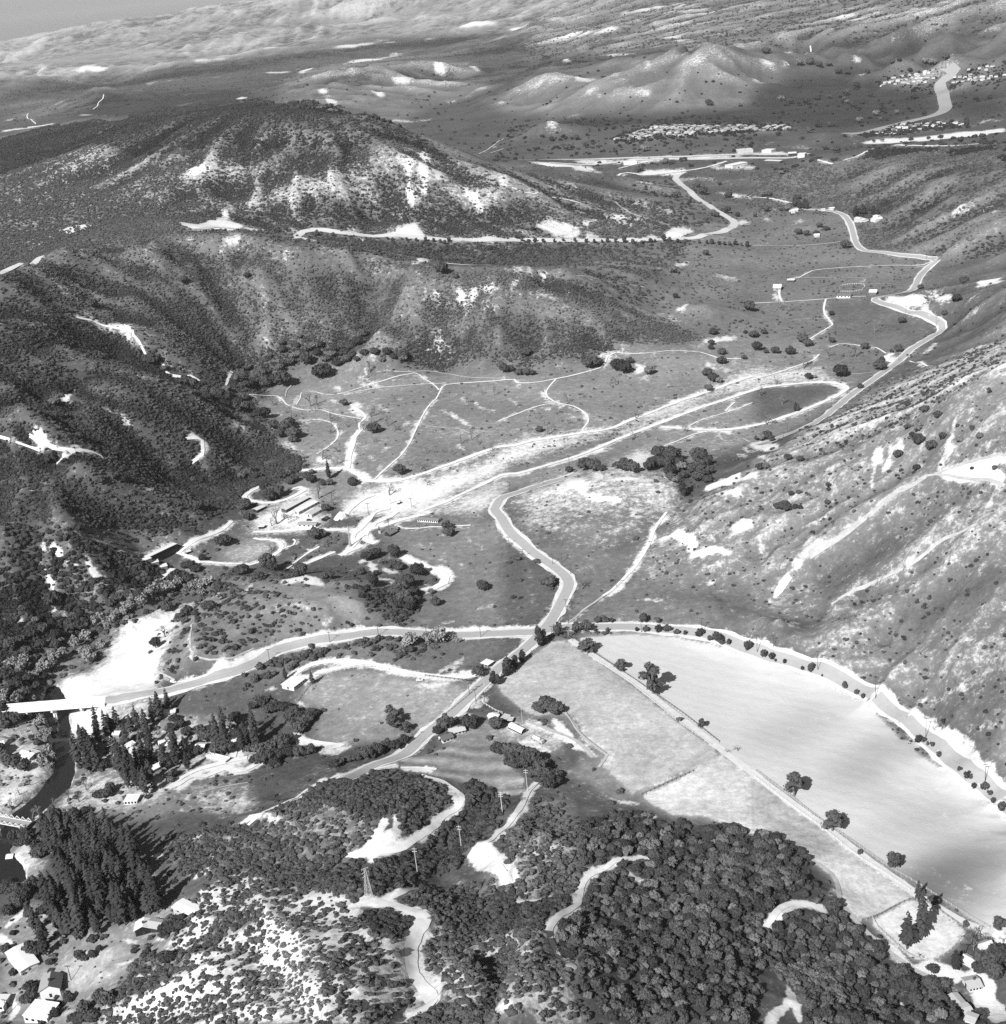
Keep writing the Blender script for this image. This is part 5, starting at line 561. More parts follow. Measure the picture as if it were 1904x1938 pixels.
([-146,1589,-147,1587,-145,1583,-144,1583,-143,1584,-145,1589],dict(s=0.4)),
([-87,1640,-83,1619,-61,1704,-62,1778,-66,1813,-86,1655],dict(s=0.4)),
([54,1589,49,1588,37,1565,33,1554,32,1546,37,1546,43,1551,53,1579],dict(s=0.6)),
([74,1612,72,1604,76,1598,67,1558,67,1544,72,1547,85,1600,78,1613],dict(s=0.75)),
([63,1596,61,1592,57,1566,59,1562,61,1567,65,1594],dict(s=0.7)),
([22,1539,23,1537,46,1536,65,1535,84,1529,86,1533,85,1536,66,1543,47,1542,23,1540],dict(s=0.7)),
([95,1562,96,1554,107,1555,118,1558,120,1562,119,1566,108,1567,97,1568],dict(s=0.8)),
([26,1602,27,1599,59,1599,91,1610,93,1611,92,1614,60,1609,27,1606],dict(s=0.7)),
([34,1513,35,1511,44,1510,46,1511,45,1512,36,1514],dict(s=0.5)),
([52,1500,51,1499,52,1493,53,1491,55,1493,54,1499],dict(s=0.4)),
([111,1526,109,1524,102,1507,97,1498,97,1497,98,1497,105,1506,111,1524],dict(s=0.6)),
([85,1520,85,1516,91,1514,94,1517,94,1521,88,1523],dict(s=0.4)),
([160,1499,157,1495,153,1479,159,1470,162,1471,163,1477,159,1486,161,1495],dict(s=0.5)),
([49,1510,50,1508,62,1503,65,1503,63,1506,51,1511],dict(s=0.4)),
([14,1467,14,1464,22,1450,25,1451,26,1456,17,1467],dict(s=0.4)),
([69,1445,70,1439,84,1425,76,1432,74,1427,76,1423,91,1432,73,1447],dict(s=0.45)),
([82,1458,82,1454,91,1445,95,1447,94,1452,85,1460],dict(s=0.4)),
([256,1632,252,1626,243,1593,238,1600,234,1592,235,1579,243,1569,250,1588],dict(s=0.6)),
([251,1568,249,1562,252,1551,256,1551,257,1556,254,1566],dict(s=0.6)),
([211,1578,211,1573,224,1559,235,1538,252,1532,254,1534,253,1537,238,1545,227,1567,213,1581],dict(s=0.6)),
([248,1482,249,1475,268,1478,287,1489,290,1497,289,1502,271,1499,251,1489],dict(s=0.9)),
([233,1456,234,1452,249,1460,251,1466,250,1471,235,1463],dict(s=0.6)),
([263,1826,263,1811,293,1846,297,1858,295,1866,267,1841],dict(s=0.6)),
([314,1777,314,1764,346,1742,351,1752,352,1766,320,1790],dict(s=0.4)),
([234,1843,233,1827,251,1784,254,1789,255,1807,237,1848],dict(s=0.5)),
([121,1456,123,1451,130,1450,145,1452,160,1455,163,1459,161,1464,146,1468,130,1466,124,1461],dict(s=0.75)),
([136,1445,137,1440,147,1431,149,1428,152,1429,153,1436,150,1447,138,1449],dict(s=0.7)),
([161,1418,159,1408,160,1398,157,1396,155,1388,157,1383,167,1390,164,1415],dict(s=0.75)),
([160,1419,160,1415,177,1398,179,1400,178,1404,162,1421],dict(s=0.7)),
([159,1371,161,1369,172,1376,173,1379,172,1382,160,1375],dict(s=0.85)),
([162,1370,163,1368,176,1371,178,1373,177,1376,163,1373],dict(s=0.5)),
([142,1383,143,1380,151,1369,152,1370,152,1374,144,1385],dict(s=0.6)),
([122,1357,122,1354,135,1349,136,1351,135,1354,123,1360],dict(s=0.6)),
([179,1347,179,1344,192,1341,193,1344,193,1347,180,1350],dict(s=0.6)),
([159,1345,159,1342,173,1344,174,1347,173,1350,160,1348],dict(s=0.5)),
([238,1408,238,1403,243,1384,262,1370,264,1373,264,1378,246,1394,240,1409],dict(s=0.7)),
([228,1407,227,1403,227,1387,228,1386,230,1390,230,1406],dict(s=0.5)),
([200,1352,200,1349,212,1332,220,1311,221,1312,222,1316,215,1340,201,1354],dict(s=0.5)),
([232,1342,231,1337,234,1323,236,1324,237,1329,234,1342],dict(s=0.6)),
([193,1302,193,1298,196,1287,198,1288,198,1293,194,1303],dict(s=0.6)),
([51,1314,52,1308,63,1302,65,1305,64,1311,53,1318],dict(s=0.7)),
([70,1314,70,1310,77,1283,85,1262,86,1262,86,1266,79,1289,71,1314],dict(s=0.8)),
([26,1247,26,1243,39,1219,41,1221,41,1225,28,1249],dict(s=0.5)),
([43,1242,44,1234,59,1222,62,1227,61,1235,46,1247],dict(s=0.4)),
([19,1391,20,1387,28,1382,30,1385,29,1388,20,1393],dict(s=0.6)),
([18,1353,18,1346,28,1316,31,1317,31,1324,21,1354],dict(s=0.5)),
([7,1238,7,1235,13,1219,14,1220,14,1223,8,1238],dict(s=0.5)),
([91,1296,91,1289,111,1249,114,1251,114,1257,94,1298],dict(s=0.4)),
([212,1184,213,1178,222,1171,225,1175,225,1180,215,1188],dict(s=0.7)),
([208,1216,208,1210,226,1200,228,1204,228,1210,211,1221],dict(s=0.4)),
([89,1167,90,1161,110,1170,112,1176,110,1181,91,1173],dict(s=0.5)),
([-208,1537,-206,1533,-191,1525,-180,1508,-177,1508,-178,1517,-188,1536,-205,1539],dict(s=0.8)),
([-147,1511,-145,1505,-129,1496,-126,1498,-128,1502,-144,1514],dict(s=0.6)),
([-155,1478,-152,1472,-136,1471,-134,1476,-137,1482,-153,1483],dict(s=0.75)),
([-152,1470,-149,1463,-129,1447,-126,1452,-128,1459,-149,1473],dict(s=0.6)),
([-184,1461,-182,1456,-176,1457,-172,1452,-170,1454,-171,1462,-177,1473,-184,1468],dict(s=0.7)),
([-215,1512,-214,1510,-204,1507,-203,1508,-205,1511,-214,1514],dict(s=0.7)),
([-183,1427,-182,1419,-173,1403,-171,1404,-172,1412,-180,1428],dict(s=0.7)),
([-157,1403,-156,1397,-143,1381,-141,1383,-143,1389,-156,1406],dict(s=0.7)),
([-153,1385,-152,1376,-143,1356,-136,1341,-133,1341,-134,1350,-140,1372,-151,1388],dict(s=0.8)),
([-134,1389,-132,1386,-126,1398,-126,1407,-129,1410,-134,1398],dict(s=0.6)),
([-107,1396,-105,1390,-96,1382,-95,1385,-96,1391,-105,1399],dict(s=0.6)),
([-123,1380,-122,1375,-113,1356,-112,1357,-112,1362,-122,1381],dict(s=0.7)),
([-111,1370,-110,1366,-104,1359,-103,1361,-104,1366,-110,1372],dict(s=0.5)),
([-47,1388,-46,1381,-35,1362,-28,1341,-26,1341,-26,1348,-32,1374,-44,1391],dict(s=0.6)),
([-23,1358,-23,1353,-12,1325,3,1310,5,1313,4,1318,-11,1336,-21,1359],dict(s=0.7)),
([-55,1351,-54,1346,-43,1319,-32,1292,-20,1277,-19,1279,-19,1284,-31,1301,-41,1328,-53,1352],dict(s=0.85)),
([-94,1308,-92,1303,-77,1304,-76,1309,-78,1315,-93,1314],dict(s=0.8)),
([-69,1342,-68,1338,-54,1312,-53,1313,-53,1317,-67,1343],dict(s=0.5)),
([-46,1268,-45,1264,-35,1259,-34,1261,-35,1265,-45,1270],dict(s=0.6)),
([-40,1231,-40,1228,-29,1207,-28,1207,-28,1211,-38,1232],dict(s=0.8)),
([-113,1235,-110,1232,-103,1241,-102,1246,-105,1249,-112,1240],dict(s=0.5)),
([-115,1208,-117,1206,-119,1188,-117,1181,-115,1183,-113,1202],dict(s=0.6)),
([-128,1225,-127,1220,-116,1210,-114,1212,-115,1218,-126,1228],dict(s=0.5)),
([-179,1230,-177,1222,-163,1212,-160,1216,-163,1224,-176,1234],dict(s=0.8)),
([-114,1225,-113,1224,-108,1231,-108,1235,-109,1237,-114,1230],dict(s=0.6)),
([-67,1206,-67,1201,-59,1185,-57,1186,-58,1191,-66,1206],dict(s=0.5)),
([-110,1161,-108,1158,-95,1163,-95,1167,-97,1171,-109,1166],dict(s=0.6)),
([-219,1296,-217,1288,-206,1268,-192,1247,-190,1250,-192,1260,-205,1284,-216,1299],dict(s=0.5)),
([-246,1517,-244,1511,-238,1509,-236,1512,-237,1517,-244,1520],dict(s=0.7)),
([-250,1543,-248,1541,-241,1543,-239,1545,-241,1547,-248,1545],dict(s=0.7)),
([-213,1359,-209,1349,-194,1342,-192,1349,-196,1359,-211,1367],dict(s=0.5)),
([-245,1385,-242,1377,-226,1377,-225,1383,-228,1390,-244,1390],dict(s=0.5)),
([-143,1175,-142,1164,-131,1147,-126,1149,-128,1159,-139,1177],dict(s=0.6)),
([198,976,198,968,203,963,206,965,206,970,201,978],dict(s=0.77)),
([229,1127,229,1111,235,1088,240,1058,244,1061,249,1095,248,1147,234,1141],dict(s=0.68)),
([228,1088,217,1035,216,1006,218,1003,220,1011,230,1082],dict(s=0.59)),
([251,930,249,929,243,913,246,899,248,897,248,900,247,908,252,925],dict(s=0.59)),
([248,939,248,933,254,926,257,909,258,909,259,912,257,936,250,941],dict(s=0.51)),
([286,918,283,919,277,910,273,902,273,895,276,892,281,895,285,908],dict(s=0.77)),
([290,910,288,908,285,892,277,887,276,884,278,881,287,883,290,905],dict(s=0.77)),
([273,893,272,893,269,882,266,875,266,873,267,873,271,877,274,891],dict(s=0.68)),
([296,931,295,923,299,916,301,918,301,926,299,935],dict(s=0.59)),
([295,911,293,906,292,893,291,887,291,882,292,881,296,888,296,907],dict(s=0.64)),
([296,871,295,870,294,862,287,864,285,858,283,846,294,850,297,868],dict(s=0.68)),
([317,865,316,866,309,854,302,844,294,832,293,828,295,826,303,831,310,840,318,860],dict(s=0.68)),
([323,860,323,856,326,852,317,853,316,850,317,846,328,844,325,860],dict(s=0.59)),
([329,829,328,830,318,833,308,836,308,834,308,832,319,828,328,827],dict(s=0.64)),
([332,812,331,814,322,818,313,819,312,817,313,815,321,812,331,811],dict(s=0.59)),
([309,826,308,827,297,828,296,826,297,825,308,825],dict(s=0.64)),
([304,897,302,894,300,873,301,869,303,870,305,891],dict(s=0.51)),
([278,957,278,953,280,943,272,929,272,926,273,925,281,939,279,957],dict(s=0.42)),
([275,950,275,945,281,934,283,939,284,946,277,953],dict(s=0.59)),
([251,948,252,946,258,945,269,947,270,950,269,952,259,954,252,950],dict(s=0.59)),
([263,916,262,917,254,908,249,904,249,902,250,901,255,904,262,913],dict(s=0.51)),
([336,914,336,908,339,887,345,899,346,907,350,947],dict(s=0.51)),
([334,858,334,862,329,872,327,871,327,867,332,857],dict(s=0.42)),
([327,1068,326,1062,313,1001,314,1001,318,1015,329,1068],dict(s=0.42)),
([295,1055,293,1046,282,970,284,970,295,1010,297,1056],dict(s=0.42)),
([455,1357,455,1351,466,1350,484,1373,490,1388,489,1392,468,1366,458,1363],dict(s=0.51)),
([461,1357,462,1354,470,1356,472,1360,471,1363,463,1362],dict(s=0.59)),
([522,1436,519,1426,523,1395,524,1396,524,1400,523,1437],dict(s=0.59)),
([545,1393,545,1388,552,1378,554,1381,553,1386,546,1396],dict(s=0.42)),
([532,1385,532,1380,528,1325,531,1329,534,1341,533,1386],dict(s=0.42)),
([489,1582,487,1566,499,1529,513,1506,517,1507,520,1526,509,1552,497,1595],dict(s=0.95)),
([520,1532,522,1526,527,1491,537,1477,542,1482,545,1500,540,1533,524,1536],dict(s=0.68)),
([569,1489,569,1479,578,1474,581,1456,589,1467,602,1509,619,1587,581,1518],dict(s=0.68)),
([513,1539,514,1546,511,1589,506,1579,504,1566,510,1537],dict(s=0.51)),
([542,1455,543,1448,559,1443,563,1454,562,1460,545,1462],dict(s=0.42)),
([538,1448,538,1456,529,1466,527,1463,528,1457,536,1445],dict(s=0.42)),
([530,1413,530,1405,547,1400,549,1404,548,1411,536,1429],dict(s=0.34)),
([517,1465,515,1461,515,1444,517,1442,518,1445,518,1462],dict(s=0.77)),
([295,822,296,815,308,799,323,781,326,784,325,790,311,813,297,824],dict(s=0.95)),
([297,814,298,808,308,788,317,767,319,768,319,772,312,798,300,815],dict(s=0.95)),
([295,804,295,800,303,777,305,776,305,780,297,804],dict(s=0.42)),
([311,764,310,766,304,763,304,760,305,759,311,762],dict(s=0.59)),
([284,825,284,822,289,786,291,784,292,789,287,823],dict(s=0.38)),
([221,944,221,936,225,931,213,927,211,919,214,914,230,916,225,943],dict(s=0.42)),
([194,932,194,925,204,906,208,909,208,917,198,935],dict(s=0.42)),
([238,943,236,940,235,919,236,915,238,918,239,939],dict(s=0.51)),
([127,940,128,932,132,917,134,912,132,906,132,897,136,896,143,907,139,930,131,942],dict(s=0.9)),
([117,936,119,932,128,931,130,935,128,940,119,940],dict(s=0.8)),
([133,891,134,887,144,884,152,880,160,871,162,872,162,877,154,891,145,897,134,895],dict(s=0.9)),
([125,889,126,888,136,888,137,889,136,891,126,891],dict(s=0.7)),
([167,906,169,899,176,897,180,896,184,899,184,904,179,914,169,911],dict(s=0.85)),
([145,920,145,915,150,904,154,902,154,909,149,918],dict(s=0.5)),
([134,880,134,875,145,862,144,860,146,856,148,858,149,866,136,881],dict(s=0.5)),
([128,974,130,968,139,961,142,967,141,976,130,979],dict(s=0.4)),
([136,848,138,845,145,849,146,853,145,856,137,853],dict(s=0.6)),
([147,822,146,816,153,785,156,784,157,789,150,823],dict(s=0.35)),
([85,850,86,848,100,841,115,838,116,839,115,842,101,847,86,852],dict(s=0.5)),
([105,919,106,917,109,916,110,918,110,920,106,921],dict(s=0.8)),
([73,872,74,869,79,869,80,871,79,874,74,875],dict(s=0.8)),
([52,1006,53,999,62,991,65,995,64,1003,54,1010],dict(s=0.6)),
([100,995,100,988,108,973,111,978,111,987,103,997],dict(s=0.75)),
([32,998,32,992,39,982,29,983,27,979,29,976,44,976,34,998],dict(s=0.7)),
([20,1003,21,999,29,998,31,1002,29,1006,21,1008],dict(s=0.5)),
([78,969,79,966,87,968,89,974,87,979,79,973],dict(s=0.5)),
([62,963,63,959,75,954,77,957,76,960,64,965],dict(s=0.4)),
([49,955,50,952,57,943,58,944,58,947,51,956],dict(s=0.5)),
([31,959,31,957,42,957,43,959,42,961,31,960],dict(s=0.5)),
([59,1102,58,1061,64,1049,66,1041,70,1033,73,1042,73,1064,64,1106],dict(s=0.8)),
([81,1085,80,1067,86,1056,89,1060,89,1071,84,1089],dict(s=0.8)),
([69,1036,70,1030,82,1019,95,1013,97,1015,96,1019,84,1029,72,1039],dict(s=0.85)),
([88,1059,89,1053,102,1047,124,1042,126,1046,125,1051,104,1060,90,1063],dict(s=0.75)),
([59,1020,59,1014,65,1006,68,1008,67,1015,61,1022],dict(s=0.7)),
([100,1004,101,1000,111,995,114,1000,113,1005,103,1008],dict(s=0.7)),
([130,1032,131,1030,137,1027,139,1029,138,1032,132,1034],dict(s=0.8)),
([15,1077,16,1066,23,1053,26,1054,26,1064,18,1080],dict(s=0.5)),
([106,1043,105,1039,108,1021,110,1020,111,1023,108,1042],dict(s=0.7)),
([165,1018,167,1012,180,1005,190,986,199,966,202,970,201,978,198,1033,184,1039,167,1024],dict(s=0.9)),
([169,965,169,949,182,944,185,948,183,953,175,989],dict(s=0.6)),
([192,945,191,945,180,927,180,925,181,925,192,943],dict(s=0.6)),
([223,1131,221,1121,223,1098,225,1096,226,1106,226,1132],dict(s=0.6)),
([208,1108,208,1104,218,1090,220,1092,220,1098,210,1111],dict(s=0.6)),
([181,883,178,879,179,868,183,863,186,862,187,873,187,874,184,880],dict(s=0.72)),
([210,844,212,841,219,848,217,843,218,841,220,843,222,867,211,850],dict(s=0.68)),
([214,875,215,871,225,870,232,868,234,871,233,874,225,881,215,878],dict(s=0.59)),
([199,843,198,839,200,830,208,830,210,831,208,833,203,834,201,840],dict(s=0.77)),
([190,840,191,838,196,834,197,835,196,838,191,842],dict(s=0.59)),
([174,815,174,811,178,807,179,809,179,812,176,816],dict(s=0.68)),
([239,830,239,828,242,818,245,816,245,818,242,828],dict(s=0.38)),
([263,810,262,807,262,781,263,778,265,784,264,808],dict(s=0.42)),
([273,771,271,771,268,767,269,765,270,764,273,768],dict(s=0.38)),
([269,749,267,746,269,736,276,730,277,731,277,734,271,739,270,746],dict(s=0.51)),
([263,746,262,743,263,739,265,738,265,740,264,745],dict(s=0.42)),
([282,740,281,739,281,730,282,727,284,729,283,738],dict(s=0.51)),
([290,725,288,726,284,718,285,714,286,714,290,723],dict(s=0.42)),
([269,727,269,724,276,708,277,708,277,712,271,727],dict(s=0.38)),
([278,710,277,709,277,705,278,703,279,704,279,708],dict(s=0.42)),
([215,740,216,738,230,735,232,735,231,737,217,742],dict(s=0.3)),
([191,744,191,741,203,727,205,727,204,730,193,744],dict(s=0.34)),
([227,751,228,748,232,748,234,750,233,752,229,753],dict(s=0.34)),
([179,772,177,762,183,758,187,761,188,769,183,778],dict(s=0.34)),
([158,774,158,771,164,761,165,760,165,763,160,774],dict(s=0.3)),
([222,694,222,688,231,685,233,685,232,688,224,696],dict(s=0.38)),
([233,721,233,718,236,712,238,711,238,715,235,720],dict(s=0.34)),
([281,685,281,683,284,679,285,679,286,681,283,685],dict(s=0.95)),
([259,690,259,693,248,709,247,708,247,705,258,690],dict(s=0.34)),
([291,792,290,792,286,776,286,762,286,761,287,762,288,775,291,790],dict(s=0.72)),
([285,791,285,791,279,776,279,775,279,775,285,790],dict(s=0.51)),
([298,765,298,766,291,756,291,755,291,755,298,764],dict(s=0.51)),
([293,741,293,739,301,731,302,732,302,733,293,741],dict(s=0.68)),
([290,714,290,713,297,715,298,716,297,717,290,716],dict(s=0.51)),
([217,827,218,824,228,811,230,812,230,816,219,827],dict(s=0.34)),
([194,827,195,826,206,824,208,825,207,827,196,828],dict(s=0.34)),
([228,670,229,668,237,662,244,654,251,647,256,642,257,643,257,645,251,651,245,658,238,665,229,672],dict(s=0.72)),
([256,645,257,644,265,637,266,638,266,640,257,646],dict(s=0.51)),
([242,625,242,623,251,609,252,609,252,611,243,626],dict(s=0.42)),
([216,683,215,682,217,676,219,675,220,677,218,683],dict(s=0.42)),
([153,763,153,760,166,743,182,731,192,713,204,698,214,678,223,667,224,667,225,669,216,680,206,701,194,716,184,735,168,746,154,763],dict(s=0.95)),
([223,669,222,666,228,649,232,629,237,612,238,594,239,593,240,595,240,613,235,631,231,651,225,668],dict(s=0.95)),
([235,636,234,633,239,619,239,602,240,600,241,602,242,619,236,635],dict(s=0.72)),
([240,592,240,590,246,576,247,575,248,578,242,591],dict(s=0.95)),
([41,825,42,822,64,816,91,809,116,795,138,774,153,756,154,756,154,758,140,778,117,801,92,816,65,823,43,827],dict(s=0.95)),
([-13,830,-12,827,1,824,21,823,22,825,21,828,2,832,-11,832],dict(s=0.95)),
([-11,822,-10,818,4,812,14,812,15,815,14,818,4,822,-10,824],dict(s=0.95)),
([34,829,34,827,42,821,43,822,43,824,35,830],dict(s=0.9)),
([-188,819,-185,817,-170,823,-157,829,-143,831,-129,833,-116,836,-102,839,-100,844,-103,848,-118,852,-131,845,-146,844,-160,841,-173,835,-187,825],dict(s=0.97)),
([-95,843,-93,839,-69,831,-36,826,-8,823,-6,826,-8,831,-36,838,-69,844,-93,845],dict(s=0.95)),
([-212,806,-209,802,-194,806,-182,815,-181,819,-183,821,-196,813,-211,809],dict(s=0.95)),
([-215,796,-217,798,-230,794,-248,792,-248,789,-246,787,-228,788,-216,793],dict(s=0.8)),
([-235,807,-233,804,-222,801,-221,803,-222,804,-235,809],dict(s=0.7)),
([-172,918,-170,913,-157,911,-145,904,-138,897,-136,899,-137,904,-145,919,-160,931,-172,925],dict(s=0.8)),
([-174,879,-173,877,-158,871,-143,861,-141,861,-142,863,-158,877,-173,882],dict(s=0.55)),
([-174,877,-175,874,-169,865,-167,864,-167,867,-173,877],dict(s=0.45)),
([-140,852,-138,850,-129,853,-127,857,-129,858,-139,855],dict(s=0.5)),
([-127,870,-127,868,-118,867,-117,868,-118,869,-126,871],dict(s=0.5)),
([-114,975,-113,965,-108,947,-109,944,-109,934,-106,935,-102,951,-111,974],dict(s=0.85)),
([-102,921,-100,913,-88,917,-87,923,-89,932,-101,932],dict(s=0.85)),
([-99,949,-98,944,-86,941,-84,944,-85,949,-98,953],dict(s=0.75)),
([-122,972,-120,969,-114,977,-114,982,-116,985,-122,978],dict(s=0.8)),
([-70,923,-68,921,-63,926,-62,932,-64,934,-69,929],dict(s=0.6)),
([-84,985,-83,980,-75,970,-74,971,-74,975,-82,986],dict(s=0.75)),
([-55,955,-55,951,-47,941,-44,931,-42,929,-42,933,-45,947,-54,956],dict(s=0.75)),
([-39,942,-38,938,-27,934,-26,937,-27,940,-38,944],dict(s=0.4)),
([-75,1004,-74,997,-69,987,-66,988,-67,995,-72,1005],dict(s=0.4)),
([-65,1004,-65,999,-61,987,-59,987,-59,991,-63,1003],dict(s=0.6)),
([-36,1009,-36,1006,-27,984,-21,970,-19,970,-19,973,-25,988,-35,1009],dict(s=0.5)),
([-40,1015,-39,1013,-35,1003,-34,1003,-34,1006,-39,1015],dict(s=0.6)),
([-28,864,-26,860,-11,867,-10,872,-12,876,-27,869],dict(s=0.35)),
([-57,969,-57,966,-38,951,-37,952,-37,955,-56,970],dict(s=0.5)),
([-39,851,-40,854,-51,853,-52,850,-50,847,-40,848],dict(s=0.4)),
([-58,1017,-57,1014,-52,1008,-50,1009,-51,1013,-57,1019],dict(s=0.7)),
([-130,947,-128,944,-123,956,-123,961,-125,964,-130,954],dict(s=0.4)),
([-145,1094,-144,1086,-139,1079,-136,1081,-137,1089,-143,1097],dict(s=0.6)),
([-167,1091,-163,1083,-152,1083,-150,1091,-154,1099,-166,1099],dict(s=0.5)),
([-155,785,-153,782,-143,781,-137,787,-136,792,-139,795,-146,793,-154,790],dict(s=0.85)),
([-49,767,-47,764,-36,764,-26,767,-25,771,-26,774,-37,775,-48,771],dict(s=0.9)),
([-69,766,-68,762,-54,755,-45,757,-44,760,-46,763,-54,765,-68,768],dict(s=0.6)),
([-171,779,-169,777,-161,780,-161,782,-163,785,-170,782],dict(s=0.6)),
([-115,738,-114,736,-101,731,-100,732,-101,734,-114,740],dict(s=0.4)),
([-49,782,-47,779,-36,784,-35,789,-37,792,-48,786],dict(s=0.5)),
([-39,779,-40,782,-50,782,-51,779,-50,776,-40,776],dict(s=0.6)),
([-147,762,-146,759,-139,755,-138,756,-139,759,-146,763],dict(s=0.5)),
([-101,751,-101,747,-99,743,-96,743,-96,747,-98,751],dict(s=0.45)),
([-128,702,-125,696,-114,691,-106,698,-105,704,-108,708,-117,709,-127,708],dict(s=0.6)),
([-158,732,-157,729,-148,719,-145,731,-146,734,-148,734,-150,728,-156,733],dict(s=0.6)),
([-114,713,-112,710,-99,709,-98,711,-99,713,-113,714],dict(s=0.5)),
([-21,738,-24,739,-31,728,-31,722,-27,721,-21,731],dict(s=0.5)),
([-39,725,-38,720,-28,709,-26,710,-27,714,-37,726],dict(s=0.7)),
([16,703,16,699,18,690,24,674,30,664,32,664,33,668,28,680,22,696,18,703],dict(s=0.85)),
([0,702,0,699,11,687,24,674,25,675,25,677,13,692,1,703],dict(s=0.8)),
([-5,683,-4,678,3,671,13,664,16,666,15,671,6,681,-2,685],dict(s=0.6)),
([32,667,32,664,37,657,39,658,39,661,34,668],dict(s=0.7)),
([-79,585,-81,583,-83,574,-85,567,-88,560,-88,557,-85,556,-80,559,-77,569,-77,580],dict(s=1)),
([-73,583,-74,580,-74,572,-77,565,-81,559,-81,555,-78,555,-73,560,-69,572,-70,581],dict(s=1)),
([-97,558,-96,557,-87,556,-77,555,-76,556,-77,557,-87,559,-96,559],dict(s=1)),
([-112,608,-111,605,-101,603,-100,606,-101,609,-112,612],dict(s=0.8)),
([-106,583,-105,582,-100,579,-99,580,-99,581,-105,584],dict(s=0.6)),
([-91,589,-90,588,-83,587,-82,588,-83,590,-91,590],dict(s=0.6)),
([-98,567,-98,567,-93,577,-93,578,-94,578,-98,568],dict(s=0.6)),
([-83,499,-82,496,-76,492,-69,490,-68,492,-69,495,-75,499,-82,500],dict(s=0.95)),
([-70,497,-69,496,-63,501,-63,502,-64,503,-70,499],dict(s=0.8)),
([-36,552,-36,549,-29,529,-18,517,-16,513,-16,519,-26,537,-34,551],dict(s=0.8)),
([-32,553,-32,551,-25,533,-18,522,-16,522,-16,525,-23,540,-31,552],dict(s=1)),
([-19,524,-19,522,-15,514,-14,514,-14,516,-17,524],dict(s=1)),
([-85,550,-83,548,-77,549,-76,552,-77,553,-84,552],dict(s=0.5)),
([-100,488,-99,486,-96,488,-96,491,-98,493,-100,491],dict(s=0.6)),
([-67,474,-66,473,-63,474,-62,476,-63,478,-67,476],dict(s=0.7)),
([-96,458,-94,458,-92,462,-93,466,-95,466,-96,461],dict(s=0.7)),
([-110,474,-110,473,-103,450,-98,435,-94,426,-93,425,-93,427,-96,436,-101,451,-109,473],dict(s=0.7)),
([-124,477,-124,474,-117,454,-104,426,-101,424,-101,428,-113,454,-121,473],dict(s=0.9)),
([-123,518,-121,513,-116,511,-115,513,-117,517,-123,521],dict(s=0.8)),
([-134,562,-135,561,-131,527,-128,554,-129,556,-130,556,-132,535,-133,560],dict(s=0.6)),
([-42,457,-43,452,-39,427,-34,411,-32,409,-32,412,-35,428,-40,455],dict(s=0.6)),
([-28,462,-28,457,-23,442,-21,441,-20,446,-26,461],dict(s=0.6)),
([-21,470,-22,472,-30,471,-31,468,-30,467,-22,468],dict(s=0.5)),
([9,547,8,544,9,539,11,538,12,541,10,547],dict(s=0.7)),
([37,536,38,535,44,535,54,540,55,543,54,545,45,543,38,539],dict(s=0.95)),
([52,543,53,542,56,543,57,546,56,547,53,545],dict(s=0.9)),
([9,469,9,468,11,467,12,467,12,468,10,470],dict(s=0.9)),
([19,521,19,519,19,501,19,500,20,502,20,520],dict(s=0.8)),
([65,516,65,515,66,507,67,507,67,508,66,516],dict(s=0.8)),
([96,526,96,524,99,521,100,523,100,524,97,527],dict(s=0.8)),
([97,514,97,513,96,508,96,507,97,508,98,513],dict(s=0.8)),
([-14,465,-14,461,-6,439,-4,441,-4,444,-13,465],dict(s=0.6)),
([0,443,0,441,4,438,5,440,5,444,1,446],dict(s=0.6)),
([-8,388,-7,388,-3,391,-3,392,-4,392,-7,389],dict(s=0.6)),
([49,447,49,446,50,443,51,444,51,445,50,447],dict(s=0.7)),
([22,480,22,479,24,477,24,478,24,479,23,481],dict(s=0.6)),
([47,607,48,605,58,603,59,605,58,607,48,609],dict(s=0.7)),
([61,588,61,586,65,586,67,588,66,590,62,590],dict(s=0.8)),
([81,409,83,409,92,419,98,426,99,430,97,430,90,423,82,412],dict(s=1)),
([101,441,100,438,98,429,98,423,96,415,96,414,98,415,101,423,102,432,102,440],dict(s=1)),
([102,444,102,442,105,442,106,436,107,437,108,438,107,446,103,446],dict(s=0.9)),
([124,488,124,487,127,484,130,483,131,484,131,485,129,487,125,489],dict(s=0.9)),
([113,528,112,527,114,521,117,517,117,517,117,519,115,523,113,528],dict(s=0.9)),
([108,423,108,422,111,418,112,419,112,420,109,424],dict(s=0.9)),
([150,443,149,441,149,429,155,435,156,438,155,439,153,437,152,443],dict(s=0.85)),
([165,464,164,459,171,452,178,453,182,455,181,460,177,463,169,466],dict(s=0.95)),
([180,444,178,435,181,423,188,425,191,436,186,445],dict(s=0.98)),
([183,459,181,452,185,440,190,440,193,446,189,459],dict(s=0.98)),
([205,481,202,476,201,468,204,465,207,470,208,478],dict(s=0.95)),
([151,483,150,480,156,469,162,461,164,462,165,464,160,474,153,484],dict(s=0.7)),
([163,464,164,462,173,462,175,464,174,467,165,467],dict(s=0.8)),
([141,520,139,519,133,507,133,505,135,506,141,517],dict(s=0.5)),
([170,445,170,443,172,437,174,437,174,440,172,445],dict(s=0.8)),
([-211,602,-208,598,-201,595,-201,598,-203,602,-210,605],dict(s=0.8)),
([-171,590,-173,590,-174,570,-178,566,-177,562,-175,560,-169,562,-170,587],dict(s=0.9)),
([-182,592,-180,588,-176,587,-176,589,-178,593,-181,595],dict(s=0.8)),
([-162,546,-164,547,-172,542,-172,539,-170,537,-161,542],dict(s=0.85)),
([-192,538,-192,536,-180,518,-188,523,-188,521,-186,518,-176,514,-191,538],dict(s=0.8)),
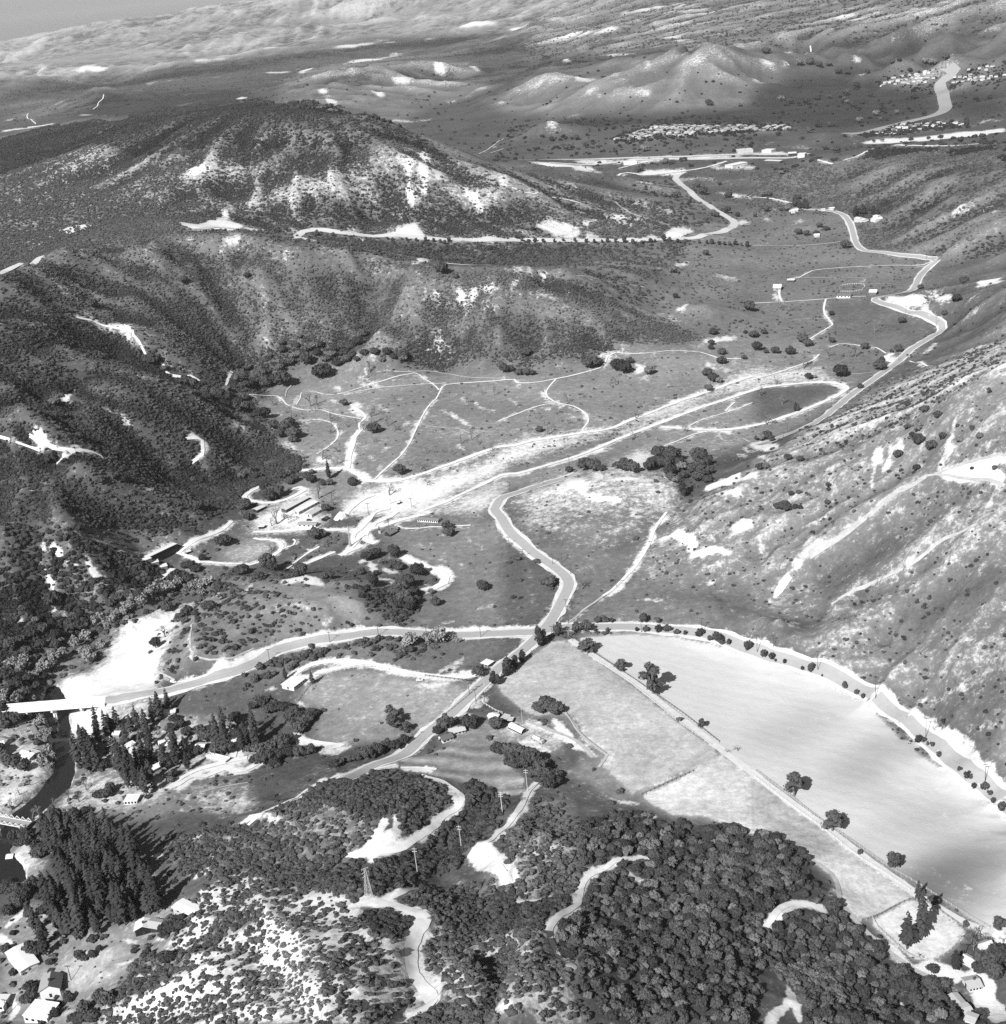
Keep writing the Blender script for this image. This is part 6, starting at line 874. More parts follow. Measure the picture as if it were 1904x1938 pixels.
([-207,531,-205,528,-198,522,-197,523,-198,526,-206,531],dict(s=0.7)),
([-204,512,-203,510,-195,508,-195,510,-196,511,-204,513],dict(s=0.9)),
([-195,498,-191,492,-181,482,-179,484,-182,489,-193,499],dict(s=0.6)),
([-169,498,-165,492,-162,498,-162,501,-164,503,-170,502],dict(s=0.6)),
([-220,600,-218,597,-214,596,-214,599,-216,603,-220,603],dict(s=0.7)),
([-247,647,-246,644,-244,640,-242,640,-243,643,-245,647],dict(s=0.7)),
([-278,566,-276,566,-271,581,-272,584,-274,585,-279,569],dict(s=0.8)),
([-280,564,-280,559,-275,552,-271,549,-271,554,-276,562],dict(s=0.8)),
([-260,515,-260,512,-257,507,-255,498,-252,494,-251,495,-251,506,-258,514],dict(s=0.85)),
([-293,686,-296,687,-299,670,-298,666,-295,664,-291,681],dict(s=0.8)),
([-195,612,-193,610,-182,608,-181,610,-183,613,-194,615],dict(s=0.7)),
([-165,616,-164,615,-152,614,-152,616,-154,618,-165,619],dict(s=0.8)),
([-327,729,-329,728,-328,715,-326,711,-325,712,-325,725],dict(s=0.6)),
([-322,690,-320,689,-308,699,-302,717,-302,721,-305,721,-312,705,-322,693],dict(s=0.8)),
([-250,670,-248,667,-242,670,-242,674,-245,677,-251,674],dict(s=0.5)),
([-222,696,-221,692,-213,685,-211,686,-213,690,-221,697],dict(s=0.7)),
([-180,664,-178,658,-163,641,-160,642,-163,651,-178,666],dict(s=0.5)),
([-203,660,-201,659,-197,667,-198,671,-200,672,-204,663],dict(s=0.6)),
([-195,648,-197,651,-207,652,-208,649,-206,646,-195,645],dict(s=0.4)),
([-152,452,-152,450,-138,419,-136,418,-136,420,-150,450],dict(s=0.7)),
([-371,982,-369,980,-363,979,-358,975,-355,971,-352,970,-351,972,-353,977,-361,984,-369,984],dict(s=0.95)),
([-381,976,-379,976,-372,979,-371,981,-373,982,-380,978],dict(s=0.8)),
([-350,969,-349,968,-338,961,-337,962,-337,964,-348,969],dict(s=0.8)),
([-370,975,-372,973,-369,964,-359,952,-355,950,-354,953,-362,964,-367,973],dict(s=0.55)),
([-364,953,-366,952,-364,949,-362,947,-361,947,-363,952],dict(s=0.6)),
([-354,968,-355,967,-353,959,-352,958,-351,959,-353,967],dict(s=0.85)),
([-334,975,-335,972,-333,964,-325,956,-322,956,-322,960,-328,968,-332,974],dict(s=0.95)),
([-324,959,-324,956,-315,947,-304,939,-302,939,-302,941,-313,955,-323,960],dict(s=0.8)),
([-313,972,-312,970,-308,970,-295,947,-294,948,-300,971,-307,977,-312,975],dict(s=0.6)),
([-388,973,-389,973,-396,964,-396,963,-394,963,-387,971],dict(s=0.6)),
([-395,932,-393,928,-380,919,-370,913,-368,914,-369,918,-378,925,-393,934],dict(s=0.6)),
([-364,933,-361,932,-351,935,-348,930,-346,930,-346,933,-350,940,-363,937],dict(s=0.6)),
([-345,943,-343,943,-337,947,-337,948,-339,949,-345,944],dict(s=0.5)),
([-381,885,-380,883,-373,871,-371,871,-371,874,-379,886],dict(s=0.6)),
([-336,1002,-335,998,-326,995,-311,1002,-310,1006,-312,1010,-326,1005,-335,1005],dict(s=0.7)),
([-309,1016,-307,1013,-296,1029,-281,1036,-280,1039,-282,1040,-298,1036,-309,1023],dict(s=0.95)),
([-369,915,-369,913,-362,906,-361,906,-361,908,-368,915],dict(s=0.6)),
([-297,1066,-297,1065,-291,1063,-290,1064,-291,1065,-296,1067],dict(s=0.6)),
([-274,1069,-273,1067,-266,1065,-265,1068,-266,1070,-272,1071],dict(s=0.6)),
([-268,1005,-267,1003,-260,1004,-259,1006,-261,1008,-267,1007],dict(s=0.6)),
([-230,948,-225,926,-219,914,-218,913,-218,917,-224,931],dict(s=0.6)),
([-229,1007,-229,1002,-224,990,-222,987,-223,995,-227,1006],dict(s=0.5)),
([-343,799,-340,797,-328,806,-328,811,-331,815,-343,804],dict(s=0.5)),
([-200,910,-198,909,-194,923,-195,928,-197,929,-201,917],dict(s=0.6)),
([-400,1008,-397,1003,-392,999,-391,1001,-392,1004,-398,1010],dict(s=0.6)),
([-326,836,-323,833,-314,834,-298,822,-297,824,-299,828,-316,842,-326,840],dict(s=0.95)),
([-256,792,-253,788,-242,789,-242,794,-245,798,-255,797],dict(s=0.8)),
]
RIVER=[[-337,843,-328,840,-322,828,-315,816,-311,802,-305,787,-302,776,-298,762,-292,747,-287,731,-284,722,-289,724,-294,726,-298,725,-302,736,-306,748,-309,756,-311,764,-315,774,-321,791,-327,802,-330,812,-334,823,-335,833],[-299,727,-295,728,-290,726,-285,724,-285,717,-284,707,-286,701,-289,696,-291,690,-293,684,-296,679,-299,673,-301,668,-303,664,-306,663,-303,654,-303,647,-304,643,-297,637,-291.3,630.9,-286,622.7,-282.7,612.3,-287.6,610.8,-289.8,604,-293.9,604.5,-297.9,604.7,-302,605.2,-306,605.4,-309.6,604.9,-312,611.9,-314.3,618.6,-317,625,-319,632,-321,638,-323,644,-325,650,-327,656,-329,663,-330,669,-332,675,-328,675,-323,675,-319,676,-313,679,-312,684,-309,688,-307,692,-305,697,-303,702,-302,709,-300,720]]
ROADS=[
('paved_road_shoulder','shoulder',12.5,[-104.7,640,-92.8,663.1,-83.8,669.3,-75.7,676.8,-69.6,684.3,-63,698,-55,708,-46,720,-34,739,-23,757,-13,774,-2,787,8,801,17,816,24,830,32,851,39,872,43,886,42,899,35,917,24,939,15,961,7,983,2,1003,-2,1027,-7,1048,-4,1060,2,1073,17,1082,36,1096,51,1105,68,1110]),
('paved_road','asphalt',7.5,[-104.7,640,-92.8,663.1,-83.8,669.3,-75.7,676.8,-69.6,684.3,-63,698,-55,708,-46,720,-34,739,-23,757,-13,774,-2,787,8,801,17,816,24,830,32,851,39,872,43,886,42,899,35,917,24,939,15,961,7,983,2,1003,-2,1027,-7,1048,-4,1060,2,1073,17,1082,36,1096,51,1105,68,1110]),
('highway_shoulder','shoulder',13,[-280,792,-262,793,-243,792,-225,795,-211,798,-194,803,-182,812,-171,825,-156,834,-130,837,-107,841,-89,841,-69,835,-46,829,-8,823,1,822,16,820,32,823,55,818,82,812,108,800,124,789,139,773,153,754,162,742,173,735,183,724,195,706,206,688,213,673,222.3,651.7,229.2,627.3,232.9,606.6,234.9,594.5,239.2,584.8,243.4,567.9,246.7,551.3]),
('highway','asphalt',8,[-280,792,-262,793,-243,792,-225,795,-211,798,-194,803,-182,812,-171,825,-156,834,-130,837,-107,841,-89,841,-69,835,-46,829,-8,823,1,822,16,820,32,823,55,818,82,812,108,800,124,789,139,773,153,754,162,742,173,735,183,724,195,706,206,688,213,673,222.3,651.7,229.2,627.3,232.9,606.6,234.9,594.5,239.2,584.8,243.4,567.9,246.7,551.3]),
('paved_road_shoulder','shoulder',11.5,[238,1124,260,1144,278,1152,302,1175,325,1203,352,1243,378,1274,402,1304,422,1328,439,1352,455,1375,471,1392,492,1415,513,1440,516,1451,514,1463,506,1498,493,1530,484,1564,480,1585,484,1594,497,1595,513,1594,532,1606,546,1632,567,1678,591,1719,605,1728,607,1746,596,1771,577,1798,563,1824,544,1847,545,1885,558,1949,574,2022,585,2087,586,2131,578,2157,552,2183,529,2207]),
('paved_road','asphalt',7,[238,1124,260,1144,278,1152,302,1175,325,1203,352,1243,378,1274,402,1304,422,1328,439,1352,455,1375,471,1392,492,1415,513,1440,516,1451,514,1463,506,1498,493,1530,484,1564,480,1585,484,1594,497,1595,513,1594,532,1606,546,1632,567,1678,591,1719,605,1728,607,1746,596,1771,577,1798,563,1824,544,1847,545,1885,558,1949,574,2022,585,2087,586,2131,578,2157,552,2183,529,2207]),
('mountain_highway','pale',13,[-384,1778,-362,1816,-339,1889,-296,1783,-277,1769,-245,1924,-189,1925,-132,1926,-66,1917,35,1930,56,1940,134,1950,234,1969,296,1986,334,1994,364,2026,390,2054,410,2101,416,2144,404,2245,397,2397,396,2525,399,2618,413,2662]),
('freeway','pale',16,[111,3004,190,2995,304,2961,451,2877,593,2806,613,2779,648,2754,685,2715]),
('freeway','pale',16,[170,2870,354,2897,483,2815,582,2756,604,2737,652,2679]),
('divided_highway','grey',30,[817,2919,925,3036,1017,3110,1076,3148,1121,3196,1162,3287,1190,3378,1244,3553,1265,3627,1278,3631,1297,3627,1306,3632,1299,3665]),
('frontage_road','dirt',12,[234,2484,307,2743,354,2690,394,2692,435,2698,477,2709,526,2753]),
('frontage_road','dirt',9,[312,2812,347,2844,392,2865]),
('levee_road','dirt',9,[-134,999,-125,1028,-115,1049,-103,1051,-86,1060,-63,1066,-72,1073,-46,1093,-22,1115,2,1139,16,1137,39,1147,81,1169,120,1202,155,1227,193,1254,223,1274,268,1301,284,1308,312,1308,332,1306,347,1301,357,1290,358,1272,349,1259,321,1235,289,1212,259,1195,245,1191,230,1188,213,1189,202,1193,184,1204,161,1220]),
('levee_road','dirt',8,[-117,1163,-102,1157,-83,1160,-58,1175,-33,1193,-12,1208,5,1215,17,1215,37,1222,57,1224,83,1227,99,1229,116,1235,132,1250,154,1264,185,1290,216,1310,248,1331,279,1352]),
('ranch_road','dirt',8,[-190,1209,-177,1207,-162,1206,-143,1197,-132,1180,-125,1166,-117,1162]),
('ranch_road','dirt',9,[-144,1200,-145,1213,-145,1232,-144,1262,-143,1282,-139,1306]),
('ranch_road','dirt',3.75,[-139,1306,-141,1328,-135,1344,-140,1364,-149,1383,-157,1402]),
('dirt_track','dirt',3,[-117,1166,-112,1178,-103,1197,-94,1216,-87,1240,-82,1274,-78,1301,-73,1334,-67,1363,-60,1380,-55,1407,-49,1424,-24,1420,13,1411,18,1411,27,1410,30,1399,41,1394,55,1393,85,1401,108,1411,123,1418,131,1434,135,1449,145,1458,165,1451,188,1448,203,1449,225,1443,238,1436,245,1425,254,1410,266,1406,278,1405]),
('dirt_track','dirt',2.25,[-57,1408,-64,1433,-75,1457,-85,1476,-101,1470,-121,1458,-144,1451,-166,1441,-178,1437,-190,1445,-199,1459,-208,1465,-216,1463,-215,1441,-217,1416]),
('dirt_track','dirt',2.25,[-175,1437,-148,1440,-120,1442,-83,1438,-49,1429]),
('dirt_track','trail',1.88,[-129,1480,-106,1477,-86,1480,-62,1479,-45,1459,-30,1440,15,1415]),
('ranch_road','dirt',3,[-278,1436,-260,1453,-243,1455,-235,1440,-228,1419,-214,1401,-206,1394,-186,1389,-173,1373,-140,1343]),
('ranch_road','dirt',3.38,[-193,1358,-182,1353,-171,1340,-164,1319,-161,1298,-162,1282,-169,1260,-178,1244]),
('dirt_track','trail',2.25,[-77,1302,-64,1291,-52,1283,-37,1276,-25,1259]),
('dirt_track','trail',2.25,[-233,1450,-234,1474,-230,1488]),
('dirt_track','dirt',3,[72,1395,64,1378,59,1363,59,1345,64,1330,71,1319,83,1308,92,1288,95,1266,91,1250,86,1237,87,1229]),
('dirt_track','dirt',3,[4,1284,21,1298,39,1313,55,1322,66,1322]),
('dirt_track','dirt',3,[260,1262,245,1249,228,1238,209,1229,198,1222,187,1211]),
('dirt_track','dirt',3,[229,1243,236,1257,244,1270]),
('dirt_track','dirt',3,[202,1189,187,1184,170,1170,156,1159,143,1156]),
('dirt_track','trail',2.25,[117,1599,130,1612,140,1617,157,1653,169,1658,186,1666,209,1671]),
('dirt_track','dirt',3.75,[-50,1776,-35,1781,-21,1785,-3,1792,17,1789]),
('ranch_road','dirt',3.75,[411,1746,425,1747,440,1764,452,1776,488,1774,530,1762,563,1754,590,1731,600,1733]),
('ranch_road','trail',2.62,[426,1747,450,1734,482,1718,499,1705,502,1697,496,1687,489,1682,497,1674,524,1657]),
('ranch_road','dirt',3,[341,1637,358,1639,377,1638,407,1633,431,1628,456,1625,478,1614]),
('ranch_road','dirt',3.75,[431,1627,424,1607,415,1578,412,1560,410,1533,408,1511,399,1501,381,1480,366,1461]),
('driveway','dirt',5,[388,1696,383,1674,380,1655,378,1638]),
('dirt_track','trail',2.25,[374,1557,390,1552,407,1542]),
('dirt_track','dirt',3,[442,1336,442,1302,440,1258]),
('dirt_track','dirt',10,[437,1373,428,1367,423,1353,428,1342,435,1343]),
('dirt_track','trail',2.25,[406,1314,390,1316,371,1320]),
('dirt_track','dirt',3.75,[364,1402,354,1385,346,1377,325,1364,309,1354,293,1347,277,1340]),
('dirt_track','dirt',3,[381,1422,393,1431,408,1421,417,1408,427,1402,430,1377]),
('dirt_track','trail',3,[212,1187,210,1174,210,1159,215,1151,222,1157,229,1157,232,1144]),
('race_track','dirt',6,[-217,1061,-210,1056,-202,1054,-193,1047,-190,1038,-191,1029,-197,1018,-205,1012,-212,1007,-222,1011,-234,1013,-245,1017,-257,1022,-268,1031,-277,1035,-273,1042,-268,1047,-257,1064,-246,1079,-241,1096]),
('ranch_road','dirt',7,[-122,1050,-138,1056,-160,1062,-170,1067,-186,1069,-204,1071,-219,1075]),
('ranch_road','dirt',8,[-226,1183,-234,1171,-238,1156,-230,1143,-217,1135,-207,1134,-196,1139,-189,1147,-182,1158,-187,1166,-195,1163]),
('ranch_road','dirt',3,[-182,1051,-179,1045,-180,1038,-185,1035,-191,1031,-198,1020]),
('ranch_road','dirt',9,[-116,1133,-125,1126,-133,1111,-137,1099,-140,1084]),
('ranch_road','dirt',8,[-91,1113,-100,1109,-106,1122,-114,1134]),
('ranch_road','dirt',7,[-99,1093,-107,1092,-112,1087,-117,1073,-122,1056,-128,1044,-129,1034,-125,1026,-128,1016,-134,1006]),
('ranch_road','dirt',9,[-93,1082,-98,1072,-106,1065,-112,1060,-113,1051,-118,1044,-118,1033,-113,1020,-108,1015]),
('ranch_road','dirt',3.38,[-93,1048,-88,1039,-81,1035,-71,1032,-62,1032,-53,1029,-42,1027,-28,1023]),
('ranch_road','dirt',9,[-119,1015,-124,1011,-131,1006,-137,1000]),
('ranch_road','dirt',3.75,[-180,986,-176,1003,-167,1018,-157,1029]),
('ranch_road','dirt',7,[-173,984,-165,996,-154,1003,-142,1011]),
('ranch_road','dirt',12,[-85,981,-75,966,-64,953,-54,944,-49,934,-51,923,-58,917,-67,913]),
('driveway','dirt',7,[-154,791,-151,798,-146,804,-139,808,-132,809,-119,807,-108,803,-100,800,-91,793,-82,786,-70,779,-59,773,-46,768,-35,766,-26,768,-21,771]),
('driveway','dirt',4,[-138,795,-129,797,-118,799,-110,800,-104,800]),
('dirt_track','trail',2.25,[-236,808,-243,816,-253,827]),
('dirt_track','dirt',3,[-211,797,-221,799,-233,803]),
('dirt_track','trail',2.25,[-236,878,-231,855,-228,836,-226,826,-221,819,-212,816,-200,813,-190,821,-183,829]),
('village_lane','dirt',7,[-112,705,-125,714,-139,721,-145,727,-151,722,-158,709,-171,691,-184,696,-194,689,-203,690,-209,681,-214,678]),
('village_lane','dirt',6,[-172,706,-181,705,-193,701,-202,697,-209,690,-213,681,-215,677]),
('village_lane','dirt',6,[-181,708,-182,719,-184,730,-186,741]),
('dirt_track','trail',2.25,[-209,689,-210,682,-211,676]),
('dirt_track','trail',1.88,[-194.1,667.5,-185.4,671.7,-176.2,673.4,-166.3,672.8]),
('canyon_trail','dirt',4,[-451,1452,-443,1457,-433,1462,-429,1461,-423,1462,-413,1463,-403,1462,-391,1458,-390,1453,-384,1447,-380,1441,-376,1436]),
('canyon_trail','dirt',4.5,[-361,1434,-356,1429]),
('canyon_trail','dirt',5,[-355,1424,-349,1423,-339,1427,-330,1432,-323,1432,-318,1430,-313,1430]),
('canyon_trail','dirt',4,[-295,1486,-296,1464,-297,1446]),
('hill_track','dirt',5,[-385,1099,-382,1101,-377,1106,-372,1112,-365,1120,-358,1126,-353,1128,-349,1123]),
('hill_track','dirt',3.5,[-435,1122,-426,1117,-418,1114,-407,1113,-398,1109]),
('hill_track','dirt',4,[-411,1124,-400,1116,-387,1109,-379,1109,-370,1115]),
('hill_track','dirt',5,[-299,1227,-290,1234,-285,1234,-283,1221,-283,1213,-288,1206,-292,1202]),
('hill_track','pale',10,[-532,1461,-528,1504,-517,1516,-521,1612]),
('hill_track','dirt',4,[-156.6,612.2,-149.3,612.4,-144.2,621.8,-133,624.3,-125.6,635.4,-118.3,644.5,-106.1,651.8,-97.1,659.6,-85.5,660.4,-76.4,663.4]),
('hill_track','dirt',5,[-62.1,649.5,-52.6,641.4,-46.3,632.2,-40.4,624.6,-37.7,613.1,-39.2,607.6,-48,596.6,-53.9,582.8,-61.6,570.5,-67.3,562,-73.7,557.6,-80.2,555.2,-86.9,556.3,-96,557.7]),
('hill_track','dirt',8,[-82.3,497.3,-76.9,496.8,-70.6,493.4,-62.8,491,-56.5,485.8,-51.6,481.3]),
('hill_track','dirt',9,[-52.8,481,-53.5,475.1,-56.5,467.6,-58,458.7,-57.1,449.3,-55.5,439.3,-51.9,428.6,-48.7,421.5,-47.6,412.9,-50.3,408.4,-55.7,406.8,-58.5,398.5]),
('hill_track','dirt',4,[-68.4,497.7,-63.4,504.4,-57.9,517.7]),
('hill_track','dirt',9,[-33.6,552.7,-28.8,549,-24.3,539,-17,523,-15.8,514.6]),
('hill_track','dirt',5,[-30.8,551.9,-24.5,555.9,-19.8,566.4,-16.3,572.9,-13.1,579.2,-9.3,588.2,-5.3,602.4,-1.1,622.6,3.8,633.8]),
('hill_track','dirt',4.5,[54.8,542.4,49.3,540.5,44.6,539,37.1,536.5,32.8,532.1,26.4,526.8,21.8,520.7,19.4,512.8,17.4,497.3,13.6,485.8,6.5,473.1,2.5,463.6,2.1,456.3,4.1,444.8,6.6,433.6,10.3,418.1]),
('hill_track','trail',2.5,[17,497.1,14.1,505.8,8.5,509.4,4,507.7,-4.2,504.8,-12.9,504.1]),
('hill_track','trail',3,[43.2,527.6,45.3,523.6,48.8,521.1,53.2,520.9]),
('hill_track','dirt',5,[98.3,478,104,486,110.2,494.3,116,497.9,122.5,499.3,130.6,499.1]),
('field_lane','lane',5,[37,804,46,787,55,770,67,748,80,720,93.3,689.8,102.7,669.7,111.5,649.9,120.7,631.4,125.1,622,136.1,596.3,147.9,573,160.8,545.2,169,530.5,177.5,514.3,182.1,505,187.6,497.2,194,489,202.8,479.9]),
('field_track','trail',4,[135.4,537.3,139.9,534.5,142.6,529.7,143.2,521.3,141,508.7,142.6,499.5,146.2,490.3,150.2,481.2,156.6,468.4,162.5,459.1,169.5,453.8]),
('field_track','trail',3.5,[1,704,9.9,695.6,19,687.1,25,681.5,30,675.5,34.6,665.4,37.6,656.5]),
('field_track','trail',3,[26,709,29.5,697.3,33.1,683,39.7,670.1,46.2,657.6,43.2,651.4,40,646.5]),
('field_track','dirt',4,[-73.8,658.4,-64.7,658.7,-53.1,656.2]),
('ridge_track','trail',7,[209,835,215,837,223,838,230,837,237,837,245,837,254,836,263,836,271,835,281,831,288,831]),
('ridge_track','trail',3,[288,831,293,825,299,812,308,790,315,765]),
('ridge_track','trail',3,[292,827,298,822,309,814,317,803,325,789]),
('ridge_track','dirt',4,[66,862,73,869,78,876,87,890,96,905,104,921,111,937,116,953,123,971,132,989]),
('ridge_track','trail',3,[37,827,43,835,50,845,59,854,66,862]),
('ridge_track','trail',4,[209,777,217,778,226,779,236,776,243,771,250,768,256,764,268,765,278,763,285,759,294,753]),
('ridge_track','dirt',4,[194,827,190,823,185,819,180,815]),
('hill_track','dirt',4,[47,2093,67,2085,98,2095,132,2159,175,2164]),
('hill_track','trail',4,[239,2239,250,2167,266,2133,307,2081]),
('farm_track','dirt',6,[661,2601,670,2482]),
('farm_track','dirt',10,[687,2471,714,2481,753,2528,786,2554,791,2476,819,2411,848,2359,881,2324]),
('farm_track','dirt',8,[491,2340,510,2320,525,2285,538,2252]),
('farm_track','trail',5,[548,1928,502,1930,471,1942,430,1959,410,1961]),
('dirt_track','trail',6,[27,3113,74,3371,96,3504]),
('dirt_track','trail',5,[52,3135,87,3249]),
('dirt_track','dirt',8,[1249,4923,1238,4871,1168,4621]),
('dirt_track','dirt',7,[1006,4261,1010,4240]),
('ridge_track','dirt',6,[-1551,6081,-1543,6026,-1550,5974,-1518,5817,-1524,5758]),
('ridge_track','dirt',7,[-1905,6126,-1870,5985,-1765,5700,-1656,5388]),
]
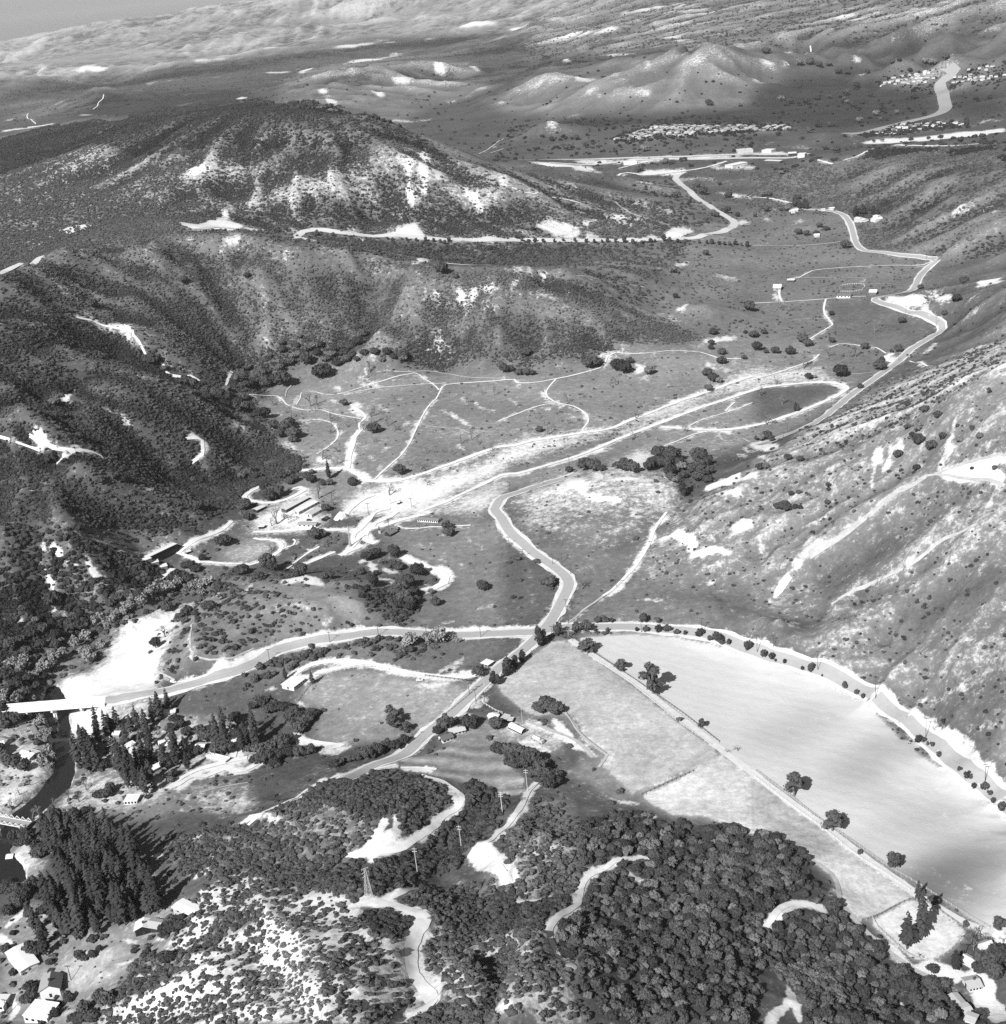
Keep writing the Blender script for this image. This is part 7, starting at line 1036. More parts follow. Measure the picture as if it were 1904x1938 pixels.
TREES=[
('oak','at the foot of the scrub ridge above the ranch meadow',[-258,1540,6.3,-244,1555,8.8,-244,1548,9.5,-226,1552,7.2,-223,1561,7.2,-242,1529,10.3,-234,1531,11.8,-230,1540,9.5,-224,1541,9.5,-215,1528,14.2,-246,1518,10.2]),
('oak','in the dark grove climbing the ridge gully',[-212,1546,11.1,-206,1548,11.9,-198,1550,10.3,-202,1541,9.5,-218,1542,9.5,-194,1532,7.6,-188,1534,7.1,-176,1516,13.3,-166,1514,11.7,-184,1538,10.3,-181,1547,9.5,-173,1550,12.8,-162,1544,13.5,-152,1541,13.5,-146,1560,12.0,-170,1535,11.9,-159,1520,10.2,-153,1505,7.8]),
('oak','in the row along the meadow edge below the ridge',[-143,1511,10.1,-131,1503,10.5,-116,1501,9.9,-109,1495,8.0,-99,1499,14.2,-98,1494,10.2,-122,1493,7.1]),
('oak','standing alone on the upper ranch meadow',[-192,1494,20.9]),
('oak','on the left edge of the ranch meadow',[-266,1502,14.8,-239,1485,19.3,-258,1483,13.8,-250,1492,11.6,-274,1468,9.1]),
('oak','in the dense dark clump beside the scrub slope',[-251,1364,14.3,-244,1368,12.2,-230,1329,10.9,-216,1325,13.2,-207,1301,15.8,-222,1307,11.7,-219,1322,12.5,-215,1340,12.7,-206,1290,9.5]),
('oak','beside the curving dirt track in the meadow',[-123,1291,12.5]),
('oak','with a small crown near the meadow track fork',[-162,1396,9.0]),
('oak','by the levee road west end',[-93,1170,11.5]),
('conifer','beside the white ranch road',[-161,1180,7.3]),
('oak','at the ranch road junction',[-137,1159,8.9]),
('oak','high on the pale terrace behind the ridge',[-45,1611,13.8,-29,1594,7.7]),
('oak','at the right end of the meadow foot slope',[14,1439,9.7]),
('oak','along the wooded canyon mouth',[-335,1421,13.2,-328,1421,13.2,-321,1421,11.8,-297,1337,11.1,-301,1422,13.3,-292,1422,14.1,-280,1419,13.3,-268,1386,12.3,-295,1530,13.4,-283,1467,18.2,-277,1460,10.0,-286,1532,11.9,-275,1426,11.9,-295,1431,11.9,-307,1424,10.3,-294,1328,9.7,-287,1343,9.8,-274,1357,10.6]),
('oak','astride the canyon trail',[-369,1430,16.9,-375,1429,11.0,-356,1425,7.0]),
('oak','in a hollow of the dark left hills',[-288,1182,6.5,-282,1183,6.5,-333,1083,10.3,-326,1088,9.8,-439,1490,13.8,-360,1614,12.2,-287,1641,8.6,-388,1102,10.5,-268,1097,10.0,-233,1126,12.7,-340,1072,8.0,-372,1140,7.2,-397,1175,9.8,-413,1218,10.1,-335,1087,8.1]),
('oak','at the right foot of the long scrub ridge',[115,1421,18.5,109,1434,9.7,123,1428,9.7,140,1404,13.9,149,1394,13.8,145,1408,12.5,157,1423,8.6,18,1430,12.6,24,1431,8.9,33,1421,9.2,41,1418,9.2,48,1417,7.7,44,1462,12.9]),
('oak','alone beside the pale scar in the meadow',[173,1381,11.3]),
('oak','along the gully at the wash edge',[233,1363,10.7,236,1345,12.0,241,1339,7.3,226,1317,8.6,252,1446,6.9,256,1464,7.9,260,1423,9.2,254,1394,10.5,266,1506,9.7,304,1508,5.0,310,1493,9.3,281,1404,6.2]),
('oak','in the valley behind the ridge end',[328,1597,14.0,262,1777,11.7,246,1654,7.1]),
('oak','in the big oak grove above the white knoll',[78,1110,13.7,84,1094,12.3,90,1086,7.2,74,1124,7.5,109,1076,13.3,116,1068,10.9,104,1088,8.4,63,1119,7.0,151,1126,13.9,144,1119,12.6,156,1108,14.9,157,1083,13.4,146,1080,14.5,137,1088,12.3,130,1073,11.0,146,1059,10.8,158,1074,8.7,179,1101,14.8,177,1118,9.0,183,1085,9.9,171,1061,16.6,165,1061,9.7,176,1056,11.9,174,1035,9.5,168,1044,11.8,144,1044,8.4,147,1040,6.2,156,1052,8.2]),
('conifer','behind the white knoll below the oak grove',[150,1012,9.9]),
('shrub_tree','on the pale crest of the knoll',[59,1108,3.3,131,1041,4.3,130,1022,4.0]),
('oak','in the far valley by the hairpin road',[313,1498,8.5,326,1507,6.9,359,1458,12.9,360,1437,10.8,388,1440,7.5,418,1553,6.4,482,1487,9.3,544,1609,7.4,572,1538,11.1,523,1462,6.7,362,1314,15.5,331,1318,8.3,338,1319,3.9,369,1263,6.4,444,1377,8.9,437,1380,4.6,414,1401,9.5,418,1352,6.2,406,1319,13.2,303,1438,11.2,334,1412,11.0,320,1421,9.6,310,1424,5.9]),
('oak','on the speckled slope of the right hills',[300,908,4.9,302,891,7.2,298,877,8.5,302,861,8.4,313,883,6.1,309,860,5.4,312,836,4.7,321,824,4.8,321,838,3.8,314,912,6.4,319,967,5.1,286,884,6.7,289,853,5.4,309,804,2.8,316,784,3.7,298,891,4.2,539,1469,10.9,524,1430,6.2,317,854,2.9,325,953,2.8,341,986,2.5,296,891,2.9]),
('oak','beside the paved road under the right hills',[243,1145,8.0,249,1146,9.2,250,1134,6.6,240,1147,5.4,211,1000,7.1,214,992,6.0,229,981,6.8,236,969,5.6]),
('oak','in the ravine of the nearest right spur',[209,909,9.4,218,924,4.4,223,922,4.0,215,899,4.3,237,892,4.3,242,908,4.3,241,904,3.3,205,913,6.0,210,903,5.9,218,896,3.9]),
('oak','beside the oval race track',[-241,1051,13.7,-263,1010,9.4,-257,1005,10.4,-254,1021,6.5,-216,985,12.7]),
('oak','behind the row of stepped sheds',[-267,1012,7.3,-271,991,12.5,-266,993,10.3,-277,992,9.2,-260,986,8.7]),
('oak','alone on the grassy cliff foot',[-354,940,13.4]),
('oak','on the left shoulder of the shrubby mesa',[-224,892,10.9,-229,953,8.4,-243,900,8.5,-235,890,5.5,-251,904,6.6,-242,886,5.4]),
('oak','on the white gravel bar',[-261,865,7.9]),
('bare','on the grassy island of the gravel bar',[-257,880,10.8]),
('oak','in the shaded creek woods under the cliffs',[-338,928,15.4,-333,928,11.3,-341,928,9.3,-267,933,9.3,-288,940,8.3,-304,942,9.3,-296,942,8.3,-310,938,8.3,-362,902,9.0,-356,911,8.1,-368,894,8.9,-347,907,8.1,-371,880,8.8,-360,878,8.8,-364,868,7.8,-353,892,7.9,-360,837,10.3,-351,827,9.3,-355,818,8.3,-344,822,8.4,-340,832,7.5,-347,840,7.6,-340,849,6.7,-349,810,7.3,-344,895,8.0,-310,870,6.8,-364,920,6.1]),
('willow','along the leafless creek bed',[-281,951,12.6,-285,937,10.3,-295,934,11.3,-305,923,11.2,-317,924,11.3,-327,914,10.2,-332,899,9.0,-335,882,8.9,-340,872,8.8,-343,857,10.6,-346,847,10.5,-313,872,12.7,-320,885,9.9,-310,893,8.0,-310,919,8.2,-299,928,9.2,-281,977,11.8,-272,969,10.7,-268,981,9.7,-294,939,9.3,-356,851,10.5,-364,857,9.6,-357,865,9.7,-353,806,10.0,-344,806,9.1,-337,813,8.3,-329,802,7.3,-248,967,11.7,-241,969,10.6,-254,966,9.6,-241,949,8.4]),
('willow','on the left river bank opposite the tennis court',[-327,795,7.2,-322,782,7.6,-316,770,7.5,-312,757,7.4,-308,747,6.9,-303,735,6.8,-309,739,6.8,-316,760,6.1,-301,728,5.9,-324,779,5.3,-306,728,7.6]),
('oak','below the bridge at the riverside homes',[-344,783,8.9,-338,780,8.0,-344,774,7.9,-334,790,7.2,-321,759,5.2,-316,753,5.2,-330,732,10.1,-323,725,10.1,-338,742,9.4,-316,723,7.5]),
('conifer','among the cabins beyond the river bridge',[-280,734,10.2,-281,723,9.2,-274,727,9.2,-268,716,9.1,-272,714,9.1,-281,744,7.7,-276,750,7.8,-269,757,6.9,-269,751,6.9,-273,745,6.9,-264,758,7.8,-255,753,6.9,-250,755,6.9,-245,752,6.9,-239,770,7.0,-237,761,7.0,-241,759,7.0,-233,770,6.1,-238,733,6.8,-235,720,5.8,-220,728,6.7,-219,716,7.5,-216,706,7.4,-213,721,5.8,-225,709,6.6,-236,705,6.6,-248,713,6.6,-240,708,6.6,-193,721,8.3,-186,715,9.9,-190,732,7.6,-197,729,7.6,-177,727,7.5,-176,714,7.4,-173,722,6.7,-181,739,5.1,-207,698,5.7,-254,740,6.0,-243,704,6.5,-252,708,6.6]),
('oak','round the ranch barns',[-219,1166,11.8,-211,1148,13.5,-212,1140,11.6,-205,1147,11.7,-219,1150,9.2,-233,1126,10.3,-236,1121,7.8,-231,1104,8.9,-227,1100,7.7,-177,1174,10.0,-182,1184,8.8,-161,1045,13.1,-156,1047,8.0,-166,1166,6.9,-159,1165,7.5,-157,1103,7.7,-159,1108,6.6,-194,1182,8.8,-198,1177,8.8,-179,1198,5.7,-248,1208,8.4,-241,1212,9.7,-234,1205,7.7,-231,1207,7.1,-206,1195,9.6,-238,1218,7.8]),
('bare','round the ranch barns',[-200,1087,14.1,-194,1096,9.5,-167,1134,12.8,-151,1116,11.4,-154,1127,9.1,-203,1198,10.8,-193,1192,9.5,-204,1084,9.4,-153,1064,8.6,-198,1031,10.7,-164,1031,7.3]),
('oak','at the white ranch road junction',[-137,1158,8.4]),
('conifer','near the ranch barns',[-161,1182,6.6]),
('oak','in the cluster at the turnaround track',[-106,982,10.7,-113,977,10.2,-91,977,11.2,-101,966,5.1,-91,954,8.9,-86,952,7.9,-114,939,6.8,-103,939,5.0,-71,940,10.9,-103,905,10.5]),
('oak','in the dark thicket on the mesa',[-82,908,12.6,-78,917,10.6,-73,903,9.5,-78,889,12.3,-86,900,9.5,-71,888,8.4,-82,874,8.3,-75,870,8.2,-75,880,8.8,-82,892,7.9]),
('oak','on the flat below the schoolhouse lane',[-48,1022,9.4,-46,1008,9.3,-49,1013,6.6]),
('oak','alone in the pasture by the fork road',[-21,900,9.2]),
('oak','over the creek edge below the race track',[-194,983,12.4,-159,933,9.7,-188,971,8.5,-163,927,7.1,-194,937,8.2,-136,921,7.1,-140,917,6.1,-56,881,7.4,-60,906,5.0]),
('willow','on the scrub bank above the highway',[-51,819,12.0,-55,818,8.3,-46,821,8.3,-60,817,8.3,-71,817,11.0,-75,814,7.3,-40,817,5.2]),
('shrub_tree','on the grass bank below the highway cut',[-78,805,7.3,-72,809,7.3,-87,815,6.4,-95,817,4.6,-99,826,5.6,-102,823,6.5,-119,824,6.5,-126,824,4.6,-112,814,5.5,-105,831,4.7,-96,831,5.6,-89,829,5.6,-133,821,8.3,-138,820,5.5,-144,821,7.4,-149,817,7.4,-136,816,4.6,-154,816,5.5,-158,815,4.6,-155,803,6.4,-162,812,5.5,-166,815,6.4,-168,809,5.5,-177,807,7.3,-172,811,6.4,-169,794,7.2,-178,791,7.2,-166,797,5.4,-122,814,3.7,-99,808,3.6,-140,813,8.2,-80,802,4.5,-82,826,5.6,-109,824,4.6,-143,829,5.6]),
('oak','at the farmhouse beside the main road',[-48,704,10.6,-53,701,6.1,-33,703,11.4,-17.1,698.2,8.5,-26,765,8.3,-16.5,668,8.6]),
('euc','on the pasture edge',[-80,716,10.7,-83,725,7.5,-73,708,7.4]),
('oak','in the hedge above the main road',[-83.7,690.8,7.6,-77.9,687.6,7.6,-88.9,683.7,7.6,-94.9,678.5,7.5,-101.2,677.9,6.7,-105.8,676.8,5.1,-73.2,692.8,6.0,-113.7,669.8,6.6,-110.2,673.2,5.5,-86.2,690.3,5.6,-91.8,679.4,5.5]),
('oak','in the grove on the village edge',[-168,760,7.4,-161,757,9.1,-154,753,9.1,-147,747,9.9,-141,743,9.8,-135,744,8.1,-140,736,9.7,-142,730,8.0,-146,739,8.1,-137,739,8.1,-172,762,7.4,-175,761,7.0,-164,755,7.8,-150,746,7.7,-132,746,5.1]),
('oak','below the pale village clearing',[-164,707,10.3,-158,710,9.5,-152,715,10.4,-148,721,7.1,-159,696,10.1,-145,703,8.6,-138,699,7.7,-132,701,7.7,-153,700,9.4,-165,697,8.1,-153,692,7.3]),
('conifer','on the village edge by the pale clearing',[-169,720,9.2,-166,713,7.4,-157,791,4.5,-171,732,7.6]),
('conifer','at the corner of the long white house',[-138,781,4.9]),
('bare','in the pasture fork near the paved bend',[52,877,12.2]),
('oak','in the paddock beside the farmyard',[15,713,11.5,19,709,10.7,10,713,9.1,23,710,7.0,14,720,7.9]),
('oak','in the dark belt below the farmyard',[-10.7,665.4,9.3,-5.4,661.6,10.1,-0.3,656.9,10.0,-8.2,652.9,10.7,3.4,653,10.0,7.8,650.4,8.4,-14.4,670.1,7.0,-2.8,651.9,9.2]),
('oak','in the dark belt below the farmyard',[10,636.7,10.5,13.3,629.3,8.9,6.4,639.3,9.8,2,642.2,8.3,15.4,638.4,6.8,10.9,626,7.4]),
('shrub_tree','beside the ruined yard at the paved bend',[8,941,6.4,2,938,3.7,22,930,7.4,29,889,11.8,25,893,7.9,-1,940,2.5]),
('roadside','along the far side of the highway',[58,824,5.0,63,824,5.4,68,822,3.5,89,818,7.7,99,813,4.4]),
('roadside','between the highway and the white field',[29,812,6.4,43,814,7.7,49,813,7.3,55,812,2.6,63,809,2.9,83,806,2.5,89,804,4.4,97,801,4.9,103,800,4.7,109,795,4.3,114,792,2.5,123,786,6.2,128,778,3.9,132,776,6.2,134,773,5.3,135,771,3.9,139,769,3.8,149,757,5.7]),
('roadside','on the curved verge of the white field',[157,745,4.6,161,741,4.6,163,738,2.0,168,735,3.0,177,726,2.8,181,721,4.6,186,713,1.6,196,698,3.9,201,690,3.4,203,684,3.2,221.3,638.2,4.7,224,637.1,3.0,224.9,633.2,2.2,226.8,630.5,2.5,226.9,620.8,3.4]),
('roadside','on the curved verge of the white field',[231,600.8,2.6,232.6,594.1,4.0,234,591.8,2.5,238,583.1,4.3,239.4,578.4,2.8,237.9,571.1,2.9,240,565.1,4.9,233.5,586.4,2.8]),
('cypress','along the main road hedge',[16,798,5.6,19,801,4.5,3,779,4.8,-2,771,5.1,-7,764,6.8,-9,762,4.3]),
('cypress','along the main road hedge',[-17,753,4.3,-14,752,3.6]),
('euc','beside the lane between the fields',[47,781,11.1]),
('bare','at the top corner of the lane',[36,806,10.9]),
('euc','beside the lane between the fields',[66,754,8.2]),
('euc','beside the lane between the fields',[82,721,13.7]),
('shrub_tree','on the lane edge',[93.2,685.5,4.1]),
('euc','beside the lane between the fields',[104.3,674.5,5.2]),
('bare','at the lane gate',[113.9,646.5,4.3,120.2,647.6,4.9]),
('euc','beside the lane between the fields',[140.9,598.4,10.0]),
('euc','beside the lane between the fields',[152.8,565.3,11.3]),
('shrub_tree','on the lane edge',[161.5,545.9,3.5,192.7,498,2.0,193.7,487.4,4.0]),
('euc','beside the lane between the fields',[174.2,532.2,8.2]),
('conifer','beside the lane fence',[177.7,506.9,4.8]),
('oak','beside the lane fence',[183.9,503.7,5.3]),
('conifer','inside the fenced pale paddock',[162.3,475.3,9.0,170.6,480.9,8.5]),
('euc','at the lane end by the farm',[206.7,481.4,6.7]),
('conifer','beside the farm roofs',[179,459.9,5.6]),
('oak','over the farm roofs',[192.4,458.8,11.1,197.9,460.9,8.8,192.2,452,8.7,188.7,456.6,7.6]),
('oak','on the bright yard edge',[177,426,4.7]),
('bare','behind the pale paddock',[189.8,479.3,6.7,191.7,476,7.2,196.2,478.3,6.7,191.2,471.4,5.4,197,474,5.4,205.6,473,4.8,166.3,469.8,3.6]),
('oak','on the oak wood edge below the paddock',[148.6,473.7,6.9,145.8,476.4,4.8,147.9,467.4,5.3,138.2,460.8,7.0,140.8,459.9,5.3,144.5,456.5,6.4,147.9,456.1,4.7,152.9,455.2,7.6,153.7,448.4,8.1,149.8,449,6.3,157.2,452.1,6.4,164.5,449.4,8.1,170.3,449.4,6.9,163.9,441,7.4,165.6,437.7,5.7,155.2,442.4,5.7,155.4,429.6,6.1,159.7,426.1,6.1,164.2,423.3,5.5,168.4,459.2,5.3,135,499.3,6.8,152,482.9,2.4]),
('bare','scattered on the ranch meadow',[-137,1483,13.1,-243,1416,14.0,-200,1406,16.1,-193,1410,9.4,-217,1367,12.9,-173,1346,12.0,-154,1320,13.2,-122,1261,10.0,-158,1245,15.2,-171,1229,12.4,-155,1213,9.7,-125,1348,14.8,-101,1292,13.6,-110,1308,11.0,-128,1319,13.2,-24,1355,10.6,-10,1375,7.5,3,1369,9.5,9,1342,8.4,-170,1306,11.7,-193,1387,7.8,-260,1426,10.4,-264,1424,7.4,-202,1335,8.4,-144,1330,8.4,-135,1305,8.2]),
('bare','scattered along the levee',[-68,1215,7.0,-58,1215,9.5,-52,1213,5.7,-43,1206,6.9,-85,1188,6.8,-73,1176,11.9,-56,1188,5.6,-34,1232,11.1,-24,1241,9.9,-101,1127,11.5,-17,1226,9.1,-67,1141,9.8,-101,1170,6.2,-4,1208,7.7]),
('bare','scattered on the valley meadow',[77,1316,11.8,133,1361,12.1,96,1333,5.3,32,1249,6.6,51,1234,8.4,50,1257,4.8,46,1280,8.6,65,1290,7.3,74,1257,6.6,141,1255,11.3,181,1193,12.1,132,1195,10.8,152,1177,9.4,68,1269,4.0,58,1250,4.0,69,1237,3.9,144,1192,7.6,9,1166,7.5,279,1507,9.4]),
('oak','small and round on the valley meadow',[44,1243,7.6]),
('bare','scattered in the far valley',[286,1245,12.5,448,1501,11.7,416,1482,8.3,442,1457,11.4,456,1483,8.3,258,1190,13.3,265,1194,8.9,335,1356,13.5,371,1391,12.4,272,1282,14.2,448,1645,10.8,431,1666,9.6,504,1639,12.1,516,1636,11.1,397,1377,10.8,391,1382,8.1,368,1610,11.6,375,1594,11.5,401,1607,8.3,385,1597,9.9,393,1546,11.2,371,1575,8.1,296,1315,11.1]),
('cypress','as a pair beside the loop levee',[293,1220,3.4,295,1218,3.4]),
('bare','in the valley behind the ridge end',[267,1714,12.2,280,1769,12.6,301,1729,14.1,304,1708,15.7,318,1705,13.9,301,1831,14.9,333,1821,11.1,312,1661,10.2,322,1655,10.2,348,1708,10.5,314,1601,9.9,268,1774,10.8,292,1746,10.7]),
('oak','in the far valley by the freeway',[347,2752,16.3,373,3043,8.9,409,2806,13.8,418,2794,11.0,403,2807,11.1,443,2819,8.3,451,2819,10.0,427,2814,7.2,421,2496,9.9,415,2402,16.7,452,2362,14.1,463,2498,7.4,364,2369,11.8,354,2354,11.7,347,2350,9.3,276,3159,15.5,301,3154,9.3,233,3157,18.5,229,3186,12.5,168,3222,8.2,209,3338,13.0,268,3312,14.2,257,3328,8.4,369,3560,10.4,388,3589,7.7,439,3156,9.9,456,3192,6.9,419,2204,13.2,431,2177,8.7,390,2177,13.1,395,2170,10.9,61,1945,11.7,86,1977,7.1,328,1895,9.6,391,3000,17.7,677,3789,18.4,683,3783,14.7,260,2815,5.5]),
('oak','in the far valley by the ranch houses',[505,2333,12.6,517,2328,11.6,555,2275,10.4,483,2202,13.2,507,2198,6.6,517,2193,10.1,458,2168,6.1,526,1878,13.7,535,2021,8.1,581,2515,10.0,595,2531,11.0,842,2801,7.2,860,2804,9.4,532,2047,10.3,539,2020,6.1,491,2016,12.2,501,2004,10.1,514,1995,10.1,593,2030,6.1,603,2014,5.3,710,2602,15.4,769,3047,14.9,751,3098,7.9,698,3039,11.9,806,2891,7.4]),
('cypress','beside the far ranch houses',[536,2220,8.9,538,2197,7.5,545,2193,7.5,548,2187,6.6,597,2079,7.1,605,2086,5.4,609,2076,8.3,617,2051,6.2,611,2007,6.1,1068,2888,10.2,1028,3356,9.8,1023,3316,8.4,1014,3342,8.5]),
('oak','dotting the far dark plain',[1046,3737,19.6,955,3711,13.0,959,3698,14.4,991,3703,14.4,1018,3656,12.1,1004,3580,12.6,868,3742,18.2,858,3639,15.6,909,3624,21.2,926,3597,10.5,876,3668,17.8,1093,3674,14.3,1038,3560,15.3,1107,3848,18.7,1161,3521,20.6,1255,3941,13.7,1240,3954,15.3,1176,3981,15.4,1144,4176,20.2,1172,4177,17.8,1134,4246,20.5,1102,4234,20.4,1276,3910,15.1,1419,4199,24.3,1436,4190,24.3,1301,3692,21.4,1266,3281,12.8,1076,3185,12.5,1040,3277,12.8,991,3285,16.1,921,3180,15.6,973,3185,9.4,816,3147,15.4,840,3144,12.3,993,3476,20.3,875,2396,9.5,918,2407,11.9,887,2532,10.0,879,2574,7.6,853,2597,9.2,963,4341,37.5,1044,4248,24.5,1079,4256,24.6]),
('roadside','lining the old mountain highway',[-272,1750,3.8,-262,1752,5.2,-257,1754,5.9,-225,1908,7.6,-203,1911,5.7,-126,1910,3.8,-119,1905,4.9,-98,1903,4.6,-85,1905,5.0,-72,1906,5.3,-60,1905,4.6,-51,1905,5.0,-39,1911,6.5,-45,1901,5.7]),
('roadside','lining the old mountain highway',[67,1937,5.0,77,1938,5.1,86,1938,5.8,98,1938,5.1,114,1940,5.1,128,1945,4.7,145,1947,4.7,161,1947,5.1,173,1946,5.9,185,1949,4.7,193,1952,5.1,205,1954,5.1,219,1958,6.7,231,1957,5.9,244,1957,5.9,259,1963,6.7,265,1964,4.7,280,1973,7.1,288,1973,6.0,299,1964,5.1,331,1967,5.6,342,1965,5.9,350,1965,6.7,360,1964,5.9,368,1962,5.9,375,1962,5.9,384,1964,5.9,393,1960,5.1,400,1955,7.9,302,1963,4.0,314,1973,4.0]),
('oak','beside the tall white gable house',[-187.4,506.3,5.3,-182.8,499.7,4.9]),
('oak','with a wide dark crown on the slope below the gable house',[-174,491.1,6.7,-170.9,489.8,5.5]),
('oak','round the lower village roofs',[-256.8,541.1,7.3,-254.4,540,6.0,-271.9,547.3,5.4,-248.9,514.4,7.0,-249.3,508.1,7.0,-247.1,510,5.7,-229.8,490.4,5.6,-231.5,499.2,4.4,-212.7,482.5,6.1,-207.7,477.5,6.6,-214.2,480.2,5.4,-217.8,481.2,5.5,-205.2,484.4,6.7,-200,479.8,6.6,-226.6,500.5,5.0,-230.1,506,3.2,-243.3,528.6,3.9,-193.3,500,4.3,-186.2,493.6,3.1,-196.8,516,3.2,-197.7,519.6,2.6,-226.4,523.8,5.8,-223.1,521.4,3.9,-218.9,521.4,4.5,-216,524,3.2,-178.8,485.6,2.4,-261.9,527.2,3.9,-278.1,584.4,7.8,-280.7,578.9,6.3,-289.8,603.9,8.0,-283.2,600.1,7.9,-293.7,608.7,6.6,-274.8,590.4,8.6,-181.2,522.4,7.1,-176.1,518.8,7.0,-180.2,527.6,6.5,-182,519.9,5.1,-173.2,518.8,5.7,-174.3,526.9,3.9,-240.7,543.1,3.3,-272.7,560.7,3.4]),
('conifer','round the lower village roofs',[-252.1,546.2,8.0,-260.5,560,7.5,-248.2,537.8,7.3,-267.2,570.7,6.2]),
('oak','among the cabins under the pines',[-302,654,7.0,-296,654,7.7,-291,644,6.9,-277.4,631.7,9.8,-278.7,628,8.2,-279.1,640.2,8.4,-276,653,8.5,-283,655,7.7,-277,660,7.8,-215,693,5.7,-215,685,4.8,-253,680,7.2,-252,686,6.4,-258,680,6.4]),
('bare','along the bright river bank',[-294,668,8.6,-293,674,7.9,-270,695,8.9,-269,678,7.9,-262,684,7.2,-270,670,7.1,-308,707,7.4,-313,685,6.4,-311,696,5.7,-174,637.6,4.5,-201.2,632.5,6.0,-277,684,6.4,-288,686,5.6]),
('bare','among the riverside cabins',[-288,785,7.2,-267,743,6.8,-259,738,6.8,-257,753,6.9,-246,742,6.8,-236,746,6.9,-250,734,5.9,-259,719,6.7,-230,746,6.0,-207,734,6.8,-198,712,5.8]),
('oak','in the dark thicket of the cabin village',[-201,729,9.3,-191,715,9.9,-185,713,9.1,-207,740,7.7,-215,740,7.7,-221,748,7.7,-226,748,6.9,-205,717,6.6,-211,712,7.4,-244,750,6.9,-263,756,6.1,-272,721,7.5,-264,717,7.5,-261,732,5.9,-231,708,7.4,-222,705,7.4,-254,728,5.0,-226,756,6.9,-185,747,8.6,-172,714,6.6]),
('oak','on the shady river bank by the grove',[-292.5,611.9,7.3,-282.3,634.7,7.5,-290,648,6.9,-297,647,6.1,-278,649,7.7,-273,654,6.9,-267,660,7.0,-261,663,6.2,-273.2,597.5,7.9,-275.9,589.1,7.8,-265.6,586.8,7.1,-260.5,574.5,7.0,-251.3,564.8,6.2,-242,552.2,6.1,-231.6,541.7,6.0,-222.5,534.8,5.3]),
]
FOREST=[[21.8,576.1,27.4,581.4,33.1,585.8,38.9,587.8,44.8,590.3,50.8,593.6,56.3,591.8,61.7,589.9,62.5,580.7,69.2,583.2,75.9,586.1,80.8,579.1,85.4,571.5,92.2,574.8,99.1,578.2,105.7,571.9,112,565,109.1,551,105.9,535.6,103.9,526.2,101.7,515.5,99.4,504.8,97.4,495.3,95.3,485.3,94,479.6,92.8,473.6,91.3,466.8,89.6,459,87.7,449.5,85.3,438.2,83.4,428.9,81.6,420.5,80.1,413.2,78.4,405.2,73.6,402.5,69.1,401,64.6,399.5,60.2,398.4,56,397.9,51.7,397.1,47.3,395.8,43,394.1,38.8,393.3,34.7,393.7,30.6,394.3,26.4,394.5,22.3,394.1,18.1,393.5,16.6,398.6,15.1,403.4,13.5,407.4,11.9,411,10.3,414.8,6.5,436.6,5.1,448.6,3.7,456.4,4.3,465.5,9.3,474.1,14.6,483.7,20.8,503.5,21.3,519.5,20.8,534.3,21,542.6,21.3,556.4],[112.1,567.8,120.3,558.3,123.5,550.4,127,544.6,131,541.1,134.1,534.8,127.7,520,131.3,511.6,128.1,504.1,122.2,501.7,116.3,499.2,109.1,494.6,104,486,99.5,479.3,92.3,473.6,93.6,479.7,94.9,485.7,97.1,496.1,99.2,506.1,101.5,517,103.8,527.9,105.9,538,109.4,555.1],[92.1,472.8,100.8,479.7,109.3,487.5,115.7,489.7,122.4,492.9,129.3,496.6,137.2,498.2,140.5,494.2,143.5,489.5,147.4,482,149.4,476.2,151.1,470.1,143,463.3,140.1,463.3,143.9,461.3,147.8,459.4,152.7,459.3,157.3,458.5,161.9,457.5,165.6,455.1,169.3,452.7,172.9,450.3,171.6,443.3,169.7,434.9,165.4,420.4,159.6,417.5,154.8,416.9,150.7,418.4,146.2,418.4,141.4,418,136.4,416.6,131.7,416.4,126.9,415.4,122.9,417.3,118.4,417.6,113.2,417,107.9,416.1,102.8,415.6,97.7,414.9,101.1,423.3,105.1,434.1,102.4,441.6,97.9,446.2,97.8,458.9,91.1,447.9,84.5,436.4,86.8,447.6,88.8,457.3,90.6,465.7]]
PINES=[[-284,649,-274,645,-264,642.9,-257.3,641.5,-250.6,640.2,-240.9,626.7,-232.6,623.8,-224.1,613.7,-215.5,598.2,-210.2,585.5,-203.3,574.5,-198.5,564.1,-194,554.8,-187.7,544.4,-191.4,542.1,-200.4,539.6,-206.9,535.8,-213,532.4,-220.9,535.2,-229.6,539.9,-243.5,552.3,-253.9,564.1,-260.4,581.6,-257.2,591.9,-263.4,609.8,-271.2,624,-279.9,634.7],[-251,704,-243,705,-236,705,-223,682,-219,667,-228,669,-239,681,-247,689]]
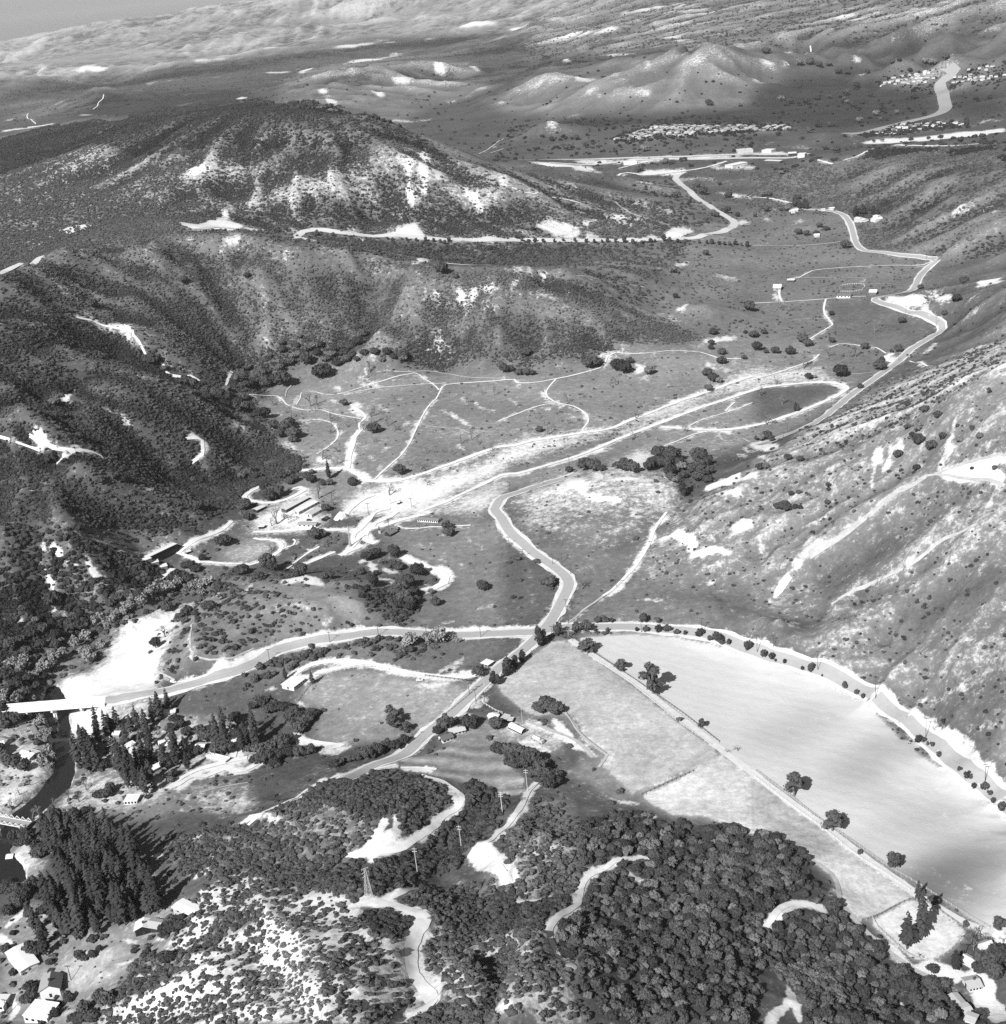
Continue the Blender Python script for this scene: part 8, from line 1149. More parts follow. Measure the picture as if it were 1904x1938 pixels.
POLES=[
('wood',-171,817,9.0),
('wood',-130,832,9.0),
('wood',-96,836,9.0),
('wood',-62,831,9.0),
('wood',-24,821,9.0),
('wood',-33,743,9.0),
('wood',-29,734,9.0),
('wood',-68.1,695.9,9.0),
('wood',11,829,9.0),
('wood',15,813,9.0),
('wood',25,810,9.0),
('wood',38,828,14.1),
('wood',42,848,9.0),
('wood',38,848,9.0),
('wood',34,922,9.0),
('wood',41,923,9.0),
('wood',46,903,9.0),
('wood',12,940,9.0),
('wood',2,966,9.0),
('wood',86,804,9.2),
('wood',125,789,11.6),
('wood',77,874,9.0),
('wood',73,876,9.0),
('wood',109,922,9.0),
('wood',154,751,12.7),
('wood',185,719,14.2),
('wood',209,679,14.6),
('wood',225.9,639.6,13.7),
('wood',164,748,9.0),
('wood',239.2,585.8,12.6),
('wood',184.3,465.7,9.0),
('tall',-59,534.7,17.0),
('tall',-37.8,558.1,15.8),
('tall',-16.2,592.7,12.9),
('tall',-1.8,622.3,14.2),
('tall',-16.1,591.1,12.8),
('white',-1,701,12.3),
('white',-23,742,9.0),
('wood',491,1500,14.4),
('wood',510,1452,12.5),
('wood',385,1294,10.0),
('wood',355,1251,10.4),
('wood',327,1214,10.2),
('wood',299,1179,9.9),
('wood',299,1194,9.4),
('wood',270,1156,9.8),
('wood',250,1086,9.9),
('wood',464,1393,9.1),
('wood',407,1306,9.0),
('wood',433,1343,9.0),
('wood',602,1759,11.0),
('wood',8,1087,9.0),
('wood',38,1096,9.0),
('wood',65,1142,9.0),
('wood',-118,1084,11.3),
('wood',-133,1053,9.0),
('wood',-98,1044,9.0),
('wood',-71,1028,9.0),
('wood',-80,1089,9.0),
('wood',-24,710,9.0),
('wood',-25,763,9.0),
('wood',-229.1,514.4,9.0),
('wood',-257.7,503.3,9.0),
]
BUILD=[
('barn','left barn of the three long parallel ranch barns with pale roof',-195.9,1110.2,-177.9,1135.6,6.1,2.62,0.84,225,90,{}),
('barn','middle one of the three long parallel ranch barns, brightest roof',-184.3,1103,-169.4,1123.3,7.5,2.62,0.98,245,200,{'win': 5}),
('barn','right one of the three long parallel ranch barns, grey roof',-172,1093.7,-158.8,1112.6,7.5,2.62,1.12,200,210,{'win': 3}),
('ranch_shed','long white shed in front of the ranch barns with three small windows',-178.7,1076.7,-162.6,1071.2,6.1,2.4,0.84,170,235,{'win': 4}),
('ranch_shed','dark sided shed with jagged shadow left of the ranch barns',-222.9,1116.9,-216.8,1124,6.1,2.4,0.7,225,60,{}),
('ranch_shed','low flat open fronted shed at the left end of the ranch yard',-214.8,1082.7,-209.9,1081.6,4.1,1.95,0.07,235,60,{'win': 2}),
('quonset_shed','round arched dark shed beside the right ranch barn',-157.5,1080.7,-154.7,1086,4.8,0.75,2.1,90,40,{'arch': 1}),
('cottage','dark gabled cottage with chimney beside the white turnaround',-98.3,1025.6,-92.6,1031.9,7,2.34,1.56,120,60,{'win': 3}),
('cottage_wing','grey roofed rear cottage behind the dark gabled cottage',-96.4,1035.1,-90.8,1036.7,6.2,2.34,1.4,130,70,{}),
('schoolhouse','long low building with a row of dark windows in a white wall',-72.2,1050.6,-54.6,1041.8,6.2,2.34,0.7,135,240,{'win': 10}),
('tool_shed','tiny white roofed shed on the bright wash yard',-92.8,1103.3,-90.8,1102.5,3.1,1.95,0.47,245,60,{}),
('stable_row','long white stable row below the chalky bank',-301.3,1010.3,-278.9,1038.3,5.2,1.95,0.3,245,60,{'win': 12}),
('stepped_shed','top shed of the four stepped white sheds',-299.1,1003.6,-293.3,1008.3,5.2,2.1,0.08,240,120,{}),
('stepped_shed','second from top of the four stepped white sheds',-294.1,1007,-287.7,1009.5,5.2,2.1,0.08,240,120,{}),
('stepped_shed','third from top of the four stepped white sheds',-288,1005.9,-281.1,1008.5,6,2.1,0.08,245,120,{}),
('stepped_shed','lowest and longest of the four stepped white sheds',-283.3,987.2,-276.2,1006.5,5.2,2.1,0.3,245,120,{}),
('tool_shed','tiny dark sided shed by the track fork near the oval',-270.2,1035.2,-267.4,1037.1,3.8,1.8,0.38,230,50,{}),
('roadside_house','white flat roofed house on the left verge of the main road',-22.6,782.3,-18.2,778.4,6,2.25,0.35,250,150,{'win': 2, 'hip': 1}),
('round_house','white eight sided house roof beside the main road farm',-18.4,711.1,-18.4,711.1,7.8,2.25,1.54,252,200,{'oct': 1}),
('farmhouse','long pale farmhouse between two big oaks',-45.9,698.1,-36.9,700.6,6.6,2.25,1.26,205,190,{'win': 4}),
('farmhouse','small farmhouse with dark roof and white gable by the main road',-51,690.7,-44.9,693.9,6.3,2.25,1.4,110,240,{'win': 3}),
('farm_shed','flat grey farm shed beside the round house',-12.8,708.9,-9.4,706.6,4.8,1.95,0.14,205,70,{}),
('farm_shed','small open dark farm shed beside the flat grey one',-9.5,705.2,-6.6,704.3,3.6,1.8,0.14,205,30,{}),
('quonset_shed','white arched shed standing below the farm',-8.1,698.9,-0.4,689.7,4.8,0.9,2.1,248,60,{'arch': 1}),
('hill_house','long white house with bright flat roof above the pasture',-154,778.2,-147.9,788,10.2,2.7,0.63,250,235,{'win': 5}),
('river_house','large white roofed house beside the tennis court',-322.2,742.7,-312.9,736.7,9,2.25,1.12,245,200,{'win': 3}),
('river_house','grey roofed house left of the tennis court',-340.5,758.2,-335.3,754.9,6,2.25,1.12,150,200,{}),
('river_house','white roofed house at the left frame edge near the court',-340.7,753,-338.3,753.7,5.4,2.25,0.98,250,200,{}),
('cabin','large cabin with bright white roof among pines',-231.4,731.1,-225,732.9,7.9,2.4,1.54,250,170,{'win': 3}),
('cabin','cabin with white diamond shaped roof right of the pines',-205.2,721.9,-201,721,7.9,2.4,1.4,250,80,{}),
('cabin','cabin with white slanted roof half hidden by a round tree',-231.9,702.3,-226.5,707.5,5.3,2.25,1.26,248,150,{}),
('cabin','small white cabin with dark doorway',-252.5,735.7,-250.6,738.8,4.6,2.25,0.98,250,220,{}),
('cabin','small white roofed cabin near the pale bank',-265.6,753.2,-261.4,752.3,5.3,2.25,0.98,250,150,{}),
('cabin','tiny white cabin nearest the river',-271.9,749.8,-268.4,750.6,4,2.25,0.84,245,150,{}),
('cabin','grey roofed cabin with white porch',-259.6,727,-255.9,727.8,6.6,2.25,1.26,175,240,{'win': 2}),
('cabin','pale grey narrow cabin between pines',-247.8,723.3,-248.4,732,4.6,2.25,0.98,215,180,{}),
('trailer_home','white flat roofed trailer home on the green clearing',-238.5,669.7,-230.7,669,6.6,2.25,0.21,235,230,{'win': 4}),
('trailer_home','long low white slatted building by the village lane',-197.8,712.5,-183.5,703.8,4,1.65,0.21,245,200,{}),
('cabin','white cabin at the right pine edge',-234.9,766.7,-227.6,766.9,4.5,2.25,0.42,245,200,{}),
('village_house','big white house with stepped flat roofs on the lower left',-265.3,543.4,-253.6,528.1,9.3,3,0.56,250,235,{'win': 4}),
('village_house','tall gabled house with one pale and one dark roof slope',-238.3,516.2,-237,506.6,9.3,4.5,2.38,170,240,{'win': 5, 'slope2': 95}),
('village_house','white boxy house with skylight strip at the lower left',-243.9,496.9,-231.7,493,9.9,3.75,0.28,252,240,{'win': 4}),
('village_house','white framed house cut by the left frame edge',-263.4,508.9,-260.4,508.5,7.4,3,0.35,235,250,{'win': 2}),
('boat_shed','small white boat shed on the river point',-301.5,638.9,-298.4,639,3.9,1.95,0.84,248,200,{}),
('cabin','white roofed cabin beside the dark river trees',-268.7,626.8,-263,624.2,5.2,2.25,0.7,245,150,{}),
('cabin','pale roofed cabin above the pine shadows',-267.1,652,-261.8,651.8,5.2,2.25,0.7,210,150,{}),
('pine_house','white gabled house with dark walls under the pine edge',-195.5,535.8,-195,529.7,8.1,3.38,1.82,252,45,{'win': 3}),
('pine_house_wing','right wing of the white gabled house with striped roof',-192.7,533.7,-186.3,531.2,6.2,2.7,0.98,190,60,{}),
('pine_house','white shed roofed house behind the dark pine',-178,537,-166.4,528.5,6.8,2.55,0.42,252,200,{'win': 2}),
('farm_roof_house','pale grey farmhouse beside the big farm tree',184.5,464.8,188.2,459.8,4.5,2.25,1.12,225,220,{}),
('farm_roof_house','grey roofed farm building with dark posts facing the yard',179.4,448.8,185.1,449.5,6.5,2.25,1.12,190,230,{'win': 4}),
('farm_roof_house','long grey farm shed beside the oak wood',171,441.8,172.7,434.8,4.5,2.25,0.56,190,240,{}),
('farm_roof_house','small grey square farm shed on the bright yard',171.3,431.2,174.7,431.8,5,2.25,0.42,200,240,{}),
('farm_roof_house','grey farm shed at the bottom frame edge',169.6,421.5,172.4,419.3,5,2.25,0.42,205,240,{}),
('farm_roof_house','pale pointed roof among bare trees behind the farm',194.3,469.8,198.5,471,6,2.25,2.1,220,235,{}),
('valley_house','white gabled valley house at the end of a straight drive',383.6,1701,389.6,1699,14,4,2.6,250,170,{'win': 1}),
('valley_shed','long white shed above the gabled valley house',408.3,1733.6,416.3,1730,8,3,0.6,250,80,{}),
('valley_house','low white valley house with three gables beside the corral',446.7,1630.8,461.6,1623.1,11,3,1.8,120,250,{'win': 4}),
('valley_barn','white valley barn beside the hairpin road',484.8,1621.8,492.7,1618.1,12,4,2,250,120,{}),
('far_house','white far house between dark cypress trees',518,2175.3,523.6,2176.9,9,4,1.2,250,240,{}),
('far_house','small far house right of the white one',527.9,2184.9,532.3,2183.7,8,3,1.2,230,200,{}),
('far_house','lone far house by the curving creek',508.6,1988.8,516.3,1988.1,9,3,1.4,250,200,{}),
('far_house','long far house right of the road bend',590.1,2045.3,597.1,2020.7,10,4,1.2,230,230,{}),
('far_barn','tall white far barn right of the road bend',606.4,2005.1,611.5,2008.5,9,7,1.2,245,245,{}),
('far_barn','wide white far barn below the tall one',602.2,2002.9,614.5,2007.5,12,3,3,250,230,{}),
('far_house','pale far sheds on the hill foot',578.9,2166,586.9,2166.5,8,3,0.6,250,220,{}),
('far_house','small pale far shed by the road verge',565.2,2163.7,571.1,2163.7,8,3,0.6,235,220,{}),
('far_store','white boxy store below the freeway',327.1,2858.9,354.2,2858.7,16,5,0.3,250,240,{}),
('far_store','long pale roadside building above the freeway',565.9,2849,598.2,2847.3,30,5,0.3,215,200,{}),
('far_store','white building under the far highway sign',617.9,2824.2,634.4,2808.8,18,5,0.3,240,220,{}),
('far_store','dark sided pale building right of the far sign',648.5,2728.2,659.7,2725.4,22,6,1.5,235,60,{}),
('far_store','white block at the right end of the freeway row',656.9,2674.7,665.2,2670.4,20,7,0.5,245,230,{}),
('far_store','row of white sheds below the overpass',514.5,2674,548.7,2695.3,22,5,0.8,240,220,{}),
('far_store','pale shed with dark end by the freeway',590.6,2677.3,614.6,2648.2,14,5,0.5,230,90,{}),
]
TRACT=[('far houses of the hillside tract',[343,3213,370,3252,402,3296,435,3351,471,3418,490,3400,509,3385,524,3347,541,3326,552,3299,565,3285,579,3273,600,3270,619,3259,641,3258,662,3256,675,3242,688,3232,701,3224,717,3225,732,3227,748,3227,753,3184,757,3139,729,3128,711,3130,693,3132,678,3136,662,3139,646,3142,629,3140,613,3140,596,3139,577,3138,559,3136,540,3133,521,3134,504,3138,487,3151,474,3179,461,3206,438,3189,411,3174,396,3178,382,3184,368,3190],19),('far houses of the gridded tract',[1176,3893,1191,3897,1205,3898,1220,3900,1240,3905,1258,3907,1270,3905,1282,3903,1295,3904,1310,3908,1262,3726,1266,3698,1273,3681,1281,3665,1291,3654,1292,3639,1275,3641,1259,3638,1249,3644,1239,3650,1230,3657,1220,3663,1211,3673,1208,3698,1203,3727,1194,3741,1184,3750,1173,3758,1165,3776,1181,3874],17),('far houses of the gridded tract',[1274,3625,1286,3619,1298,3615,1307,3604,1313,3585,1318,3564,1315,3524,1317,3500,1318,3473,1326,3463,1333,3451,1341,3438,1349,3428,1357,3417,1345,3386,1335,3395,1325,3404,1315,3414,1307,3428,1298,3438,1290,3451,1283,3468,1281,3495,1285,3540,1288,3582,1282,3600,1275,3615],17),('far houses of the gridded tract',[1322,3630,1331,3619,1339,3604,1344,3583,1348,3559,1346,3520,1351,3500,1358,3485,1365,3471,1375,3464,1365,3438,1357,3448,1351,3461,1345,3474,1338,3487,1333,3504,1331,3533,1333,3572,1329,3598,1323,3616],17),('far houses of the dark roofed tract',[871,2928,896,2976,916,3009,935,3036,950,3049,965,3061,980,3074,990,3072,1000,3069,1009,3066,1019,3063,1027,3056,1034,3049,1042,3042,1050,3035,1057,3029,1066,3020,1074,3011,1083,3003,1091,2993,1099,2983,1064,2919,1057,2926,1049,2934,1042,2942,1034,2949,1026,2955,1018,2962,1006,2958,994,2954,982,2951,967,2942,952,2932,937,2921,924,2917,911,2912,899,2907,886,2901,878,2914],18)]
BRIDGE=[-355,794,-279,791]
PIERS=[-333.1,790.7,-315.9,790.6,-296.2,785.6]
TRUSS=[-318,671,-295,661]
COURT=[-327.8,766.5,-325.2,768.3,-330.6,765.2]
PYLON=[-78.7,500.2]
STACK=[-129.5,1018,-105.6,1035.1]
PILE=[-142.5,1084.8]
FENCES=[
('white rail fence along the curving driveway of the long white house',[-135,792,-121,795,-106,796,-98,795,-90,790,-85,786],1.5,230),
('dark board fence running from the driveway to the main road',[-62,773,-51,768,-39,763,-28,758],1.5,70),
('fence line sloping down from the conifer by the long white house',[-137,786,-141,777,-144,769,-147,760],1.3,150),
('wire fence with pale posts on the right side of the field lane',[51,782,67,752,83,721,98.1,689.7,112.6,656.1],1.3,120),
('wire fence with pale posts on the right side of the lower field lane',[126.1,626.4,137.4,601.8,148.8,576.4,155.3,564.1,164.2,547.5,171.2,535.3,182.2,518.6,192.2,501.4,204.5,482.6],1.5,200),
('fence on the left side of the field lane',[46,783,65,747,78,719,92.5,684.5,107.6,654.1],1.2,225),
('fence on the left side of the lower field lane',[124.7,620.1,135.7,594.6,147.3,570.7,158.7,544.9,169.1,528.5,176.6,515.4],1.3,235),
('dark plank fence across the top of the pale paddock',[147.4,494.4,153.9,497.3,164.6,503.7,175.1,508.6,180.6,506.3,187,495.4,192.2,485.6],1.5,130),
('curved white rail fence round the bottom of the pale paddock',[153.1,496.8,152.9,492.2,157.4,480.6,162,470.4,168,466.7,175.8,468.6,182.2,473.3,189.7,480.5],1.4,210),
('fence along the edge of the stubble field by the farmyard',[26,709,33.1,683,46.2,657.6],1.2,180),
('curved rail fence at the corner of the stubble field',[-24,735,-25,731,-21,725,-16,718,-11,714],1.4,235),
('fence beside the grass strip between two pale fields',[60.6,615.2,75.9,623.9,94.8,633.7],1.3,80),
('white walled corral beside the low valley house',[456,1653,467,1683,492,1672,482,1646,468,1645,456,1653],2,240),
('dark corral fence in front of the ranch barns',[-189,1085,-181,1093,-184,1097,-191,1092],1.8,40),
('roadside fence along the left of the main road',[-50,720,-41,731,-29,748,-24,754],1.2,110),
]
CARS=[
('parked_car','white parked car on the bright wash yard by the cottage',-79,1089,-77,1086,230),
('pickup_truck','white pickup truck standing in the pasture corner',-68,768,-63,768,235),
('tank_truck','white round backed truck in the farmyard',5,681.5,10.2,675.8,240),
('parked_van','white van parked by the gravel bar track',-238,806,-234,804,240),
('road_car','dark car on the paved road under the right hills',445,1355,450,1364,70),
('parked_car','dark car parked beside the long white ranch shed',-173,1086,-169,1085,50),
]
# ------------------------------------------------------------------ ground
PC=np.array([[float(v) for v in s.split(',')] for s in CTRL.split(';')])
D,A,X,Y,Z,rough,slope=build_terrain(PC)
NR,NC=Z.shape
G=Ground(D,A,Z)
def rc(flat):
    p=np.array(flat,float).reshape(-1,2); d=np.hypot(p[:,0],p[:,1]); a=np.arctan2(p[:,0],p[:,1])
    return np.interp(d,D,np.arange(NR)),(a-A[0])/(A[1]-A[0])
RR=np.broadcast_to(np.arange(NR)[:,None],Z.shape).astype(float); CC=np.broadcast_to(np.arange(NC)[None],Z.shape).astype(float)
cell_r=np.gradient(D)[:,None]; cell_c=(A[1]-A[0])*D[:,None]
wn=lambda s:(fbm(X,Y,9,3,s)*4.0+fbm(X,Y,45,3,s+5)*7)
wf=np.clip(D[:,None]/1500,.6,8)
n1,n2=wn(101),wn(140)
RW=RR+n1*wf/cell_r+(rng.random(Z.shape)-.5)*.8; CW=CC+n2*wf/cell_c+(rng.random(Z.shape)-.5)*.8
def raster(flat,warp=True):
    pr,pc=rc(flat); a,b=(RW,CW) if warp else (RR,CC); m=6
    r0,r1=int(max(0,pr.min()-m)),int(min(NR,pr.max()+m+1)); c0,c1=int(max(0,pc.min()-m)),int(min(NC,pc.max()+m+1))
    if r1<=r0 or c1<=c0: return None
    y=a[r0:r1,c0:c1]; x=b[r0:r1,c0:c1]; ins=np.zeros(y.shape,bool); n=len(pr)
    for i in range(n):
        j=(i+1)%n
        if pr[i]==pr[j]: continue
        ins^=((pr[i]>y)!=(pr[j]>y))&(x<(pc[j]-pc[i])*(y-pr[i])/(pr[j]-pr[i])+pc[i])
    return (slice(r0,r1),slice(c0,c1)),ins
S=np.full(Z.shape,.1); SP=np.zeros(Z.shape); GR=np.full(Z.shape,100.); BD=np.full(Z.shape,.2); BZ=np.full(Z.shape,2.); BT=np.full(Z.shape,70.); FL=np.zeros(Z.shape)
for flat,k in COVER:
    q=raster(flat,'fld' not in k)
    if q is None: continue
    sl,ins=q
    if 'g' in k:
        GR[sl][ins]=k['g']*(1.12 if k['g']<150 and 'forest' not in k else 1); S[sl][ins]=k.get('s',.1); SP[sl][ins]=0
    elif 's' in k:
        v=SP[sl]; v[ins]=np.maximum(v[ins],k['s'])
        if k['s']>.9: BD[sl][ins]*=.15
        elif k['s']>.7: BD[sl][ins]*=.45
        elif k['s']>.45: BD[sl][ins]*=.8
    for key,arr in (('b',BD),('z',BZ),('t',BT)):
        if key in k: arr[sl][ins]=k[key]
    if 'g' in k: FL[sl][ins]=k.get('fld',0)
def smooth_line(flat,step_min=3.):
    p=np.array(flat,float).reshape(-1,2)
    if len(p)<2: return p
    q=np.vstack([2*p[0]-p[1],p,2*p[-1]-p[-2]]); out=[]
    for i in range(1,len(q)-2):
        L=np.hypot(*(q[i+1]-q[i])); d=np.hypot(*q[i]); k=max(1,int(L/max(step_min,d*.006)))
        for j in range(k):
            t=j/k; out.append(.5*((2*q[i])+(-q[i-1]+q[i+1])*t+(2*q[i-1]-5*q[i]+4*q[i+1]-q[i+2])*t*t+(-q[i-1]+3*q[i]-3*q[i+1]+q[i+2])*t**3))
    out.append(q[-2]); return np.array(out)
def ribbon_edges(p,wd,jit=0.0,seed=0):
    t=np.gradient(p,axis=0); t/=np.hypot(t[:,0],t[:,1])[:,None]+1e-9; n=np.stack([-t[:,1],t[:,0]],1)
    s=np.concatenate([[0],np.cumsum(np.hypot(*np.diff(p,axis=0).T))])
    wl=wd/2*(1+jit*(vnoise(s/9,s*0+seed,3)*.6+vnoise(s/3.1,s*0+seed,5)*.4-.5)*2); wr=wd/2*(1+jit*(vnoise(s/9,s*0+seed+50,4)*.6+vnoise(s/3.1,s*0+seed+9,5)*.4-.5)*2)
    return p+n*wl[:,None],p-n*wr[:,None]
road_lines=[]
for name,surf,wd,flat in ROADS:
    if len(flat)<4: continue
    p=smooth_line(flat); road_lines.append((name,surf,wd,p))
    l,r=ribbon_edges(p,wd+(3.0 if surf in('asphalt','shoulder','pale','grey') else 1.2)); q=raster(np.vstack([l,r[::-1]]).ravel(),surf in('dirt','trail'))
    if q is not None:
        sl,ins=q; BD[sl][ins]*=.1
        if surf!='asphalt':
            v=SP[sl]; v[ins]=np.maximum(v[ins],{'trail':.45,'dirt':.76,'lane':.5}.get(surf,.4))
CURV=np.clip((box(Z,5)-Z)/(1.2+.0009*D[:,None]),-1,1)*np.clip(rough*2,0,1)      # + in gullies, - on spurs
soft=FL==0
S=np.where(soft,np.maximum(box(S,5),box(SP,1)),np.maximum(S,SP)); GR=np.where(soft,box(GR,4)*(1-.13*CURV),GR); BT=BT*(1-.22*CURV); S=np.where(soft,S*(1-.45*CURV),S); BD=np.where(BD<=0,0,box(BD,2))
wet=np.zeros(Z.shape)
for flat in RIVER:
    q=raster(flat,False)
    if q: wet[q[0]][q[1]]=1
wb=box(wet,1); BD=np.where(wb>.05,0,BD); Z=Z*(1-wb)+np.minimum(Z,-19.5)*wb; G.Z=Z
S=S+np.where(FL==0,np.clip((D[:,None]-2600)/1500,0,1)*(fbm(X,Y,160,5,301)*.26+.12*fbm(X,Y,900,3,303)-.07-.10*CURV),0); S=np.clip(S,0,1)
S=np.where(wb>.05,np.maximum(S,.5),S)
def mesh_from(name,co,faces,mat=None,smooth=False):
    me=bpy.data.meshes.new(name); co=np.asarray(co,np.float32); faces=np.asarray(faces,np.int32); k=faces.shape[1]
    me.vertices.add(len(co)); me.vertices.foreach_set('co',co.ravel())
    me.loops.add(faces.size); me.loops.foreach_set('vertex_index',faces.ravel())
    me.polygons.add(len(faces)); me.polygons.foreach_set('loop_start',np.arange(0,faces.size,k,dtype=np.int32))
    me.polygons.foreach_set('use_smooth',np.full(len(faces),bool(smooth)))
    me.update(calc_edges=True)
    if mat: me.materials.append(mat)
    return me
def add(name,me,parent=None,loc=None):
    o=bpy.data.objects.new(name,me); COL.objects.link(o)
    if parent: o.parent=parent
    if loc is not None: o.location=loc
    return o
def tag(o,label=None,cat=None,group=None,kind=None):
    if label: o['label']=label
    if cat: o['category']=cat
    if group: o['group']=group
    if kind: o['kind']=kind
    return o
def empty(name,loc,rz=0,scale=1):
    o=bpy.data.objects.new(name,None); COL.objects.link(o); o.location=loc; o.rotation_euler=(0,0,rz); o.scale=(scale,)*3; o.empty_display_size=.5; return o
# ------------------------------------------------------------------ materials
def nodes(name):
    m=bpy.data.materials.new(name); m.use_nodes=True; t=m.node_tree; return m,t,t.nodes['Principled BSDF']
def N(t,typ,**k):
    n=t.nodes.new(typ)
    for a,b in k.items(): setattr(n,a,b)
    return n
def math_(t,op,a,b=None,clamp=False):
    n=N(t,'ShaderNodeMath',operation=op,use_clamp=clamp)
    for i,v in enumerate((a,b)):
        if v is None: continue
        if isinstance(v,(int,float)): n.inputs[i].default_value=v
        else: t.links.new(v,n.inputs[i])
    return n.outputs[0]
def noise(t,vec,scale,detail=6,rough=.6):
    n=N(t,'ShaderNodeTexNoise'); n.inputs['Scale'].default_value=scale; n.inputs['Detail'].default_value=detail; n.inputs['Roughness'].default_value=rough
    t.links.new(vec,n.inputs['Vector']); return n.outputs[0]
def plain(name,a,var=.25,scale=.6,rough=.9,rand=0.0,spec=.2):
    m,t,b=nodes(name); geo=N(t,'ShaderNodeNewGeometry'); v=noise(t,geo.outputs['Position'],scale,5,.65)
    f=math_(t,'ADD',math_(t,'MULTIPLY',math_(t,'SUBTRACT',v,.5),var*2.6),1.0)
    if rand:
        oi=N(t,'ShaderNodeObjectInfo'); f=math_(t,'MULTIPLY',f,math_(t,'ADD',math_(t,'MULTIPLY',oi.outputs['Random'],rand),1-rand/2))
    f=math_(t,'MULTIPLY',f,float(a)); c=N(t,'ShaderNodeCombineColor')
    for i in range(3): t.links.new(f,c.inputs[i])
    t.links.new(c.outputs[0],b.inputs['Base Color']); b.inputs['Roughness'].default_value=rough; b.inputs['Specular IOR Level'].default_value=spec
    return m
_pm={}
def paint(g,rough=.7):
    g=int(round(g/10.)*10)
    if g not in _pm: _pm[g]=plain('paint_grey_%d'%g,alb(g),.12,1.2,rough)
    return _pm[g]
SOIL=.50
m,t,b=nodes('ground_cover'); M_GROUND=m
geo=N(t,'ShaderNodeNewGeometry'); pos=geo.outputs['Position']
at=N(t,'ShaderNodeAttribute',attribute_name='cover'); sep=N(t,'ShaderNodeSeparateColor'); t.links.new(at.outputs['Color'],sep.inputs[0]); bright=at.outputs['Alpha']
soil,grass,mott=sep.outputs[0],sep.outputs[1],sep.outputs[2]
na=noise(t,pos,1/6.,7,.74); nb=noise(t,pos,1/80.,9,.64); nc=noise(t,pos,1/600.,10,.64); nf=noise(t,pos,.45,4,.75)
mix1=math_(t,'ADD',math_(t,'ADD',math_(t,'MULTIPLY',na,.52),math_(t,'MULTIPLY',nb,.24)),math_(t,'MULTIPLY',nf,.24))
sm=math_(t,'ADD',math_(t,'MULTIPLY',math_(t,'ADD',math_(t,'MULTIPLY',soil,1.12),math_(t,'SUBTRACT',math_(t,'MULTIPLY',math_(t,'SUBTRACT',mix1,.5),3.0),.5)),2.4),.5,True)
gv=math_(t,'ADD',math_(t,'MULTIPLY',math_(t,'SUBTRACT',nb,.5),.9),1.0)
gv2=math_(t,'ADD',math_(t,'MULTIPLY',math_(t,'SUBTRACT',na,.5),1.5),1.0)
gv3=math_(t,'ADD',math_(t,'MULTIPLY',math_(t,'SUBTRACT',nf,.5),.9),1.0)
crop=N(t,'ShaderNodeAttribute',attribute_name='smooth_crop').outputs['Fac']
gvv=math_(t,'MULTIPLY',math_(t,'MULTIPLY',gv,gv2),gv3); mc_=N(t,'ShaderNodeMix',data_type='FLOAT'); t.links.new(math_(t,'MULTIPLY',crop,.93),mc_.inputs[0]); t.links.new(gvv,mc_.inputs[2]); mc_.inputs[3].default_value=1.0
gcol=math_(t,'MULTIPLY',grass,mc_.outputs[0])
# far brush that is too small to stand as single plants
mk=math_(t,'MULTIPLY',math_(t,'SUBTRACT',math_(t,'ADD',math_(t,'MULTIPLY',nb,.6),math_(t,'MULTIPLY',nc,.4)),.47),9.0,True)
gcol=math_(t,'MULTIPLY',gcol,math_(t,'SUBTRACT',1.0,math_(t,'MULTIPLY',math_(t,'MULTIPLY',mk,mott),.72)))
scol=math_(t,'MULTIPLY',math_(t,'ADD',math_(t,'MULTIPLY',math_(t,'SUBTRACT',math_(t,'ADD',math_(t,'MULTIPLY',na,.5),math_(t,'MULTIPLY',nf,.5)),.5),1.3),1.0),bright)
mx=N(t,'ShaderNodeMix',data_type='FLOAT'); t.links.new(sm,mx.inputs[0]); t.links.new(gcol,mx.inputs[2]); t.links.new(scol,mx.inputs[3])
cc=N(t,'ShaderNodeCombineColor')
for i in range(3): t.links.new(mx.outputs[0],cc.inputs[i])
t.links.new(cc.outputs[0],b.inputs['Base Color']); b.inputs['Roughness'].default_value=1; b.inputs['Specular IOR Level'].default_value=0
bp=N(t,'ShaderNodeBump'); bp.inputs['Strength'].default_value=.6; bp.inputs['Distance'].default_value=1.2; t.links.new(mix1,bp.inputs['Height']); t.links.new(bp.outputs[0],b.inputs['Normal'])
# field tone: broad uneven bands, blurred darker patches and stubble streaks
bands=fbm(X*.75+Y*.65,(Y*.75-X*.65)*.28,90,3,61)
patchx=np.clip((fbm(X,Y,170,2,77)+.25),0,1)
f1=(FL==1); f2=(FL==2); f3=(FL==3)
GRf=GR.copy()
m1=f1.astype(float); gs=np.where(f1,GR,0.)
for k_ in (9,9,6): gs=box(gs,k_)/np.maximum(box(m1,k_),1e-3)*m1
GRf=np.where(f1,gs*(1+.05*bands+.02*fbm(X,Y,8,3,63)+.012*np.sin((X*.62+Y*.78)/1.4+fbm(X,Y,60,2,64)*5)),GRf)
GRf=np.where(f2,GR*(1+.10*fbm(X,Y,22,4,81)+.08*fbm((X*.8+Y*.6),(Y*.8-X*.6)*.2,30,3,83)),GRf)
GRf=np.where(f3,GR*(1+.14*np.sin((X*.35+Y*.94)/2.2+fbm(X,Y,40,2,85)*6)+.1*fbm(X,Y,12,3,87)),GRf)
GRf=np.where(FL==0,GRf*(1+.10*fbm(X,Y,70,3,91)),GRf)
cover=np.zeros((NR*NC,4),np.float32); cover[:,0]=S.ravel(); cover[:,1]=alb(np.clip(GRf,20,250)).ravel()
